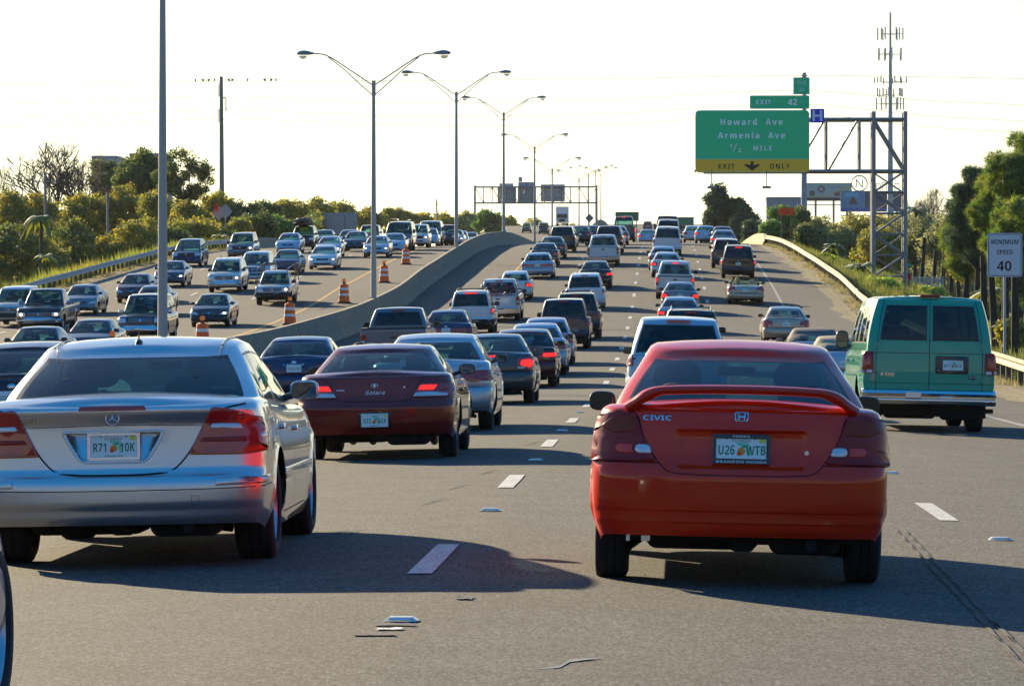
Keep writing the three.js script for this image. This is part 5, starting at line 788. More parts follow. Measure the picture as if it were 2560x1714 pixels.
function setOnRoad(a, X, D, toward, yaw = 0) {
  const L = a.sp.L, f = roadY(X, D + L / 2 + a.sp.wb / 2), r = roadY(X, D + L / 2 - a.sp.wb / 2), ang = Math.atan2(f - r, a.sp.wb), roll = (cross(X + 0.5) - cross(X - 0.5));
  a.t.rotation.order = 'YXZ'; a.t.position.set(X, (f + r) / 2, -(D + L / 2)); a.t.rotation.set(toward ? -ang : ang, (toward ? Math.PI : 0) + yaw, toward ? -roll : roll);
}
// ---------------------------------------------------------------- the near cars
const smooth2 = (x, a, b) => sstep(a, b, x);
{ // silver sedan, front left
  const sp = SP.sedan({ detail: 2, hero: true, L: 4.82, W: 1.84, H: 1.425, wb: 2.85, ro: 1.10, tr: 0.33, tw: 0.245, inset: 0.02, rimStyle: 'five',
    belt: [[0, 1.0], [0.02, 1.005], [0.10, 1.03], [0.19, 1.03], [0.28, 0.985], [0.6, 0.94], [0.74, 0.93], [0.9, 0.80], [1, 0.64]], bot: [[0, 0.275], [0.03, 0.272], [0.1, 0.25], [0.2, 0.18], [0.8, 0.18], [0.93, 0.2], [1, 0.24]],
    rear: [[0, 0.06], [0.06, 0.025], [0.12, 0.02], [0.18, 0.0], [0.30, 0.0], [0.38, 0.008], [0.415, 0.035], [0.45, 0.062], [0.84, 0.075], [0.86, 0.07], [0.955, 0.045], [0.985, 0.05], [1, 0.09]], creases: [0.115, 0.40, 0.85], cR: 0.34, pR: 2.9,
    hole: (x, y) => { const w = y < 0.755 ? lerp(0.19, 0.255, (y - 0.658) / 0.097) : lerp(0.255, 0.30, (y - 0.755) / 0.087); return y > 0.664 && y < 0.838 && Math.abs(x) < w + 0.003; },
    gh: { r0: 0.74, r1: 1.30, f1: 2.75, f0: 3.55, w0: 0.81, w1: 0.615, bowR: 0.02, sg: [[0.02, 0.16], [0.175, 0.5], [0.525, 0.97]], cR: 0.30, pR: 2.6, rg: [0, 0.90], vr: [0.02, 0.90], border: 0.04, dropR: 0.06, roofCrown: 0.05, vg: [0.05, 0.86] }, doors: [[1.35, 2.3], [2.3, 3.3]], mirror: [0.20, 0.135, 0.14] });
  const pm = phys([0.56, 0.56, 0.55], { metalness: 0.85, roughness: 0.30, clearcoat: 1, clearcoatRoughness: 0.03, specularIntensity: 0.2 });
  const a = vehicle(sp, { key: 'silverHero', name: 'silver_sedan', label: 'large silver sedan with slanted red tail lamps nearest on the left', category: 'car', paint: pm, glass: C.glassBlue, moulding: true, mouldMat: pm, mirrorMat: pm,
    rear: a => {
      const S = a.g.rear, t = a.t;
      const poly = [[0.60, 0.985, 0.03], [0.545, 0.875], [0.455, 0.695, 0.02], [0.80, 0.690], [0.97, 0.715, 0.03], [1.02, 0.80, 0.04], [0.90, 0.905], [0.74, 0.965]];
      const ls = pair(a, 'tail_lamp', S, 'tl', poly, 0.016, C.red, { r: 0.03, fine: true });
      ls.forEach((l, i) => { const s = i ? -1 : 1, mp = q => s > 0 ? q : mirrorPts(q);
        part('reverse_lens', applique(S, mp([[0.60, 0.885], [0.585, 0.855], [0.78, 0.845], [0.76, 0.88]]), 0.021, { r: 0.01 }), C.clear, l);
        part('smoked_band', applique(S, mp([[0.545, 0.80], [0.525, 0.772], [0.80, 0.768], [0.80, 0.80]]), 0.0205, { r: 0.008 }), C.redDark, l);
        part('amber_lens', applique(S, mp([[0.475, 0.708], [0.46, 0.698], [0.80, 0.693], [0.80, 0.703]]), 0.0205, { r: 0.004 }), C.amber, l);
        part('side_marker', applique(S, mp(rect(0.90, 0.80, 0.06, 0.03)), 0.021, { r: 0.01 }), C.clear, l); });
      part('trunk_gap', seamGeo(S, smoothLine([[-0.80, 1.0], [-0.66, 0.965], [-0.58, 0.90], [-0.44, 0.68], [-0.36, 0.605], [-0.26, 0.585], [0, 0.578], [0.26, 0.585], [0.36, 0.605], [0.44, 0.68], [0.58, 0.90], [0.66, 0.965], [0.80, 1.0]]), 0.010, 0.002), C.gap, t);
      part('trunk_crease', seamGeo(S, [[-0.56, 0.872], [0, 0.885], [0.56, 0.872]], 0.004, 0.001), C.gap, t);
      part('bumper_gap', seamGeo(S, smoothLine([[-1.25, 0.50], [-0.6, 0.488], [0, 0.485], [0.6, 0.488], [1.25, 0.50]]), 0.006, 0.0015), C.gap, t);
      pair(a, 'bumper_strip', S, 'bs', [[0.62, 0.505], [1.15, 0.515], [1.12, 0.558], [0.62, 0.552]], 0.012, a.o.paint, { r: 0.012 });
      part('tow_cover', seamGeo(S, [...rect(0.5, 0.42, 0.045, 0.055), [0.5 - 0.0225, 0.3925]], 0.003, 0.001), C.gap, t);
      single(a, 'high_brake_lamp', S, 'hb', [[-0.21, 0.972], [0.21, 0.972], [0.20, 0.995], [-0.20, 0.995]], 0.008, C.red, { r: 0.009, fine: true });
      part('plate_recess', (() => {                            // a dished tray that fills the opening round the plate
        const O = polyShape([[-0.30, 0.842, 0.02], [-0.255, 0.755, 0.05], [-0.19, 0.658, 0.05], [0.19, 0.658, 0.05], [0.255, 0.755, 0.05], [0.30, 0.842, 0.02]], 0.03).getSpacedPoints(90), cx = 0, cy = 0.755, R = [[1.085, -0.002], [1.06, -0.004], [1.0, -0.004], [0.985, 0.004], [0.955, 1], [0.8, 1], [0.6, 1], [0.4, 1], [0.2, 1], [0, 1]];
        return grid(O.length, R.length, (i, j) => { const f = R[j][0], x = cx + (O[i].x - cx) * f, y = cy + (O[i].y - cy) * f, s0 = S(x, y), d = R[j][1] === 1 ? lerp(0.016, 0.052, sstep(0.66, 0.84, y)) : R[j][1]; return [s0.p[0] - s0.n[0] * d, s0.p[1] - s0.n[1] * d, s0.p[2] - s0.n[2] * d]; });
      })(), a.o.paint, t);
      const lip = single(a, 'plate_lip', S, 'pl', [[-0.31, 0.838], [0.31, 0.838], [0.30, 0.852], [-0.30, 0.852]], 0.018, a.o.paint, { r: 0.006, fine: true });
      const em = part('emblem', (() => { const s = S(0, 0.925); const r = new THREE.TorusGeometry(0.040, 0.0045, 8, 32); const q = [r]; for (let k = 0; k < 3; k++) { const an = Math.PI / 2 + k * 2 * Math.PI / 3; q.push(bar([0, 0, 0], [0.039 * Math.cos(an), 0.039 * Math.sin(an), 0], 0.006, 0.0022, 6)); } const m = merge(q); m.rotateX(-0.1); m.translate(0, 0.925, s.p[2] + 0.008); return m; })(), C.chrome, t);
      part('badge', textOn(S, 'E 320', -0.55, 0.905, 0.033, { w: 0.155 }), C.chrome, t);
      const p = plate(a, -0.0, 0.755, plateMat('R7110K'), -0.014);
      part('plate_frame', (() => { const s = polyShape(rect(0, 0, 0.322, 0.170), 0.012); s.holes.push(polyShape(rect(0, 0.0, 0.29, 0.132), 0.008)); const q = new THREE.ExtrudeGeometry(s, { depth: 0.006, bevelEnabled: true, bevelSize: 0.002, bevelThickness: 0.002, bevelSegments: 1 }); q.translate(0, 0, 0.003); return strip(q); })(), C.silver, p);
      part('roof_antenna', (() => { const z = a.g.zr(1) - 0.12, y = 1.385; const b = new THREE.SphereGeometry(0.028, 14, 10); b.scale(0.9, 0.8, 1.6); b.translate(0, y, z); return merge([b, bar([0, y + 0.01, z], [0.002, y + 0.085, z + 0.02], 0.006, 0.002)]); })(), C.black, t);
      part('roof_strip', merge([1, -1].map(m => tube([0.02, 0.25, 0.5, 0.75, 0.98].map(u => { const z = lerp(a.g.zr(1) - 0.05, a.g.zf(1) + 0.1, u); return [m * 0.54, a.g.yTop(z) + 0.030, z]; }), 0.006, 16, 5))), C.black, t);
      part('fuel_door', seamGeo(a.g.sideR, [...rect(-(a.g.hl - 0.95), 0.84, 0.17, 0.15), [-(a.g.hl - 0.95) - 0.085, 0.765]], 0.003, 0.001), C.gap, t);
    } });
  setOnRoad(a, -3.36, 23.0, false, 0.012);
}
{ // red coupe
  const sp = SP.sedan({ detail: 2, hero: true, L: 4.44, W: 1.70, H: 1.405, wb: 2.62, ro: 0.94, tr: 0.305, tw: 0.195, inset: 0.02, rimStyle: 'steel',
    belt: [[0, 1.005], [0.015, 1.01], [0.05, 1.02], [0.13, 1.02], [0.25, 0.96], [0.6, 0.90], [0.74, 0.89], [0.9, 0.77], [1, 0.62]], bot: [[0, 0.295], [0.04, 0.29], [0.1, 0.26], [0.2, 0.2], [0.8, 0.2], [0.93, 0.2], [1, 0.24]],
    rear: [[0, 0.075], [0.06, 0.04], [0.10, 0.035], [0.115, 0.022], [0.19, 0.022], [0.205, 0.006], [0.30, 0.0], [0.46, 0.0], [0.53, 0.014], [0.56, 0.03], [0.60, 0.05], [0.90, 0.075], [0.97, 0.085], [0.985, 0.095], [1, 0.13]], creases: [0.108, 0.2, 0.55], cR: 0.34, pR: 3.0,
    disp: (x, y) => { const a = Math.abs(x); return 0.022 * (1 - sstep(0.33, 0.38, a)) * sstep(0.66, 0.70, y) * (1 - sstep(0.875, 0.90, y)) - 0.012 * (1 - sstep(0.3, 0.4, a)) * Math.exp(-Math.pow((y - 0.905) / 0.014, 2)); },
    gh: { r0: 0.52, r1: 1.10, f1: 2.35, f0: 3.2, w0: 0.73, w1: 0.53, bowR: 0.02, sg: [[0.06, 0.36], [0.39, 0.96]], cR: 0.26, pR: 2.6, rg: [0, 0.90], vr: [0.02, 0.90], border: 0.02, dropR: 0.055, roofCrown: 0.045 }, doors: [[1.55, 2.95]], mirror: [0.17, 0.125, 0.14], mirrorY: 0.055 });
  const pm = phys([0.66, 0.026, 0.003], { metalness: 0.0, roughness: 0.3, clearcoat: 0.7, clearcoatRoughness: 0.03, specularIntensity: 0.2 });
  const a = vehicle(sp, { key: 'redHero', name: 'red_coupe', label: 'bright red coupe with a rear wing spoiler straight ahead', category: 'car', paint: pm, glass: C.glassBlue, mirrorMat: C.black, rimMat: C.silver,
    rear: a => {
      const S = a.g.rear, t = a.t;
      const poly = [[0.595, 0.985, 0.02], [0.555, 0.86], [0.475, 0.712, 0.02], [0.86, 0.70], [0.97, 0.73, 0.03], [0.93, 0.86], [0.83, 0.955, 0.04], [0.70, 0.99]];
      const ls = pair(a, 'tail_lamp', S, 'tl', poly, 0.014, C.redDark, { r: 0.03, fine: true });
      ls.forEach((l, i) => { const s = i ? -1 : 1, mp = q => s > 0 ? q : mirrorPts(q);
        part('reverse_lens', applique(S, mp([[0.515, 0.805], [0.50, 0.755], [0.585, 0.753], [0.60, 0.78], [0.585, 0.807]]), 0.019, { r: 0.018, fine: true }), C.clear, l);
        part('brake_lens', applique(S, mp([[0.605, 0.806], [0.612, 0.78], [0.60, 0.753], [0.69, 0.753], [0.71, 0.78], [0.69, 0.807]]), 0.019, { r: 0.018, fine: true }), phys([0.75, 0.02, 0.01], { roughness: 0.3, clearcoat: 0.4 }), l);
        part('upper_lens', applique(S, mp([[0.60, 0.96], [0.575, 0.875], [0.72, 0.865], [0.79, 0.90], [0.72, 0.955]]), 0.0185, { r: 0.02, fine: true }), phys([0.24, 0.03, 0.006], { roughness: 0.35, clearcoat: 0.25, specularIntensity: 0.3 }), l); });
      part('trunk_gap', seamGeo(S, smoothLine([[-0.62, 0.995], [-0.585, 0.96], [-0.555, 0.86], [-0.47, 0.715], [-0.41, 0.66], [-0.30, 0.645], [0, 0.642], [0.30, 0.645], [0.41, 0.66], [0.47, 0.715], [0.555, 0.86], [0.585, 0.96], [0.62, 0.995]]), 0.006, 0.0015), C.gap, t);
      part('bumper_gap', merge([1, -1].map(m => seamGeo(S, [[m * 0.46, 0.704], [m * 1.0, 0.70]], 0.006, 0.0015))), C.gap, t);
      // wing: a flat blade on two swept feet
      const yS = 1.112, zS = a.g.hl - 0.12;
      part('spoiler', (() => {
        const path = [[-0.655, 1.005, -0.10], [-0.615, 1.03, -0.07], [-0.55, 1.075, -0.02], [-0.47, 1.108, 0.0], [-0.38, yS + 0.004, 0.005], [-0.2, yS + 0.010, 0.01], [0, yS + 0.012, 0.012], [0.2, yS + 0.010, 0.01], [0.38, yS + 0.004, 0.005], [0.47, 1.108, 0.0], [0.55, 1.075, -0.02], [0.615, 1.03, -0.07], [0.655, 1.005, -0.10]];
        const cv = new THREE.CatmullRomCurve3(path.map(p => V3(p[0], p[1], zS + p[2])), false, 'centripetal'), N = 64, K = 12;
        return grid(K + 1, N + 1, (i, j) => { const u = j / N, p = cv.getPointAt(u), tg = cv.getTangentAt(u); const e = Math.abs(u - 0.5) * 2; const ch = lerp(0.085, 0.12, sstep(0.6, 1, e)), tk = lerp(0.027, 0.038, sstep(0.62, 0.78, e)); const an = 2 * Math.PI * i / K; const nx = -tg.y, ny = tg.x; const A = Math.cos(an), B = Math.sin(an); const zz = Math.sign(A) * Math.pow(Math.abs(A), 0.8) * ch, th = Math.sign(B) * Math.pow(Math.abs(B), 0.7) * tk * (A > 0 ? 1 : 0.8); return [p.x + nx * th, p.y + ny * th, p.z + zz - 0.03]; });
      })(), a.o.paint, t);
      single(a, 'high_brake_lamp', (q, y) => ({ p: [q, y, zS + 0.052], n: [0, 0, 1] }), 'hb', rect(0, yS + 0.012, 0.26, 0.016), 0.006, C.redDark, { r: 0.005 });
      const em = single(a, 'emblem', S, 'em1', [[-0.036, 0.945], [0.036, 0.945], [0.042, 0.998], [-0.042, 0.998]], 0.006, C.chrome, { r: 0.01, holes: [[[-0.029, 0.951], [0.029, 0.951], [0.034, 0.992], [-0.034, 0.992]]] });
      part('emblem_letter', merge([applique(S, [[-0.020, 0.952], [-0.011, 0.952], [-0.013, 0.991], [-0.025, 0.991]], 0.008, { r: 0.001 }), applique(S, [[0.011, 0.952], [0.020, 0.952], [0.025, 0.991], [0.013, 0.991]], 0.008, { r: 0.001 }), applique(S, [[-0.014, 0.967], [0.014, 0.967], [0.014, 0.977], [-0.014, 0.977]], 0.007, { r: 0.001 })]), C.chrome, em);
      part('badge', textOn(S, 'CIVIC', -0.475, 0.943, 0.026, { w: 0.16 }), C.chrome, t);
      part('lock', (() => { const s = S(0.37, 0.775); const q = new THREE.CylinderGeometry(0.013, 0.013, 0.01, 16); q.rotateX(Math.PI / 2); q.translate(0.37, 0.775, s.p[2]); return q; })(), C.silver, t);
      const p = plate(a, 0.0, 0.79, plateMat('U26WTB'), 0.018);
      const fr = part('plate_frame', (() => { const s = polyShape(rect(0, 0, 0.318, 0.166), 0.008); s.holes.push(polyShape(rect(0, 0.002, 0.286, 0.116), 0.006)); const q = new THREE.ExtrudeGeometry(s, { depth: 0.006, bevelEnabled: true, bevelSize: 0.0015, bevelThickness: 0.0015, bevelSegments: 1 }); q.translate(0, 0, 0.003); return strip(q); })(), C.black, p);
      const tf = (s, y, w, h) => { const q = new TextGeometry(s, { font: FONT, size: h, depth: 0.001, curveSegments: 2, bevelEnabled: false }); q.computeBoundingBox(); const bw = q.boundingBox.max.x - q.boundingBox.min.x; q.translate(-bw / 2, 0, 0); q.scale(w / bw, 1, 1); q.translate(0, y, 0.0108); return strip(q); };
      part('frame_lettering', merge([tf('TAMPA', 0.065, 0.10, 0.013), tf('BRANDON HONDA', -0.079, 0.285, 0.014)]), C.plateWhite, fr);
      part('tow_hook', merge([box(0.05, 0.03, 0.06, -0.53, 0.272, a.g.hl - 0.2), box(0.02, 0.035, 0.05, -0.63, 0.272, a.g.hl - 0.2)]), C.silver, t);
    } });
  setOnRoad(a, 0.44, 21.4, false, -0.004);
}
{ // maroon coupe
  const sp = SP.sedan({ detail: 2, hero: true, L: 4.83, W: 1.80, H: 1.31, wb: 2.67, ro: 1.12, tr: 0.315, tw: 0.205, inset: 0.03,
    belt: [[0, 0.945], [0.02, 0.95], [0.10, 0.97], [0.17, 0.965], [0.28, 0.93], [0.6, 0.89], [0.74, 0.88], [0.9, 0.76], [1, 0.62]], bot: [[0, 0.30], [0.05, 0.29], [0.2, 0.2], [0.8, 0.2], [1, 0.25]],
    rear: [[0, 0.07], [0.08, 0.03], [0.2, 0], [0.46, 0.0], [0.53, 0.03], [0.57, 0.055], [0.9, 0.08], [0.97, 0.085], [1, 0.12]], creases: [0.53], cR: 0.38, pR: 2.8,
    gh: { r0: 0.78, r1: 1.30, f1: 2.62, f0: 3.5, w0: 0.775, w1: 0.56, sg: [[0.08, 0.38], [0.41, 0.96]], cR: 0.26, pR: 2.6, rg: [0, 0.9], vr: [0.03, 0.9], border: 0.025, dropR: 0.06, bowR: 0.02 }, doors: [[1.75, 3.2]] });
  const pm = phys([0.20, 0.012, 0.008], { metalness: 0.2, roughness: 0.32, clearcoat: 1, clearcoatRoughness: 0.03, specularIntensity: 0.2 });
  const a = vehicle(sp, { key: 'maroonHero', name: 'maroon_coupe', label: 'maroon two-door coupe ahead of the large silver sedan', category: 'car', paint: pm, glass: C.glass, mirrorMat: C.black,
    rear: a => {
      const S = a.g.rear, t = a.t;
      const ls = pair(a, 'tail_lamp', S, 'tl', [[0.50, 0.855, 0.02], [0.42, 0.705, 0.01], [0.84, 0.705], [1.0, 0.735], [0.99, 0.83], [0.80, 0.862]], 0.014, C.red, { r: 0.02, fine: true });
      ls.forEach((l, i) => { const s = i ? -1 : 1, mp = q => s > 0 ? q : mirrorPts(q); part('reverse_lens', applique(S, mp([[0.455, 0.758], [0.43, 0.712], [0.80, 0.710], [0.81, 0.745], [0.62, 0.765]]), 0.018, { r: 0.012, fine: true }), C.clear, l); part('brake_lens', applique(S, mp([[0.515, 0.84], [0.485, 0.785], [0.66, 0.785], [0.70, 0.84]]), 0.018, { r: 0.015, fine: true }), C.redLit, l); });
      part('trunk_gap', seamGeo(S, smoothLine([[-0.60, 0.925], [-0.50, 0.86], [-0.43, 0.70], [-0.37, 0.672], [0, 0.662], [0.37, 0.672], [0.43, 0.70], [0.50, 0.86], [0.60, 0.925]]), 0.008, 0.002), C.gap, t);
      part('bumper_gap', merge([1, -1].map(m => seamGeo(S, [[m * 0.42, 0.698], [m * 1.1, 0.695]], 0.007, 0.0015))), C.gap, t);
      part('emblem', merge([applique(S, oval(0, 0.842, 0.040, 0.027), 0.006, { r: 0, holes: [oval(0, 0.842, 0.033, 0.020)] }), applique(S, oval(0, 0.850, 0.022, 0.010, 14), 0.007, { r: 0, holes: [oval(0, 0.850, 0.016, 0.006, 14)] }), applique(S, oval(0, 0.842, 0.009, 0.023, 14), 0.007, { r: 0, holes: [oval(0, 0.842, 0.005, 0.018, 14)] })]), C.chrome, t);
      part('badge', textOn(S, 'Solara', 0.0, 0.742, 0.042, { w: 0.215, font: FONTR, slant: 0.3 }), C.silver, t);
      part('badge', textOn(S, 'TOYOTA', -0.385, 0.785, 0.020, { w: 0.095 }), C.silver, t);
      plate(a, 0, 0.455, plateMat('X72AEX'), 0.016);
      single(a, 'plate_recess', S, 'pr', rect(0, 0.455, 0.37, 0.19), 0.006, paint(0.05, 0.006, 0.008), { r: 0.02 });
      single(a, 'high_brake_lamp', (q, y) => ({ p: [q, y, a.g.zr(0.05) - 0.10], n: [0, 0, 1] }), 'hb', rect(0, 0.995, 0.22, 0.03), 0.02, C.redDark, { r: 0.006 });
      part('muffler', (() => { const q = new THREE.CapsuleGeometry(0.085, 0.34, 6, 14); q.rotateZ(Math.PI / 2); q.translate(0.36, 0.25, a.g.hl - 0.28); return q; })(), C.under, t);
      part('lock', (() => { const s = S(0.335, 0.82); const q = new THREE.CylinderGeometry(0.012, 0.012, 0.01, 14); q.rotateX(Math.PI / 2); q.translate(0.335, 0.82, s.p[2]); return q; })(), C.silver, t);
    } });
  setOnRoad(a, -3.22, 42.5, false, 0.004);
}
{ // green van
  const sp = SP.van({ detail: 2, creases: [0.1, 0.9] });
  const pm = phys([0.010, 0.32, 0.20], { metalness: 0.05, roughness: 0.32, clearcoat: 1, clearcoatRoughness: 0.04, specularIntensity: 0.2 });
  const a = vehicle(sp, { key: 'vanHero', name: 'passenger_van', label: 'tall green passenger van with chrome rear bumper in the right lane', category: 'van', paint: pm, glass: C.glassDark, sideGlass: C.glassDark, mirrorMat: C.black, rimMat: C.silver,
    rear: a => {
      const S = a.g.rear, t = a.t, g = a.g;
      const ls = pair(a, 'tail_lamp', S, 'tl', [[0.835, 0.875], [1.06, 0.875], [1.05, 1.20], [0.84, 1.20]], 0.02, C.redDark, { r: 0.02, fine: true });
      ls.forEach((l, i) => { const s = i ? -1 : 1, mp = q => s > 0 ? q : mirrorPts(q); part('brake_lens', applique(S, mp([[0.875, 0.955], [0.98, 0.955], [0.98, 1.15], [0.875, 1.15]]), 0.025, { r: 0.015 }), C.red, l); part('reverse_lens', applique(S, mp(rect(0.92, 0.905, 0.14, 0.05)), 0.025, { r: 0.01 }), C.clear, l); });
      const gg = [seamGeo(S, [[0, 0.62], [0, 1.195]], 0.010, 0.002)]; for (const m of [1, -1]) gg.push(seamGeo(S, [[m * 0.80, 0.62], [m * 0.80, 1.195]], 0.010, 0.002));
      part('door_seams', merge([...gg, seamGeo(S, [[-0.99, 1.19], [0.99, 1.19]], 0.008, 0.002), seamGeo(S, [[-0.99, 0.735], [0.99, 0.735]], 0.006, 0.0015)]), C.gap, t);
      const up = m => (q, y) => { const v = clamp((y - 1.2) / (g.yTop(g.hl - 0.1) - 1.2), 0, 1); const p = g.P3R(Math.min(0.99, Math.abs(q) / g.gw(v)), v); return { p: [q, y, p[2]], n: [0, 0.05, 1] }; };
      part('upper_seams', merge([seamGeo(up(), [[0, 1.2], [0, 2.0]], 0.010, 0.004), ...[1, -1].flatMap(m => [seamGeo(up(), [[m * 0.80, 1.2], [m * 0.74, 1.75], [m * 0.68, 2.0]], 0.008, 0.004), seamGeo(up(), [[m * 0.80, 1.385], [0, 1.385]], 0.006, 0.004)])]), C.gap, t);
      const ph = single(a, 'plate_holder', S, 'ph', rect(0.34, 1.02, 0.50, 0.265), 0.014, C.black, { r: 0.03 });
      plate(a, 0.355, 1.015, plateMat('W773CR'), 0.022);
      part('door_latch', (() => { const q = new THREE.SphereGeometry(0.018, 10, 8); q.translate(0.14, 0.935, S(0.14, 0.935).p[2] + 0.02); return q; })(), C.chrome, t);
      part('badge', merge([textOn(S, 'E350', -0.625, 0.845, 0.045, { w: 0.2, depth: 0.01 }), textOn(S, 'SUPER DUTY', -0.58, 0.828, 0.012, { w: 0.11, depth: 0.006 })]), C.chrome, t);
      single(a, 'emblem', S, 'em', oval(0.65, 0.835, 0.062, 0.026), 0.010, C.blueBadge || (C.blueBadge = phys([0.01, 0.02, 0.10], { roughness: 0.2 })), { r: 0 });
      part('emblem_letters', textOn(S, 'Ford', 0.65, 0.825, 0.022, { w: 0.085, lift: 0.011, depth: 0.003, font: FONTR, slant: 0.25 }), C.chrome, t);
      part('hinge', merge([1, -1].flatMap(m => [1.30, 0.80].map(y => box(0.03, 0.09, 0.02, m * 0.79, y, S(m * 0.79, Math.min(y, 1.19)).p[2] + 0.004)))), a.o.paint, t);
      part('high_brake_lamp', rbox(0.30, 0.04, 0.06, 0.012, 0, 2.055, g.hl - 0.16), C.redDark, t);
      const bm = part('rear_bumper', (() => { const n = 40, pr = [[0, 0.42], [0.05, 0.41], [0.10, 0.425], [0.12, 0.47], [0.115, 0.50], [0.085, 0.515], [0.085, 0.535], [0.115, 0.55], [0.125, 0.585], [0.11, 0.625], [0.05, 0.645], [0, 0.64]];
        return toCreasedNormals(grid(n + 1, pr.length, (i, j) => { const u = i / n * 2 - 1, x = Math.sign(u) * Math.min(1.02, Math.abs(u) * 1.18), ex = Math.max(0, Math.abs(u) * 1.18 - 1.02), ra = sstep(0.9, 1.02, Math.abs(x)); return [x + Math.sign(u) * 0.0, pr[j][1], g.hl - 0.03 + pr[j][0] - 0.05 * ra - ex * 2.2]; }), 0.6); })(), C.chrome, t);
      part('step_pad', merge([rbox(0.24, 0.10, 0.02, 0.03, -0.24, 0.56, g.hl + 0.095), rbox(0.22, 0.05, 0.02, 0.02, 0.25, 0.525, g.hl + 0.085)]), C.silver, bm);
      part('rear_axle', merge([bar([-0.85, 0.38, g.zAx[0]], [0.85, 0.38, g.zAx[0]], 0.05), (() => { const q = new THREE.SphereGeometry(0.17, 14, 10); q.scale(1, 0.85, 1); q.translate(-0.1, 0.36, g.zAx[0]); return q; })(), box(0.05, 0.22, 0.03, -0.62, 0.33, g.hl - 0.3), bar([0.78, 0.33, g.hl - 0.4], [1.0, 0.33, g.hl - 0.35], 0.035)]), C.under, t);
      for (const m of [1, -1]) part('mud_flap', box(0.26, 0.34, 0.012, m * 0.80, 0.38, g.zAx[0] + 0.44), C.rubber, t);
    } });
  setOnRoad(a, 3.98, 57.4, false, 0.01);
}
// ---------------------------------------------------------------- traffic ahead (seen from behind) and oncoming (seen from the front)
const TUNE = {
  sedan: {}, sedanB: { H: 1.41, L: 4.55, W: 1.74, gh: { r0: 0.62, r1: 1.15, f1: 2.6, f0: 3.3, w0: 0.765, w1: 0.55, sg: [[0.05, 0.42], [0.45, 0.96]], cR: 0.22, pR: 2.7, bowR: 0.02 } },
};
const KIND = {
  sedan: d => SP.sedan({ detail: d }), sedanRound: d => SP.sedan({ detail: d, ...TUNE.sedanB, cR: 0.36, pR: 2.8 }), boxy: d => SP.boxy({ detail: d }), hatch: d => SP.hatch({ detail: d }), minivan: d => SP.minivan({ detail: d }), suv: d => SP.suv({ detail: d }), bigSuv: d => SP.suv({ detail: d, L: 5.0, W: 1.95, H: 1.88, wb: 2.95, ro: 1.05, tr: 0.38 , gh: { r0: 0.095, r1: 0.25, f1: 3.0, f0: 3.6, w0: 0.855, w1: 0.70, sg: [[0.02, 0.28], [0.31, 0.6], [0.63, 0.95]], cR: 0.2, pR: 3.8, dropR: 0.03, cF: 0.18, pF: 3 } }), pickup: d => SP.pickup({ detail: d }), smallPickup: d => SP.pickup({ detail: d, L: 5.1, W: 1.80, H: 1.68, wb: 3.1, tr: 0.345, belt: [[0, 1.02], [0.35, 1.02], [0.68, 1.01], [0.75, 1.01], [0.95, 0.95], [1, 0.85]], gh: { r0: 2.02, r1: 2.15, f1: 3.15, f0: 3.75, w0: 0.79, w1: 0.62, sg: [[0.03, 0.94]], cR: 0.12, pR: 4, dropR: 0.03, vr: [0.1, 0.86], cF: 0.18, pF: 3, rg: [0, 0.86] } }), cargoVan: d => SP.van({ detail: d }),
  convertible: d => SP.sedan({ detail: d, L: 4.76, W: 1.83, H: 1.31, wb: 2.6, ro: 1.1, belt: [[0, 0.86], [0.05, 0.88], [0.2, 0.90], [0.6, 0.88], [0.74, 0.87], [0.9, 0.76], [1, 0.6]], cR: 0.42, pR: 2.6, gh: { r0: 1.5, r1: 1.9, f1: 2.75, f0: 3.35, w0: 0.77, w1: 0.58, sg: [[0.1, 0.9]], open: true, vf: [0.03, 0.93] } }),
  softTop: d => SP.sedan({ detail: d, L: 4.5, W: 1.76, H: 1.40, gh: { r0: 0.85, r1: 1.35, f1: 2.6, f0: 3.35, w0: 0.765, w1: 0.55, sg: [[0.12, 0.42], [0.45, 0.96]], cR: 0.3, pR: 2.4, rg: [0, 0.62], vr: [0.12, 0.72], bowR: 0.08, dropR: 0.1 } }),
};
const NAME = { sedan: 'sedan', sedanRound: 'sedan', boxy: 'sedan', hatch: 'hatchback', minivan: 'minivan', suv: 'suv', bigSuv: 'suv', pickup: 'pickup_truck', smallPickup: 'pickup_truck', cargoVan: 'van', convertible: 'convertible', softTop: 'convertible' };
const CAT = { sedan: 'car', sedanRound: 'car', boxy: 'car', hatch: 'car', minivan: 'minivan', suv: 'suv', bigSuv: 'suv', pickup: 'pickup truck', smallPickup: 'pickup truck', cargoVan: 'van', convertible: 'convertible', softTop: 'convertible' };
const REARSTYLE = { sedan: 'wedge', sedanRound: 'tri', boxy: 'full', hatch: 'tri', minivan: 'tall', suv: 'tall', bigSuv: 'tall', pickup: 'pickup', smallPickup: 'pickup', cargoVan: 'tall', convertible: 'round', softTop: 'wide' };
const built = {};
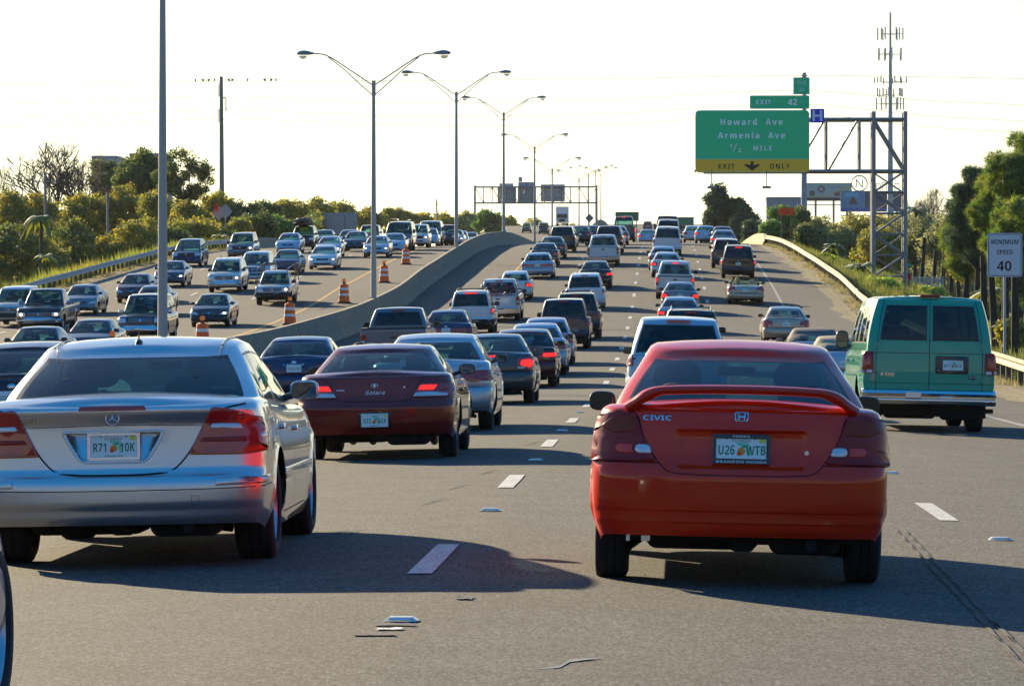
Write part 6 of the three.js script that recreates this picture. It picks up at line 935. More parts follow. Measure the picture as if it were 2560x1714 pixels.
function ahead(kind, X, D, paintM, label, o = {}) {
  const d = D < 100 ? 2 : D < 235 ? 1 : 0, sp = KIND[kind](d); if (o.sp) Object.assign(sp, o.sp);
  const tall = ['suv', 'bigSuv', 'minivan', 'cargoVan'].includes(kind);
  const a = vehicle(sp, { key: kind + (o.var || '') + 'A', name: NAME[kind], label, category: CAT[kind], group: 'traffic heading away', paint: paintM, glass: o.glass || (tall ? C.glassDark : C.glass), sideGlass: o.sideGlass, mirrorMat: o.mirrorMat || C.black, roofMat: o.roofMat, seatMat: o.seatMat, noSeats: kind === 'cargoVan', railMat: o.railMat, twoSeats: kind === 'convertible', rear: genRear(o.style || REARSTYLE[kind], { chmsl: kind !== 'convertible' && kind !== 'softTop', chTop: tall, hatch: kind === 'hatch', ...o }) });
  if (kind === 'convertible') part('cockpit', box(1.3, 0.04, 1.6, 0, 0.80, -0.25), C.dark, a.t);
  if (o.extra) o.extra(a);
  setOnRoad(a, X, D, false, o.yaw || 0); return a;
}
function coming(kind, X, D, paintM, label, o = {}) {
  const d = D < 215 ? 1 : 0, sp = KIND[kind](d); if (o.sp) Object.assign(sp, o.sp);
  const a = vehicle(sp, { key: kind + (o.var || '') + 'C', name: NAME[kind], label, category: CAT[kind], group: 'oncoming traffic', paint: paintM, glass: C.glass, sideGlass: o.sideGlass || C.glass, mirrorMat: o.mirrorMat || C.black, noSeats: kind === 'cargoVan', roofMat: o.roofMat, front: genFront('car', o) });
  if (o.extra) o.extra(a);
  setOnRoad(a, X, D, true, o.yaw || 0); return a;
}
// --- lane of the silver sedan
ahead('sedan', -3.32, 54.6, P.silver, 'silver sedan half hidden beyond the maroon coupe', { style: 'wide', sp: { W: 1.79 } });
ahead('sedanRound', -3.38, 75.0, paint(0.05, 0.065, 0.065, { metalness: 0.4 }), 'dark grey green sedan with glowing brake lamps beyond the silver one', { style: 'round', lit: true, chmsl: true, chTop: false, extra: a => { single(a, 'high_brake_lamp', a.g.rear, 'hbm', rect(-0.02, 0.955, 0.62, 0.035), 0.012, C.redLit, { r: 0.012 }); } });
ahead('boxy', -3.42, 93, P.maroon, 'dark maroon sedan with a lit tail lamp behind the dark grey green one', { style: 'wide', lit: true, sp: { W: 1.72, L: 4.6, ro: 1.0, wb: 2.6 }, var: 'm' });
ahead('sedan', -3.46, 103.5, P.lightBlue, 'light blue silver sedan with orange tail lamps left of the broken line', { style: 'wide', var: 'b' });
ahead('hatch', -3.5, 115, paint(0.35, 0.33, 0.40, { metalness: 0.4 }), 'low lilac grey hatchback roof tucked before the dark blue suv', {});
ahead('suv', -3.40, 132.5, paint(0.010, 0.014, 0.032), 'dark navy suv with square back in the second lane', { style: 'tall' });
ahead('suv', -3.2, 143.5, P.black, 'black suv with pale roof rails just ahead of the navy suv', { rack: true, var: 'k' });
ahead('minivan', -3.62, 179.5, P.white, 'white minivan with a wide dark rear window in the second lane', {});
ahead('sedan', -3.5, 200.5, P.black, 'black sedan with one glowing red lamp ahead of the white minivan', { lit: true });
ahead('pickup', -3.55, 230.5, P.white, 'white pickup truck climbing the second lane', { glass: C.glass });
ahead('pickup', -3.5, 251, P.charcoal, 'dark pickup truck in front of the white pickup', { glass: C.glassDark });
ahead('sedan', -3.45, 267, P.white, 'white sedan ahead of the dark pickup', { lit: true });
ahead('sedan', -3.3, 279, P.silver, 'silver sedan nosed behind the tall dark truck', {});
ahead('bigSuv', -3.2, 323, P.charcoal, 'tall dark utility truck standing out at the crest', { sp: { H: 2.25, belt: [[0, 1.35], [0.3, 1.34], [0.68, 1.3], [0.76, 1.28], [0.95, 1.1], [1, 0.95]] }, var: 'tall', lit: true, glass: C.glass });
ahead('sedan', -1.3, 345, P.lightBlue, 'pale car with red lamps right of the tall dark truck', { lit: true });
ahead('suv', -2.6, 700, P.charcoal, 'tiny dark suv far off on the second hill', {});
ahead('sedan', -0.6, 690, P.silver, 'tiny silver car far off on the second hill', {});
ahead('suv', 0.9, 712, P.gray, 'tiny grey suv farthest up the second hill', {});
// --- left lane
ahead('sedan', -7.4, 43.0, paint(0.05, 0.012, 0.014, { metalness: 0.3 }), 'dark maroon sedan cut off by the left edge behind the silver sedan', { style: 'wedge', chmsl: false, sp: { H: 1.42 }, var: 'n' });
ahead('sedan', -7.42, 76.5, P.blue, 'dark blue sedan with a driver in the left lane', { style: 'wedge', sp: { H: 1.43, W: 1.70 }, var: 'l', extra: a => { part('badge', a.c('lan', () => textOn(a.g.rear, 'L A N C E R', 0, 0.845, 0.034, { w: 0.42 })), C.chrome, a.t); part('emblem_diamonds', a.c('mit', () => merge([[0, 0.028], [-0.024, -0.012], [0.024, -0.012]].map(([dx, dy]) => applique(a.g.rear, [[dx, 0.91 + dy - 0.02], [dx + 0.014, 0.91 + dy], [dx, 0.91 + dy + 0.02], [dx - 0.014, 0.91 + dy]], 0.012, { r: 0 })))), C.chrome, a.t); part('antenna', bar([0, 1.42, a.g.zr(1) - 0.1], [0, 1.58, a.g.zr(1) + 0.02], 0.006), C.black, a.t); } });
ahead('pickup', -7.8, 110.5, paint(0.17, 0.17, 0.18, { metalness: 0.5 }), 'grey pickup truck with a wide tailgate beside the concrete barrier', { glass: C.glassDark, sp: { H: 1.88, belt: [[0, 1.28], [0.35, 1.28], [0.68, 1.22], [0.75, 1.2], [0.95, 1.1], [1, 0.98]] }, var: 'f', railMat: C.black, emblemMat: C.blueBadge, chTop: true, chW: 0.36, extra: a => { single(a, 'badge', a.g.rear, 'f150', rect(-0.66, 0.86, 0.22, 0.03), 0.008, C.silver, { r: 0.01 }); } });
ahead('sedan', -7.5, 132, P.blue, 'navy sedan with a white plate right of the grey pickup', { style: 'full', glass: C.glassBlue, sp: { W: 1.84, H: 1.46 }, var: 'imp' });
ahead('suv', -7.68, 153, P.white, 'white suv with a glowing high brake lamp near the barrier', { lit: true, chW: 0.5, rack: true, sp: {}, var: 'ex', bumper: C.dark });
ahead('pickup', -7.25, 168, P.white, 'white pickup truck loaded with red bicycles', { glass: C.glassDark, extra: a => {} });
ahead('hatch', -7.4, 191.5, P.white, 'small white hatchback beside the pickup with bicycles', { lit: true });
ahead('boxy', -7.0, 214, P.lightBlue, 'boxy silver blue sedan with wide red lamps by the yellow line', { style: 'full' });
ahead('sedan', -7.15, 231.5, P.charcoal, 'dark sedan before the boxy silver blue one', {});
ahead('sedan', -7.05, 244.5, P.green, 'dark green sedan higher up the left lane', {});
ahead('suv', -6.75, 258, P.black, 'small black suv near the barrier crest', {});
ahead('sedan', -7.0, 276.5, P.steel, 'grey blue sedan at the barrier crest', {});
ahead('sedan', -6.3, 292, P.black, 'black sedan just beyond the grey blue one at the crest', {});
ahead('sedan', -5.7, 306, P.blue, 'blue car half hidden beyond the black sedan at the crest', {});
ahead('hatch', -5.5, 321, P.silver, 'pale hatchback farthest in the left lane at the crest', {});
// --- lane of the red coupe
ahead('minivan', 0.26, 66.5, P.lightBlue, 'pale blue minivan just in front of the red coupe', { sp: { H: 1.72, W: 1.80 }, var: 'b', lampY0: 0.9, glass: C.glassDark, chW: 0.42 });
ahead('suv', 0.80, 107.5, P.black, 'black suv with roof rails half hidden by the pale blue minivan', { rack: true, var: 'k' });
ahead('sedan', 0.70, 152.5, P.silver, 'silver sedan with a wide lit brake bar ahead of the black suv', { lit: true });
ahead('sedanRound', 0.82, 176, P.gray, 'grey sedan with three lit red lamps in the middle lane', { lit: true, style: 'round' });
ahead('pickup', 0.64, 190.5, P.white, 'white pickup truck with bright brake lamps in the middle lane', { lit: true, glass: C.glass, chTop: true });
ahead('sedan', 0.25, 213, P.white, 'white sedan ahead of the braking white pickup', { lit: true });
ahead('sedanRound', 0.05, 223, P.silver, 'silver sedan left of the braking white pickup cab', {});
ahead('bigSuv', 0.35, 249, P.white, 'large white suv in the middle lane before the crest', {});
ahead('bigSuv', 0.45, 284, P.white, 'second large white suv nearer the crest', {});
ahead('cargoVan', 0.45, 312, P.charcoal, 'dark van standing above the white suvs at the crest', { sp: { H: 2.2 }, var: 'd' });
ahead('hatch', 2.6, 318, P.white, 'tiny white hatchback between the middle and right lanes', {});
ahead('sedan', 1.7, 690, P.white, 'tiny white car on the second hill right of the dark van', {});
ahead('suv', 3.4, 672, P.gray, 'tiny dark grey suv on the second hill by the green sign', {});
ahead('sedan', 4.4, 655, P.charcoal, 'tiny dark car below the right green sign', {});
// --- right lane
ahead('softTop', 4.05, 84, P.silver, 'silver convertible with a beige top squeezed left of the green van', { roofMat: mat([0.36, 0.29, 0.19], { roughness: 0.95 }), glass: C.glassDark });
ahead('softTop', 4.10, 101.5, P.silver, 'silver convertible with a grey soft top beyond the red coupe roof', { roofMat: mat([0.14, 0.125, 0.11], { roughness: 0.95 }) });
ahead('sedanRound', 4.55, 139.5, P.champagne, 'champagne coupe with large orange red tail lamps in the right lane', { style: 'round', lit: false, var: 'al', extra: a => { part('spoiler', a.c('al', () => { const z = a.g.hl - 0.2; return merge([tube([[-0.66, 1.02, z - 0.1], [-0.5, 1.08, z], [0, 1.10, z + 0.02], [0.5, 1.08, z], [0.66, 1.02, z - 0.1]], 0.025, 30, 6)]); }), a.o.paint, a.t); } });
ahead('convertible', 4.12, 187, P.champagne, 'open gold convertible with its top down in the right lane', { style: 'round', seatMat: C.seatTan, plateY: 0.72 });
ahead('bigSuv', 4.28, 214, P.black, 'black suv with lit brake lamps in the right lane', { lit: true, rack: true, chW: 0.4 });
ahead('suv', 3.85, 228, P.charcoal, 'dark suv mostly hidden by the black suv', { var: 'h' });
ahead('sedan', 4.0, 241, P.maroon, 'maroon sedan peeking out above the black suv', { lit: true });
ahead('sedan', 4.25, 262, P.steel, 'blue grey sedan second above the black suv', { lit: true });
ahead('sedanRound', 4.6, 289, P.maroon, 'maroon sedan topmost of the right lane queue', {});
ahead('sedan', 3.45, 299, P.lightBlue, 'pale blue sedan left of the maroon one at the right crest', { lit: true });
// --- cut off at the bottom left: only the front right corner shows
{ const sp = SP.sedan({ detail: 2, W: 1.78, tr: 0.33, tw: 0.22, inset: 0.0, cF: 0.75, pF: 2.2 }); const a = vehicle(sp, { key: 'corner', name: 'sedan', label: 'silver car of which only the front wheel shows at bottom left', category: 'car', paint: P.silver, glass: C.glass, mirrors: false }); setOnRoad(a, -3.36, 10.42, false); }

// --- oncoming, first lane from the yellow line
coming('sedan', -19.3, 115, P.black, 'black sedan at the left edge behind the silver sedan roof', { sideGlass: C.glass });
coming('sedanRound', -19.55, 128, P.charcoal, 'dark oval-nosed sedan just above the silver sedan roof', { lit: 3 });
coming('bigSuv', -20.7, 150, paint(0.02, 0.028, 0.05), 'dark navy truck with a big chrome grille beside the nearest lamp post', { bumper: C.chrome, mirrorMat: C.chrome, y: 0.86 });
coming('sedan', -20.0, 167, P.black, 'black sedan right of the nearest lamp post', { lit: 3 });
coming('smallPickup', -19.6, 190.5, P.white, 'white pickup truck with a tall ladder rack', { bumper: C.dark, lit: 3, extra: a => { part('ladder_rack', a.c('lr', () => { const q = [], w = 0.86, y = 1.95, zs = [a.g.hl - 0.1, a.g.hl - 1.9]; for (const s of [1, -1]) { q.push(bar([s * w, y, a.g.hl + 0.1], [s * w * 0.9, y - 0.1, -a.g.hl + 0.3], 0.022)); for (const z of zs) q.push(bar([s * w, 0.95, z], [s * w, y, z], 0.022)); q.push(bar([s * w * 0.9, y - 0.1, -a.g.hl + 0.3], [s * w * 0.9, 0.45, -a.g.hl + 0.08], 0.018)); for (let k = 0; k < 5; k++) q.push(bar([s * w, 1.3, lerp(zs[0], zs[1], k / 5)], [s * w, y, lerp(zs[0], zs[1], (k + 1) / 5)], 0.014)); } for (const z of [a.g.hl - 0.1, a.g.hl - 1.0, a.g.hl - 1.9, a.g.hl - 3.0]) q.push(bar([-w, y - 0.02, z], [w, y - 0.02, z], 0.018)); return merge(q); }), C.black, a.t); } });
coming('sedan', -20.9, 233, P.white, 'white sedan with lit headlights left of the tall lamp post', { lit: 2 });
coming('sedan', -19.1, 253, P.silver, 'silver sedan with a dark grille behind the tall lamp post', { lit: 2 });
coming('sedanRound', -18.6, 262, P.lightBlue, 'silver blue sedan right of the tall lamp post', {});
coming('cargoVan', -18.9, 272, paint(0.10, 0.14, 0.17), 'dark van with an amber light above the farthest barrel', { lit: 1, extra: a => { part('ladder', a.c('lad', () => merge([rbox(0.5, 0.12, 1.6, 0.04, 0.4, 2.2, -0.4), bar([-0.6, 2.16, -1.6], [-0.6, 2.16, 2], 0.03)])), C.amber, a.t); } });
coming('suv', -18.5, 286, P.white, 'white suv with one bright headlight beside the dark van', { lit: 3 });
coming('hatch', -18.6, 301, P.lightBlue, 'small pale blue hatchback beyond the white suv', {});
coming('cargoVan', -19.0, 310, P.silver, 'pale passenger van with a lit lamp near the second lamp post', { lit: 2 });
coming('suv', -18.1, 318, P.blue, 'dark blue suv before the second lamp post', {});
coming('sedan', -17.9, 326, P.silver, 'silver sedan with a bright headlight at the second lamp post', { lit: 3 });
coming('hatch', -17.9, 334, P.white, 'white hatchback tucked behind the second lamp post', {});
coming('sedan', -17.4, 342, P.lightBlue, 'blue silver sedan right of the second lamp post', {});
// second lane
coming('suv', -23.5, 203, P.white, 'white and brown suv with roof rails left of the ladder rack pickup', { bumper: C.chrome, lit: 3, rack: true });
coming('minivan', -23.1, 214, P.silver, 'silver minivan partly behind the ladder rack pickup', {});
coming('sedan', -22.5, 226, P.blue, 'dark blue sedan framed by the ladder rack', {});
coming('sedanRound', -22.4, 254, P.silver, 'silver sedan with a lit headlight behind the white sedan', { lit: 3 });
coming('sedan', -21.9, 270, P.charcoal, 'dark sedan with two lit headlights near the grey sign back', { lit: 2 });
coming('sedan', -23.7, 286, P.steel, 'blue grey sedan with bright headlights before the grey sign back', { lit: 2 });
coming('suv', -23.7, 306, P.charcoal, 'dark suv right of the grey sign back', {});
coming('sedan', -24.4, 180, P.steel, 'blue grey sedan behind the navy truck', {});
// third lane
coming('pickup', -26.9, 163, paint(0.016, 0.02, 0.024), 'black pickup truck with two lit headlights at the left', { lit: 2, bumper: C.silver, mirrorMat: C.steelBlue || (C.steelBlue = paint(0.15, 0.25, 0.4)) });
coming('sedan', -27.2, 194, P.maroon, 'maroon sedan with a lit headlight left of the nearest lamp post', { lit: 3 });
coming('sedanRound', -27.4, 210, P.charcoal, 'dark sedan split by the nearest lamp post', { lit: 3 });
coming('sedan', -26.4, 267, P.lightBlue, 'light blue sedan left of the roof-loaded suv', {});
coming('suv', -26.9, 283, P.maroon, 'maroon suv with bundles tied on its roof', { extra: a => { part('roof_bundle', (() => { const g = new THREE.IcosahedronGeometry(0.5, 3); const q = g.attributes.position; for (let i = 0; i < q.count; i++) { const s = 1 + 0.25 * n3(q.getX(i) * 3, q.getY(i) * 3, q.getZ(i) * 3); q.setXYZ(i, q.getX(i) * s * 1.5, q.getY(i) * s * 0.7, q.getZ(i) * s * 1.5); } g.computeVertexNormals(); g.translate(0.1, 2.05, 0); return g; })(), mat([0.04, 0.03, 0.03]), a.t); part('roof_box', rbox(0.4, 0.55, 0.5, 0.08, -0.35, 2.1, -0.3), mat([0.22, 0.17, 0.1]), a.t); } });
coming('sedan', -26.6, 297, P.steel, 'grey blue sedan right of the roof-loaded suv', {});
// fourth lane
coming('suv', -29.4, 170, P.white, 'white suv at the far left edge behind the black pickup', { lit: 3, bumper: C.dark });
coming('sedan', -28.2, 182.5, P.gray, 'grey sedan with a lit headlight at the left by the guardrail', { lit: 1 });
coming('minivan', -30.2, 240, P.blue, 'dark blue minivan right of the nearest lamp post by the guardrail', {});
coming('suv', -28.1, 252, P.gray, 'grey suv with a lit headlight near the flagged diamond sign', { lit: 3 });
// far beyond the crest
coming('cargoVan', -21.5, 690, P.charcoal, 'tiny dark van on the far oncoming lanes', {});
coming('suv', -25, 700, P.charcoal, 'tiny dark suv on the far oncoming lanes', {});
coming('sedan', -18.4, 680, P.silver, 'tiny silver car with a lit headlight on the far oncoming lanes', { lit: 2 });
coming('sedan', -28.5, 676, P.steel, 'tiny blue grey car leftmost on the far oncoming lanes', {});
{ // white box truck on the second hill
  const D = 760, X = -19.9, t = thing('box_truck', 'white box truck on the far oncoming lanes under the gantry', 'truck', [X, roadY(X, D), -D], Math.PI, 'oncoming traffic');
  part('cargo_box', rbox(2.6, 2.9, 7, 0.05, 0, 2.5, 1.5), P.white, t); const cab = part('cab', rbox(2.3, 2.0, 2.0, 0.2, 0, 1.55, -3.1), P.lightBlue, t); part('windshield', rbox(2.0, 0.75, 0.05, 0.02, 0, 2.0, -4.1), C.seal, cab); part('grille', rbox(1.1, 0.5, 0.05, 0.02, 0, 1.15, -4.1), C.dark, cab); part('bumper', rbox(2.4, 0.3, 0.2, 0.05, 0, 0.65, -4.1), C.chrome, cab);
  for (const z of [-3, 2.8]) for (const s of [1, -1]) { const w = wheelGeos(0.5, 0.3, 'steel'); const q = new THREE.Group(); q.name = 'wheel'; q.position.set(s * 1.0, 0.5, z); t.add(q); part('tyre', w.tyre, C.rubber, q); part('rim', w.rim, C.rim, q); }
}
// --- bicycles in the bed of the white pickup
{
  const red = phys([0.45, 0.015, 0.015], { roughness: 0.3, clearcoat: 1 });
  const bike = (label, X, D, y, tilt, turn) => {
    const t = thing('bicycle', label, 'bicycle', [X, y, -D], turn); t.rotation.z = tilt;
    for (const z of [0.5, -0.5]) { const w = new THREE.Group(); w.name = 'wheel'; w.position.set(0, 0.33, z); t.add(w); const tg = new THREE.TorusGeometry(0.31, 0.022, 8, 28); tg.rotateY(Math.PI / 2); part('tyre', tg, C.rubber, w); const q = []; for (let k = 0; k < 8; k++) { const an = k * Math.PI / 4; q.push(bar([0, 0, 0], [0, 0.3 * Math.cos(an), 0.3 * Math.sin(an)], 0.003, 0.003, 4)); } part('spokes', merge(q), C.silver, w); }
    part('frame', merge([bar([0, 0.33, 0.5], [0, 0.62, 0.16], 0.014), bar([0, 0.33, 0.5], [0, 0.3, 0.06], 0.014), bar([0, 0.3, 0.06], [0, 0.82, 0.18], 0.018), bar([0, 0.3, 0.06], [0, 0.68, -0.36], 0.022), bar([0, 0.74, 0.16], [0, 0.76, -0.36], 0.02), bar([0, 0.9, -0.33], [0, 0.33, -0.5], 0.018)]), red, t);
    part('saddle', rbox(0.13, 0.05, 0.26, 0.02, 0, 0.86, 0.19), C.black, t); part('handlebar', tube([[-0.28, 0.95, -0.26], [-0.1, 0.95, -0.34], [0.1, 0.95, -0.34], [0.28, 0.95, -0.26]], 0.013, 12, 6), C.black, t); part('crank', merge([bar([0.05, 0.3, 0.06], [0.09, 0.15, 0.0], 0.012), bar([-0.05, 0.3, 0.06], [-0.09, 0.45, 0.12], 0.012)]), C.dark, t);
  };
  const D = 169.2, y = roadY(-7.2, D) + 0.88;
  bike('red bicycle lying slantwise in the white pickup bed', -7.5, D, y, 0.55, 1.2); bike('second red bicycle leaning across the white pickup bed', -6.95, D + 0.6, y, -0.5, -1.3);
}
// --- people seated in the cars
{
  const field = (parts, res, box3, iso) => { const mc = new MarchingCubes(res, mat([1, 1, 1]), false, false, 60000); mc.isolation = 0; const N = res, f = mc.field, [cx, cy, cz, s] = box3;
    for (let k = 0; k < N; k++) for (let j = 0; j < N; j++) for (let i = 0; i < N; i++) { const h = N / 2, x = cx + s * (i - h) / h, y = cy + s * (j - h) / h, z = cz + s * (k - h) / h; let d = 9; for (const [a, b, ra, rb, sm] of parts) { const bx = b[0] - a[0], by = b[1] - a[1], bz = b[2] - a[2], l2 = bx * bx + by * by + bz * bz || 1e-6, t = clamp(((x - a[0]) * bx + (y - a[1]) * by + (z - a[2]) * bz) / l2, 0, 1), e = Math.hypot(x - a[0] - bx * t, y - a[1] - by * t, z - a[2] - bz * t) - lerp(ra, rb, t), kk = sm ?? 0.035; const hh = clamp(0.5 + 0.5 * (d - e) / kk, 0, 1); d = lerp(d, e, hh) - kk * hh * (1 - hh); } f[i + j * N + k * N * N] = -d; }
    mc.update(); const n = mc.count, g = new THREE.BufferGeometry(); const p = new Float32Array(n * 3); for (let i = 0; i < n; i++) { p[i * 3] = cx + s * mc.positionArray[i * 3]; p[i * 3 + 1] = cy + s * mc.positionArray[i * 3 + 1]; p[i * 3 + 2] = cz + s * mc.positionArray[i * 3 + 2]; } g.setAttribute('position', new THREE.BufferAttribute(p, 3)); g.setAttribute('normal', new THREE.BufferAttribute(mc.normalArray.slice(0, n * 3), 3)); const m = mergeVertices(strip(g), 1e-4); m.deleteAttribute('normal'); m.computeVertexNormals(); return m; };
  // seated, facing -z, hip at the origin
  const torso = [[[0, 0.0, 0], [0, 0.25, 0.05], 0.15, 0.15, 0.06], [[0, 0.25, 0.05], [0, 0.46, 0.08], 0.15, 0.12, 0.06], [[-0.17, 0.48, 0.08], [0.17, 0.48, 0.08], 0.075, 0.075, 0.05]];
  const armsP = [1, -1].flatMap(s => [[[s * 0.2, 0.47, 0.08], [s * 0.24, 0.24, -0.06], 0.055, 0.045], [[s * 0.24, 0.24, -0.06], [s * 0.17, 0.34, -0.32], 0.043, 0.032]]);
  const hands = [1, -1].flatMap(s => [[[s * 0.17, 0.34, -0.32], [s * 0.15, 0.36, -0.39], 0.034, 0.036, 0.015], ...[0, 1, 2, 3].map(k => [[s * (0.135 + 0.014 * k), 0.375, -0.40], [s * (0.125 + 0.014 * k), 0.345 + 0.004 * (k % 2), -0.44 - 0.006 * (k % 3)], 0.011, 0.009, 0.008]), [[s * 0.13, 0.35, -0.37], [s * 0.10, 0.375, -0.40], 0.012, 0.009, 0.008]]);
  const legs = [1, -1].flatMap(s => [[[s * 0.09, 0.0, 0], [s * 0.12, 0.05, -0.42], 0.085, 0.06], [[s * 0.12, 0.05, -0.42], [s * 0.12, -0.3, -0.5], 0.055, 0.04], [[s * 0.12, -0.33, -0.48], [s * 0.12, -0.34, -0.64], 0.04, 0.035]]);
  const head = [[[0, 0.5, 0.08], [0, 0.62, 0.06], 0.055, 0.052, 0.03], [[0, 0.70, 0.045], [0, 0.755, 0.055], 0.088, 0.092, 0.03], [[0, 0.65, 0.0], [0, 0.67, 0.01], 0.06, 0.06, 0.03], [[0, 0.70, -0.045], [0, 0.675, -0.06], 0.012, 0.016, 0.02], [[0.088, 0.70, 0.06], [0.09, 0.725, 0.07], 0.014, 0.016, 0.01], [[-0.088, 0.70, 0.06], [-0.09, 0.725, 0.07], 0.014, 0.016, 0.01]];
  const bodyG = field([...torso, ...armsP, ...hands, ...legs, ...head], 88, [0, 0.22, -0.2, 0.68], 0);
  const inflate = a => a.map(([p, q, r, s, k]) => [p, q, r + 0.012, s + 0.012, k]);
  const shirtG = field(inflate([...torso, ...armsP.filter((_, i) => i % 2 === 0)]), 56, [0, 0.27, 0, 0.42], 0);
  const hairG = field([[[0, 0.745, 0.075], [0, 0.765, 0.06], 0.096, 0.097, 0.03], [[0, 0.68, 0.10], [0, 0.75, 0.08], 0.07, 0.09, 0.03]], 40, [0, 0.74, 0.07, 0.18], 0);
  const skin = mat([0.36, 0.2, 0.13], { roughness: 0.6 });
  const sit = (label, X, D, side, hipY, dz, shirt, hair, toward) => { const t = thing('person', label, 'person', [X + (toward ? -1 : 1) * side * 0.37, roadY(X, D + dz) + hipY, -(D + dz)], toward ? Math.PI : 0); part('body', bodyG, skin, t); part('shirt', shirtG, mat(shirt, { roughness: 0.9 }), t); part('hair', hairG, mat(hair, { roughness: 0.8 }), t); };
  const seatBackDz = 0.2;
  sit('driver with dark hair in a white shirt inside the dark blue sedan', -7.42, 76.5, -1, 0.52, 2.38, [0.5, 0.5, 0.48], [0.02, 0.015, 0.012], false);
  sit('driver of the maroon coupe seen through its rear window', -3.22, 42.5, -1, 0.46, 2.52, [0.06, 0.08, 0.1], [0.03, 0.02, 0.015], false);
  sit('passenger in a pale shirt inside the maroon coupe', -3.22, 42.5, 1, 0.46, 2.52, [0.42, 0.42, 0.36], [0.02, 0.015, 0.012], false);
  sit('driver of the silver sedan beyond the maroon coupe', -3.32, 54.6, -1, 0.5, 2.38, [0.3, 0.1, 0.08], [0.05, 0.03, 0.02], false);
  sit('driver of the black sedan right of the nearest lamp post', -20.0, 167, -1, 0.5, 2.2, [0.2, 0.2, 0.22], [0.03, 0.02, 0.015], true);
  sit('passenger of the black sedan right of the nearest lamp post', -20.0, 167, 1, 0.5, 2.2, [0.1, 0.1, 0.12], [0.03, 0.02, 0.015], true);
  sit('blond driver of the open gold convertible', 4.12, 187, -1, 0.42, 2.38, [0.2, 0.18, 0.15], [0.45, 0.32, 0.12], false);
}
// ---------------------------------------------------------------- trees, shrubs, grass
const leafMat = (o = {}) => { const m = new THREE.MeshPhysicalMaterial({ roughness: 0.85, side: THREE.DoubleSide, transmission: 0.5, thickness: 0, ...o }); m.color.setRGB(1, 1, 1); return m; };
const LEAF = leafMat(), BARK = mat([0.075, 0.060, 0.047], { roughness: 1 }), BARKDARK = mat([0.03, 0.025, 0.02], { roughness: 1 });
function sprayGeo(n, len, wid, s0) {                          // a spray of small pointed leaves
  const p = [], old = seed; seed = s0;
  for (let k = 0; k < n; k++) { const c = V3(rr(-1, 1), rr(-1, 1), rr(-1, 1)).multiplyScalar(0.5), d = V3(rr(-1, 1), rr(-0.7, 0.9), rr(-1, 1)).normalize(), u = V3(rr(-1, 1), rr(-1, 1), rr(-1, 1)).cross(d).normalize().multiplyScalar(wid / 2), L = d.multiplyScalar(len * rr(0.7, 1.2)); const a = c.clone(), b = c.clone().addScaledVector(L, 0.5).add(u), e = c.clone().add(L), f = c.clone().addScaledVector(L, 0.5).sub(u); for (const q of [a, b, e, a, e, f]) p.push(q.x, q.y, q.z); }
  seed = old; const g = new THREE.BufferGeometry(); g.setAttribute('position', new THREE.Float32BufferAttribute(p, 3)); g.computeVertexNormals(); return g;
}
function tuftGeo(n, len, wid, s0) {                           // needles or blades from one point
  const p = [], old = seed; seed = s0;
  for (let k = 0; k < n; k++) { const d = V3(rr(-1, 1), rr(-0.35, 1), rr(-1, 1)).normalize(), u = V3(rr(-1, 1), rr(-1, 1), rr(-1, 1)).cross(d).normalize().multiplyScalar(wid / 2), e = d.clone().multiplyScalar(len * rr(0.7, 1.1)); p.push(-u.x, -u.y, -u.z, u.x, u.y, u.z, e.x, e.y, e.z); }
  seed = old; const g = new THREE.BufferGeometry(); g.setAttribute('position', new THREE.Float32BufferAttribute(p, 3)); g.computeVertexNormals(); return g;
}
function bladeGeo(n, s0) {
  const p = [], old = seed; seed = s0;
  for (let k = 0; k < n; k++) { const x = rr(-0.4, 0.4), z = rr(-0.4, 0.4), h = rr(0.5, 1), dx = rr(-0.35, 0.35), dz = rr(-0.35, 0.35), w = 0.035, an = rr(0, 6.3), ux = Math.cos(an) * w, uz = Math.sin(an) * w; p.push(x - ux, 0, z - uz, x + ux, 0, z + uz, x + dx, h, z + dz); }
  seed = old; const g = new THREE.BufferGeometry(); g.setAttribute('position', new THREE.Float32BufferAttribute(p, 3)); g.computeVertexNormals(); return g;
}
const SPRAY = [sprayGeo(9, 0.62, 0.36, 11), sprayGeo(9, 0.62, 0.34, 12)], NEEDLE = tuftGeo(20, 1.0, 0.085, 13), BLADE = bladeGeo(12, 14), FRONDT = tuftGeo(16, 1.0, 0.12, 15);
function scatter(name, parent, geo, m, pts, cols) {           // pts: [x, y, z, size]
  const im = new THREE.InstancedMesh(geo, m, pts.length), q = new THREE.Object3D(), c = new THREE.Color(); im.name = name; im.castShadow = im.receiveShadow = true; im.userData.kind = 'stuff';
  pts.forEach((p, i) => { q.position.set(p[0], p[1], p[2]); q.rotation.set(p[4] ? 0 : rr(0, 6.3), rr(0, 6.3), p[4] ? 0 : rr(0, 6.3)); q.scale.setScalar(p[3]); q.updateMatrix(); im.setMatrixAt(i, q.matrix); const a = cols[Math.floor(rnd() * cols.length)], k = 2.5 * rr(0.7, 1.3); c.setRGB(a[0] * k, a[1] * k, a[2] * k); im.setColorAt(i, c); });
  parent.add(im); return im;
}
const at = (px, py, D) => [(px - 1655) * D / 9500, 1.42 + (827 - py) * D / 9500];
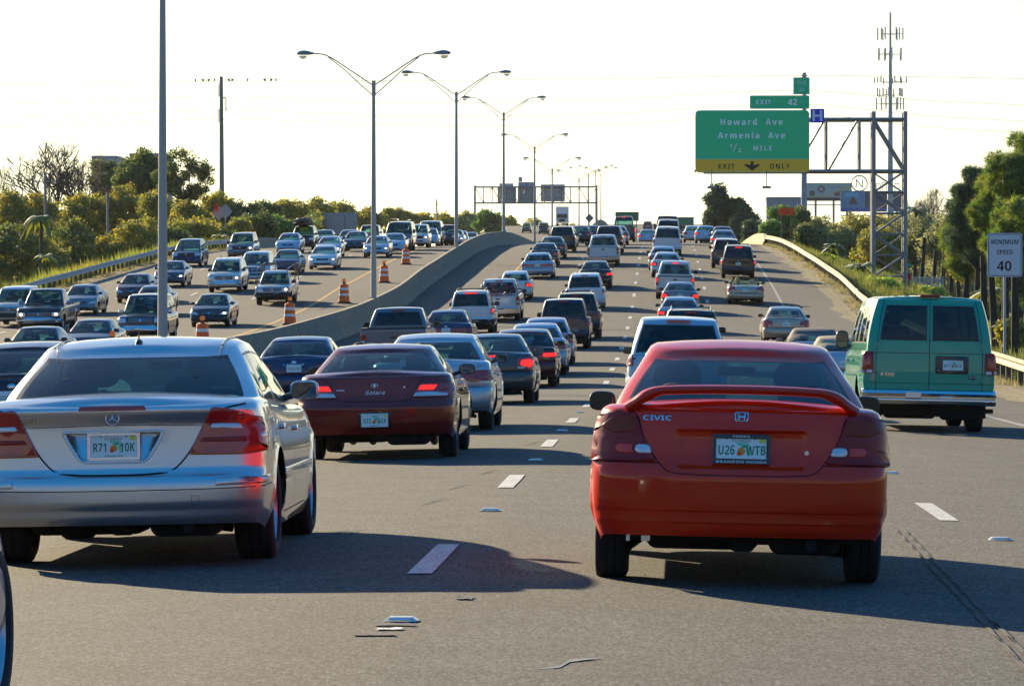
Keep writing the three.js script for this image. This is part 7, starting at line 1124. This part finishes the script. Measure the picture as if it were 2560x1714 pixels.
const PAL = { olive: [[0.12, 0.115, 0.014], [0.17, 0.15, 0.014], [0.08, 0.095, 0.014], [0.21, 0.165, 0.014]], dark: [[0.045, 0.066, 0.012], [0.07, 0.085, 0.014], [0.035, 0.05, 0.012], [0.10, 0.10, 0.014]], brown: [[0.17, 0.13, 0.012], [0.14, 0.12, 0.014], [0.08, 0.09, 0.015], [0.21, 0.16, 0.014], [0.09, 0.11, 0.014]], green: [[0.06, 0.11, 0.014], [0.09, 0.14, 0.016], [0.045, 0.085, 0.014]], pine: [[0.05, 0.09, 0.010], [0.09, 0.125, 0.010], [0.14, 0.15, 0.012], [0.03, 0.06, 0.010]], grey: [[0.13, 0.135, 0.045], [0.17, 0.16, 0.05], [0.10, 0.11, 0.04]], lime: [[0.14, 0.19, 0.016], [0.19, 0.21, 0.016], [0.10, 0.15, 0.016]], night: [[0.016, 0.032, 0.012], [0.022, 0.042, 0.014], [0.03, 0.05, 0.016]] };
function limb(gs, a, b, ra, rb, bend = 0.1) { const m = V3().addVectors(a, b).multiplyScalar(0.5).add(V3(rr(-1, 1), rr(-0.3, 0.6), rr(-1, 1)).multiplyScalar(a.distanceTo(b) * bend)); gs.push(bar(a.toArray(), m.toArray(), ra, (ra + rb) / 2, 6), bar(m.toArray(), b.toArray(), (ra + rb) / 2, rb, 5)); }
function tree(label, px, pyTop, D, wPx, hPx, pal, o = {}) {
  const [X, top] = at(px, pyTop, D), w = wPx * D / 9500, h = hPx * D / 9500, gy = groundY(X, D), t = thing(o.name || 'tree', label, o.cat || 'tree', [X, gy, -D], 0, o.group);
  const cy = top - h / 2 - gy, gs = [], trunkR = o.trunk ?? clamp(w * 0.03, 0.08, 0.4);
  const fork = V3(rr(-0.3, 0.3), Math.max(0.3, cy - h * 0.42), rr(-0.3, 0.3)); if (!o.bush) gs.push(bar([0, -0.4, 0], fork.toArray(), trunkR * 1.25, trunkR * 0.85, 9));
  const nC = o.clusters ?? 26, cl = [];
  for (let k = 0; k < nC; k++) { let v; do v = V3(rr(-1, 1), rr(-1, 1), rr(-1, 1)); while (v.length() > 1 || v.length() < 0.35); if (o.flat && v.y < -0.4) v.y *= 0.4; const c = V3(v.x * w / 2 * 0.84, cy + v.y * h / 2 * 0.84, v.z * Math.min(w, 9) / 2 * 0.84); cl.push([c, rr(0.14, 0.26) * Math.min(w, h * 1.2) * (o.clump ?? 1)]); if (!o.bush && k % 2 === 0) limb(gs, fork, c, trunkR * 0.45, 0.03, 0.12); }
  if (!o.bush) part('trunk', merge(gs), o.bark || BARK, t);
  const pts = [], N = o.n ?? 1300, size = o.size ?? 0.55;
  for (let k = 0; k < N; k++) { const [c, r] = cl[Math.floor(rnd() * nC)]; let v; do v = V3(rr(-1, 1), rr(-1, 1), rr(-1, 1)); while (v.length() > 1); const f = Math.pow(v.length(), -0.3); pts.push([c.x + v.x * r * f, Math.max(0.05, c.y + v.y * r * f * 0.8), c.z + v.z * r * f, size * rr(0.6, 1.3)]); }
  scatter(o.bush ? 'foliage' : 'crown', t, o.geo || SPRAY[Math.floor(rnd() * 2)], o.mat || LEAF, pts, PAL[pal]);
  return t;
}
function bareTree(label, px, pyTop, D, wPx, depth, o = {}) {
  const [X, top] = at(px, pyTop, D), gy = groundY(X, D), H = top - gy, t = thing('bare_tree', label, 'tree', [X, gy, -D]), gs = [], w = wPx * D / 9500; const tw = [];
  const grow = (p, d, L, r, n) => { const e = p.clone().addScaledVector(d, L); (n < 2 ? tw : gs).push(bar(p.toArray(), e.toArray(), Math.max(0.025, r), Math.max(0.022, r * 0.66), n < 2 ? 3 : 6)); if (n === 0) return; const k = n > 3 ? 3 : rnd() < 0.6 ? 3 : 2; for (let i = 0; i < k; i++) { const a = rr(0, 6.3), sp = rr(0.28, 0.62) * (o.spread ?? 1), q = d.clone().add(V3(Math.cos(a) * sp, rr(0.0, 0.22), Math.sin(a) * sp)).normalize(); grow(e, q, L * rr(0.68, 0.86), r * 0.62, n - 1); } };
  grow(V3(0, -0.3, 0), V3(0.03, 1, 0).normalize(), H * (o.first ?? 0.25), o.r ?? 0.3, depth);
  const g = merge(gs), g2 = merge(tw); g2.computeBoundingBox(); const bb = g2.boundingBox, sy = H / bb.max.y, sx = w / (bb.max.x - bb.min.x); for (const q of [g, g2]) q.scale(sx, sy, sx);
  part('trunk', g, BARK, t); const tg = part('twigs', g2, mat([0.09, 0.075, 0.055], { roughness: 1 }), t); tg.userData.kind = 'stuff'; return t;
}
// left side
bareTree('wide bare tree rising at the far left', 148, 342, 400, 270, 7, { first: 0.16, r: 0.36, spread: 1.7 });
bareTree('slim bare tree right of the wide bare tree', 222, 352, 430, 90, 6, { first: 0.3, r: 0.2 });
bareTree('bare tree cut off by the left edge', -18, 400, 380, 110, 6, {});
tree('dark leafy tree left of the nearest lamp post', 348, 372, 410, 150, 130, 'dark', { n: 1500, size: 0.55, clusters: 46, clump: 0.62 });
tree('spreading dark tree with open branches right of the nearest lamp post', 452, 366, 395, 150, 150, 'dark', { n: 1150, size: 0.5, clusters: 34, clump: 0.55 });
tree('small dark tree before the apartment tower', 255, 388, 440, 80, 110, 'dark', { n: 800, clusters: 16 });
const leftTrees = [[20, 470, 330, 120, 150, 'brown'], [90, 480, 345, 120, 130, 'brown'], [200, 470, 350, 130, 150, 'olive'], [300, 455, 350, 130, 140, 'brown'], [395, 470, 345, 130, 130, 'olive'], [470, 500, 335, 110, 110, 'brown'], [540, 470, 360, 90, 110, 'olive'], [610, 500, 360, 110, 110, 'dark'], [660, 498, 370, 90, 100, 'dark'], [720, 488, 420, 110, 100, 'olive'], [775, 520, 420, 80, 80, 'brown']];
const leftLabels = ['brownish tree at the far left edge', 'brown leafed tree below the wide bare tree', 'olive tree between the wooden poles', 'brown tree left of the nearest lamp post', 'olive tree behind the nearest lamp post', 'brown bushy tree right of the nearest lamp post', 'yellow olive tree behind the tall utility pole', 'dark tree right of the tall utility pole', 'dark round tree left of the grey sign back', 'tall olive tree behind the grey sign back', 'brown tree at the grey sign back'];
leftTrees.forEach((a, i) => tree(leftLabels[i], ...a, { n: 1150, clusters: 48, size: 0.48, clump: 0.66 }));
const lb = ['dark bush behind the guardrail at the far left', 'bush behind the guardrail below the bare tree', 'dark thicket left of the bare wooden pole', 'thicket right of the bare wooden pole', 'dark thicket left of the nearest lamp post', 'bush behind the nearest lamp post foot', 'olive bush right of the nearest lamp post', 'dark bush left of the flagged diamond sign', 'bush below the flagged diamond sign', 'dark bush right of the flagged diamond sign', 'bush beside the far end of the left guardrail', 'dark bush before the grey sign back'];
[[10, 545, 290, 150, 160, 'dark'], [95, 590, 290, 140, 120, 'olive'], [180, 545, 295, 150, 150, 'dark'], [262, 580, 300, 120, 120, 'brown'], [340, 535, 300, 140, 150, 'olive'], [415, 570, 305, 120, 100, 'dark'], [480, 530, 310, 130, 120, 'olive'], [540, 565, 318, 110, 85, 'dark'], [590, 545, 330, 100, 90, 'olive'], [640, 530, 340, 110, 90, 'dark'], [690, 540, 350, 90, 80, 'green'], [740, 548, 400, 90, 70, 'dark']].forEach((a, i) => tree(lb[i], ...a, { name: 'bush', cat: 'bush', bush: true, n: 950, clusters: 30, size: 0.46, clump: 0.8 }));
// bright palm and palmettos behind the left guardrail
function palm(label, px, py, D, r, pal, trunkH, o = {}) {
  const [X, top] = at(px, py, D), gy = groundY(X, D), t = thing(o.name || 'palm', label, o.cat || 'palm', [X, gy, -D]); const h = top - gy;
  if (trunkH) part('trunk', bar([0, -0.3, 0], [0.1, h, 0], 0.16, 0.12, 9), BARK, t);
  const m = leafMat({ vertexColors: false }); m.color.setRGB(...PAL[pal][1]);
  for (let k = 0; k < (o.n ?? 16); k++) { const an = k * 2.4, up = rr(0.1, 1.1), L = r * rr(0.8, 1.1); const g = grid(3, 9, (i, j) => { const u = j / 8, s = L * u, y = h + Math.sin(up) * s - (o.droop ?? 0.75) * u * u * L, w = (i - 1) * 0.20 * Math.sin(Math.PI * Math.min(1, 0.1 + u * 0.95)) * r * 0.6; return [Math.cos(an) * s * Math.cos(up * 0.6) - Math.sin(an) * w, y - Math.abs(i - 1) * 0.06, Math.sin(an) * s * Math.cos(up * 0.6) + Math.cos(an) * w]; }); const f = part('frond', g, m, t); }
  return t;
}
palm('drooping yellow green palm in front of the bare tree', 92, 545, 285, 1.9, 'lime', true, { n: 22, droop: 1.25 });
palm('palmetto clump by the tall utility pole foot', 545, 592, 300, 1.1, 'lime', false, { name: 'palmetto', n: 16 });
palm('palmetto clump behind the guardrail left of centre', 105, 640, 262, 1.0, 'lime', false, { name: 'palmetto', n: 16 });
palm('palmetto on the embankment below the gantry tower', 2150, 668, 236, 1.2, 'green', false, { name: 'palmetto', n: 18 });
palm('palmetto on the slope left of the gantry tower', 2082, 618, 255, 1.1, 'green', false, { name: 'palmetto', n: 16 });
palm('palm crown above the trees right of the gantry tower', 2285, 528, 330, 1.6, 'green', true, { n: 18 });
palm('palmetto beneath the pines behind the green van', 2470, 730, 172, 1.1, 'lime', false, { name: 'palmetto', n: 16 });
// far trees along the oncoming side
[[800, 500, 560, 90, 60, 'olive', 'distant tree behind the grey sign back'], [860, 512, 600, 80, 50, 'olive', 'distant tree right of the grey sign back'], [925, 525, 620, 90, 50, 'brown', 'distant brown tree left of the second lamp post'], [990, 520, 640, 90, 60, 'olive', 'distant olive tree behind the dark van'], [1045, 532, 640, 70, 50, 'brown', 'distant low tree near the second lamp post'], [1105, 535, 660, 80, 45, 'olive', 'distant tree behind the distant utility pole'], [1165, 532, 660, 90, 55, 'grey', 'distant grey tree left of the gantry leg'], [1222, 527, 640, 70, 55, 'green', 'distant bright green tree by the gantry left leg'], [1275, 545, 800, 60, 40, 'olive', 'distant tree under the gantry'], [1335, 548, 850, 70, 40, 'grey', 'hazy distant tree under the right gantry sign'], [1420, 560, 900, 60, 30, 'grey', 'hazy distant tree right of the box truck']].forEach(([a, b, c, d, e, p, l]) => tree(l, a, b, c, d, e, p, { n: 700, clusters: 18, size: 0.85 }));
bareTree('distant bare tree between the lamp posts', 990, 508, 640, 75, 6, {});
// right side: pines
const pineLabels = ['tall pine at the right edge with lit needles', 'dark pine left of the speed sign', 'pine behind the speed sign', 'low pine bough right of the speed sign', 'pine far right behind the speed sign top', 'young pine left of the speed sign post'];
[[2545, 300, 185, 170, 330, 0], [2440, 400, 200, 150, 300, 1], [2500, 380, 190, 150, 300, 2], [2560, 470, 160, 170, 300, 3], [2600, 330, 205, 180, 330, 4], [2405, 520, 205, 110, 180, 5]].forEach(([px, py, D, w, h, i]) => tree(pineLabels[i], px, py, D, w, h, i === 1 ? 'night' : 'pine', { name: 'pine_tree', n: 2800, clusters: 60, size: 0.36, geo: NEEDLE, bark: BARKDARK, trunk: 0.16, clump: 0.75 }));
// right side: slim trunks of the wood behind the guardrail
[[2460, 700, 165], [2488, 690, 160], [2510, 700, 150], [2535, 735, 140], [2300, 655, 280], [2330, 652, 285], [2352, 660, 270], [2375, 655, 275], [2395, 650, 280]].forEach(([px, py, D], i) => { const [X, y] = at(px, py - 60, D), gy = groundY(X, D); const t = thing('slim_tree', ['dark trunk under the pines left of the sign post', 'dark trunk just left of the sign post', 'dark trunk right of the sign post', 'thick dark stump-like trunk at the right edge', 'slim trunk right of the stop sign', 'second slim trunk right of the stop sign', 'third slim trunk right of the stop sign', 'fourth slim trunk towards the pines', 'slim trunk nearest the pines'][i], 'tree', [X, gy, -D]); part('trunk', bar([0, -0.3, 0], [rr(-0.3, 0.3), y - gy, 0], 0.17, 0.13, 8), BARKDARK, t); for (let k = 0; k < 2; k++) part('branch', bar([0, (y - gy) * 0.8, 0], [rr(-1, 1), (y - gy) * 1.05, rr(-0.5, 0.5)], 0.06, 0.03, 5), BARKDARK, t); });
// right side: willowy olive trees
const oakL = ['grey green tree left of the gantry tower', 'rounded olive tree behind the gantry tower', 'tall grey olive tree right of the gantry tower', 'olive tree between the tower and the pines', 'low grey tree behind the left tower leg', 'olive tree under the blue billboard', 'olive tree beside the blue grey utility pole', 'yellow olive tree left of the pines'];
[[2085, 560, 330, 120, 130], [2150, 525, 335, 140, 150], [2290, 520, 330, 160, 160], [2370, 545, 310, 140, 150], [2195, 570, 300, 120, 120], [2235, 530, 345, 130, 150], [2045, 545, 350, 100, 120], [2420, 590, 270, 110, 130]].forEach((a, i) => tree(oakL[i], ...a, i % 3 === 1 ? 'olive' : 'grey', { n: 2000, clusters: 40, size: 0.42 }));
bareTree('pale bare tree behind the olive trees on the right', 2315, 470, 380, 110, 7, { first: 0.35 });
// dark evergreen mass beyond the bridge and the small trees at its right
[[1800, 458, 445, 75, 160, 'tall dark evergreen beyond the right end of the bridge'], [1838, 478, 445, 70, 150, 'dark evergreen leaning on the tallest one'], [1862, 512, 440, 70, 120, 'lower dark evergreen stepping down to the right'], [1888, 548, 435, 60, 90, 'lowest dark evergreen at the parapet'], [1782, 540, 460, 50, 80, 'small dark evergreen beside the blue sign']].forEach(([a, b, c, d, e, l]) => tree(l, a, b, c, d, e, 'night', { n: 1500, clusters: 26, size: 0.6, bark: BARKDARK }));
[[1955, 512, 335, 70, 100, 'green', 'leafy green tree behind the orange work sign'], [1990, 500, 345, 70, 110, 'dark', 'dark green tree left of the blue grey utility pole'], [1925, 555, 325, 50, 60, 'green', 'small green shrub left of the orange work sign'], [2020, 560, 330, 60, 80, 'dark', 'dark shrub at the utility pole foot']].forEach(([a, b, c, d, e, p, l]) => tree(l, a, b, c, d, e, p, { n: 1100, clusters: 22, size: 0.45 }));
[[2060, 640, 255, 70, 40, 'lime', 'lime green shrub on the right embankment'], [2200, 700, 225, 90, 40, 'lime', 'yellow green shrub at the tower foot'], [2330, 720, 240, 110, 40, 'lime', 'low shrub by the picket fence'], [2440, 745, 190, 110, 60, 'olive', 'bush behind the green van under the pines'], [2540, 800, 150, 90, 60, 'olive', 'bush at the right edge below the pines']].forEach(([a, b, c, d, e, p, l]) => tree(l, a, b, c, d, e, p, { name: 'bush', cat: 'bush', bush: true, n: 800, clusters: 18, size: 0.32 }));
// grass and weeds on the embankments
{
  const gmat = leafMat({ roughness: 0.9, transmission: 0.45 }), dry = [[0.15, 0.125, 0.05], [0.11, 0.10, 0.035], [0.19, 0.15, 0.06], [0.07, 0.075, 0.02]], lush = [[0.11, 0.14, 0.014], [0.16, 0.16, 0.016], [0.07, 0.10, 0.014], [0.19, 0.15, 0.02]];
  const field = (label, n, XF, d0, d1, smin, smax, cols) => { const root = thing('grass', label, undefined, [0, 0, 0], 0, undefined, 'stuff'); delete root.userData.category; const pts = []; for (let k = 0; k < n; k++) { const D = lerp(d0, d1, Math.pow(rnd(), 0.8)), X = XF(D, rnd()); if (n2(X * 0.25 + 20, D * 0.12) < (smax > 1.2 ? 0.0 : -0.35)) continue; const onRoad = X > EDGE_L(D) && X < EDGE_R(D); pts.push([X, (onRoad ? roadY(X, D) : groundY(X, D)) - 0.02, -D, rr(smin, smax), 1]); } scatter('blades', root, BLADE, gmat, pts, cols); };
  field('tall green and yellow grass on the right embankment', 11000, (D, u) => EDGE_R(D) + 0.3 + 9 * Math.pow(u, 1.2), 60, 300, 0.35, 0.9, [[0.06, 0.08, 0.012], [0.10, 0.11, 0.014], [0.15, 0.13, 0.02], [0.045, 0.065, 0.012]]);
  field('dry weeds along the right guardrail', 1500, (D, u) => EDGE_R(D) - 0.75 + 0.75 * Math.pow(u, 0.5), 90, 292, 0.12, 0.34, dry);
  field('yellow green grass behind the left guardrail', 6500, (D, u) => EDGE_L(D) - 0.5 - 4 * Math.pow(u, 1.2), 150, 320, 0.5, 1.5, lush);
  field('dry litter and weeds under the left guardrail', 1600, (D, u) => EDGE_L(D) + 0.55 * u, 150, 300, 0.10, 0.3, dry);
}

// woods that close the view behind the nearer trees
function wood(label, px0, px1, pyT, pyB, D, dep, n, pal, size) { const root = thing('distant_wood', label, undefined, [0, 0, 0], 0, undefined, 'stuff'); delete root.userData.category; const pts = []; for (let k = 0; k < n; k++) { const d = D + dep * rnd(), px = lerp(px0, px1, rnd()), lim = pyT + 34 * n2(px * 0.012, 3) + 22 * n2(px * 0.05, 8), [X, y] = at(px, lerp(lim, pyB, Math.pow(rnd(), 1.1)), d); pts.push([X, y, -d, size * rr(0.6, 1.4)]); } scatter('foliage', root, SPRAY[0], LEAF, pts, PAL[pal]); }
wood('dark wood closing the view at the left behind the bushes', -160, 800, 560, 760, 380, 30, 9000, 'dark', 0.75);
wood('pale wood closing the view at the right behind the trunks', 1950, 2760, 640, 800, 370, 40, 8000, 'grey', 0.8);
// ---------------------------------------------------------------- haze
scene.fog = new THREE.FogExp2(new THREE.Color().setRGB(0.95, 0.90, 0.76), 0.00005);
// ---------------------------------------------------------------- draw
const renderer = new THREE.WebGLRenderer({ antialias: true });
renderer.setSize(1024, 685); renderer.shadowMap.enabled = true; renderer.shadowMap.type = THREE.PCFSoftShadowMap;
renderer.toneMapping = THREE.LinearToneMapping; renderer.toneMappingExposure = EXPOSURE;
renderer.render(scene, camera);
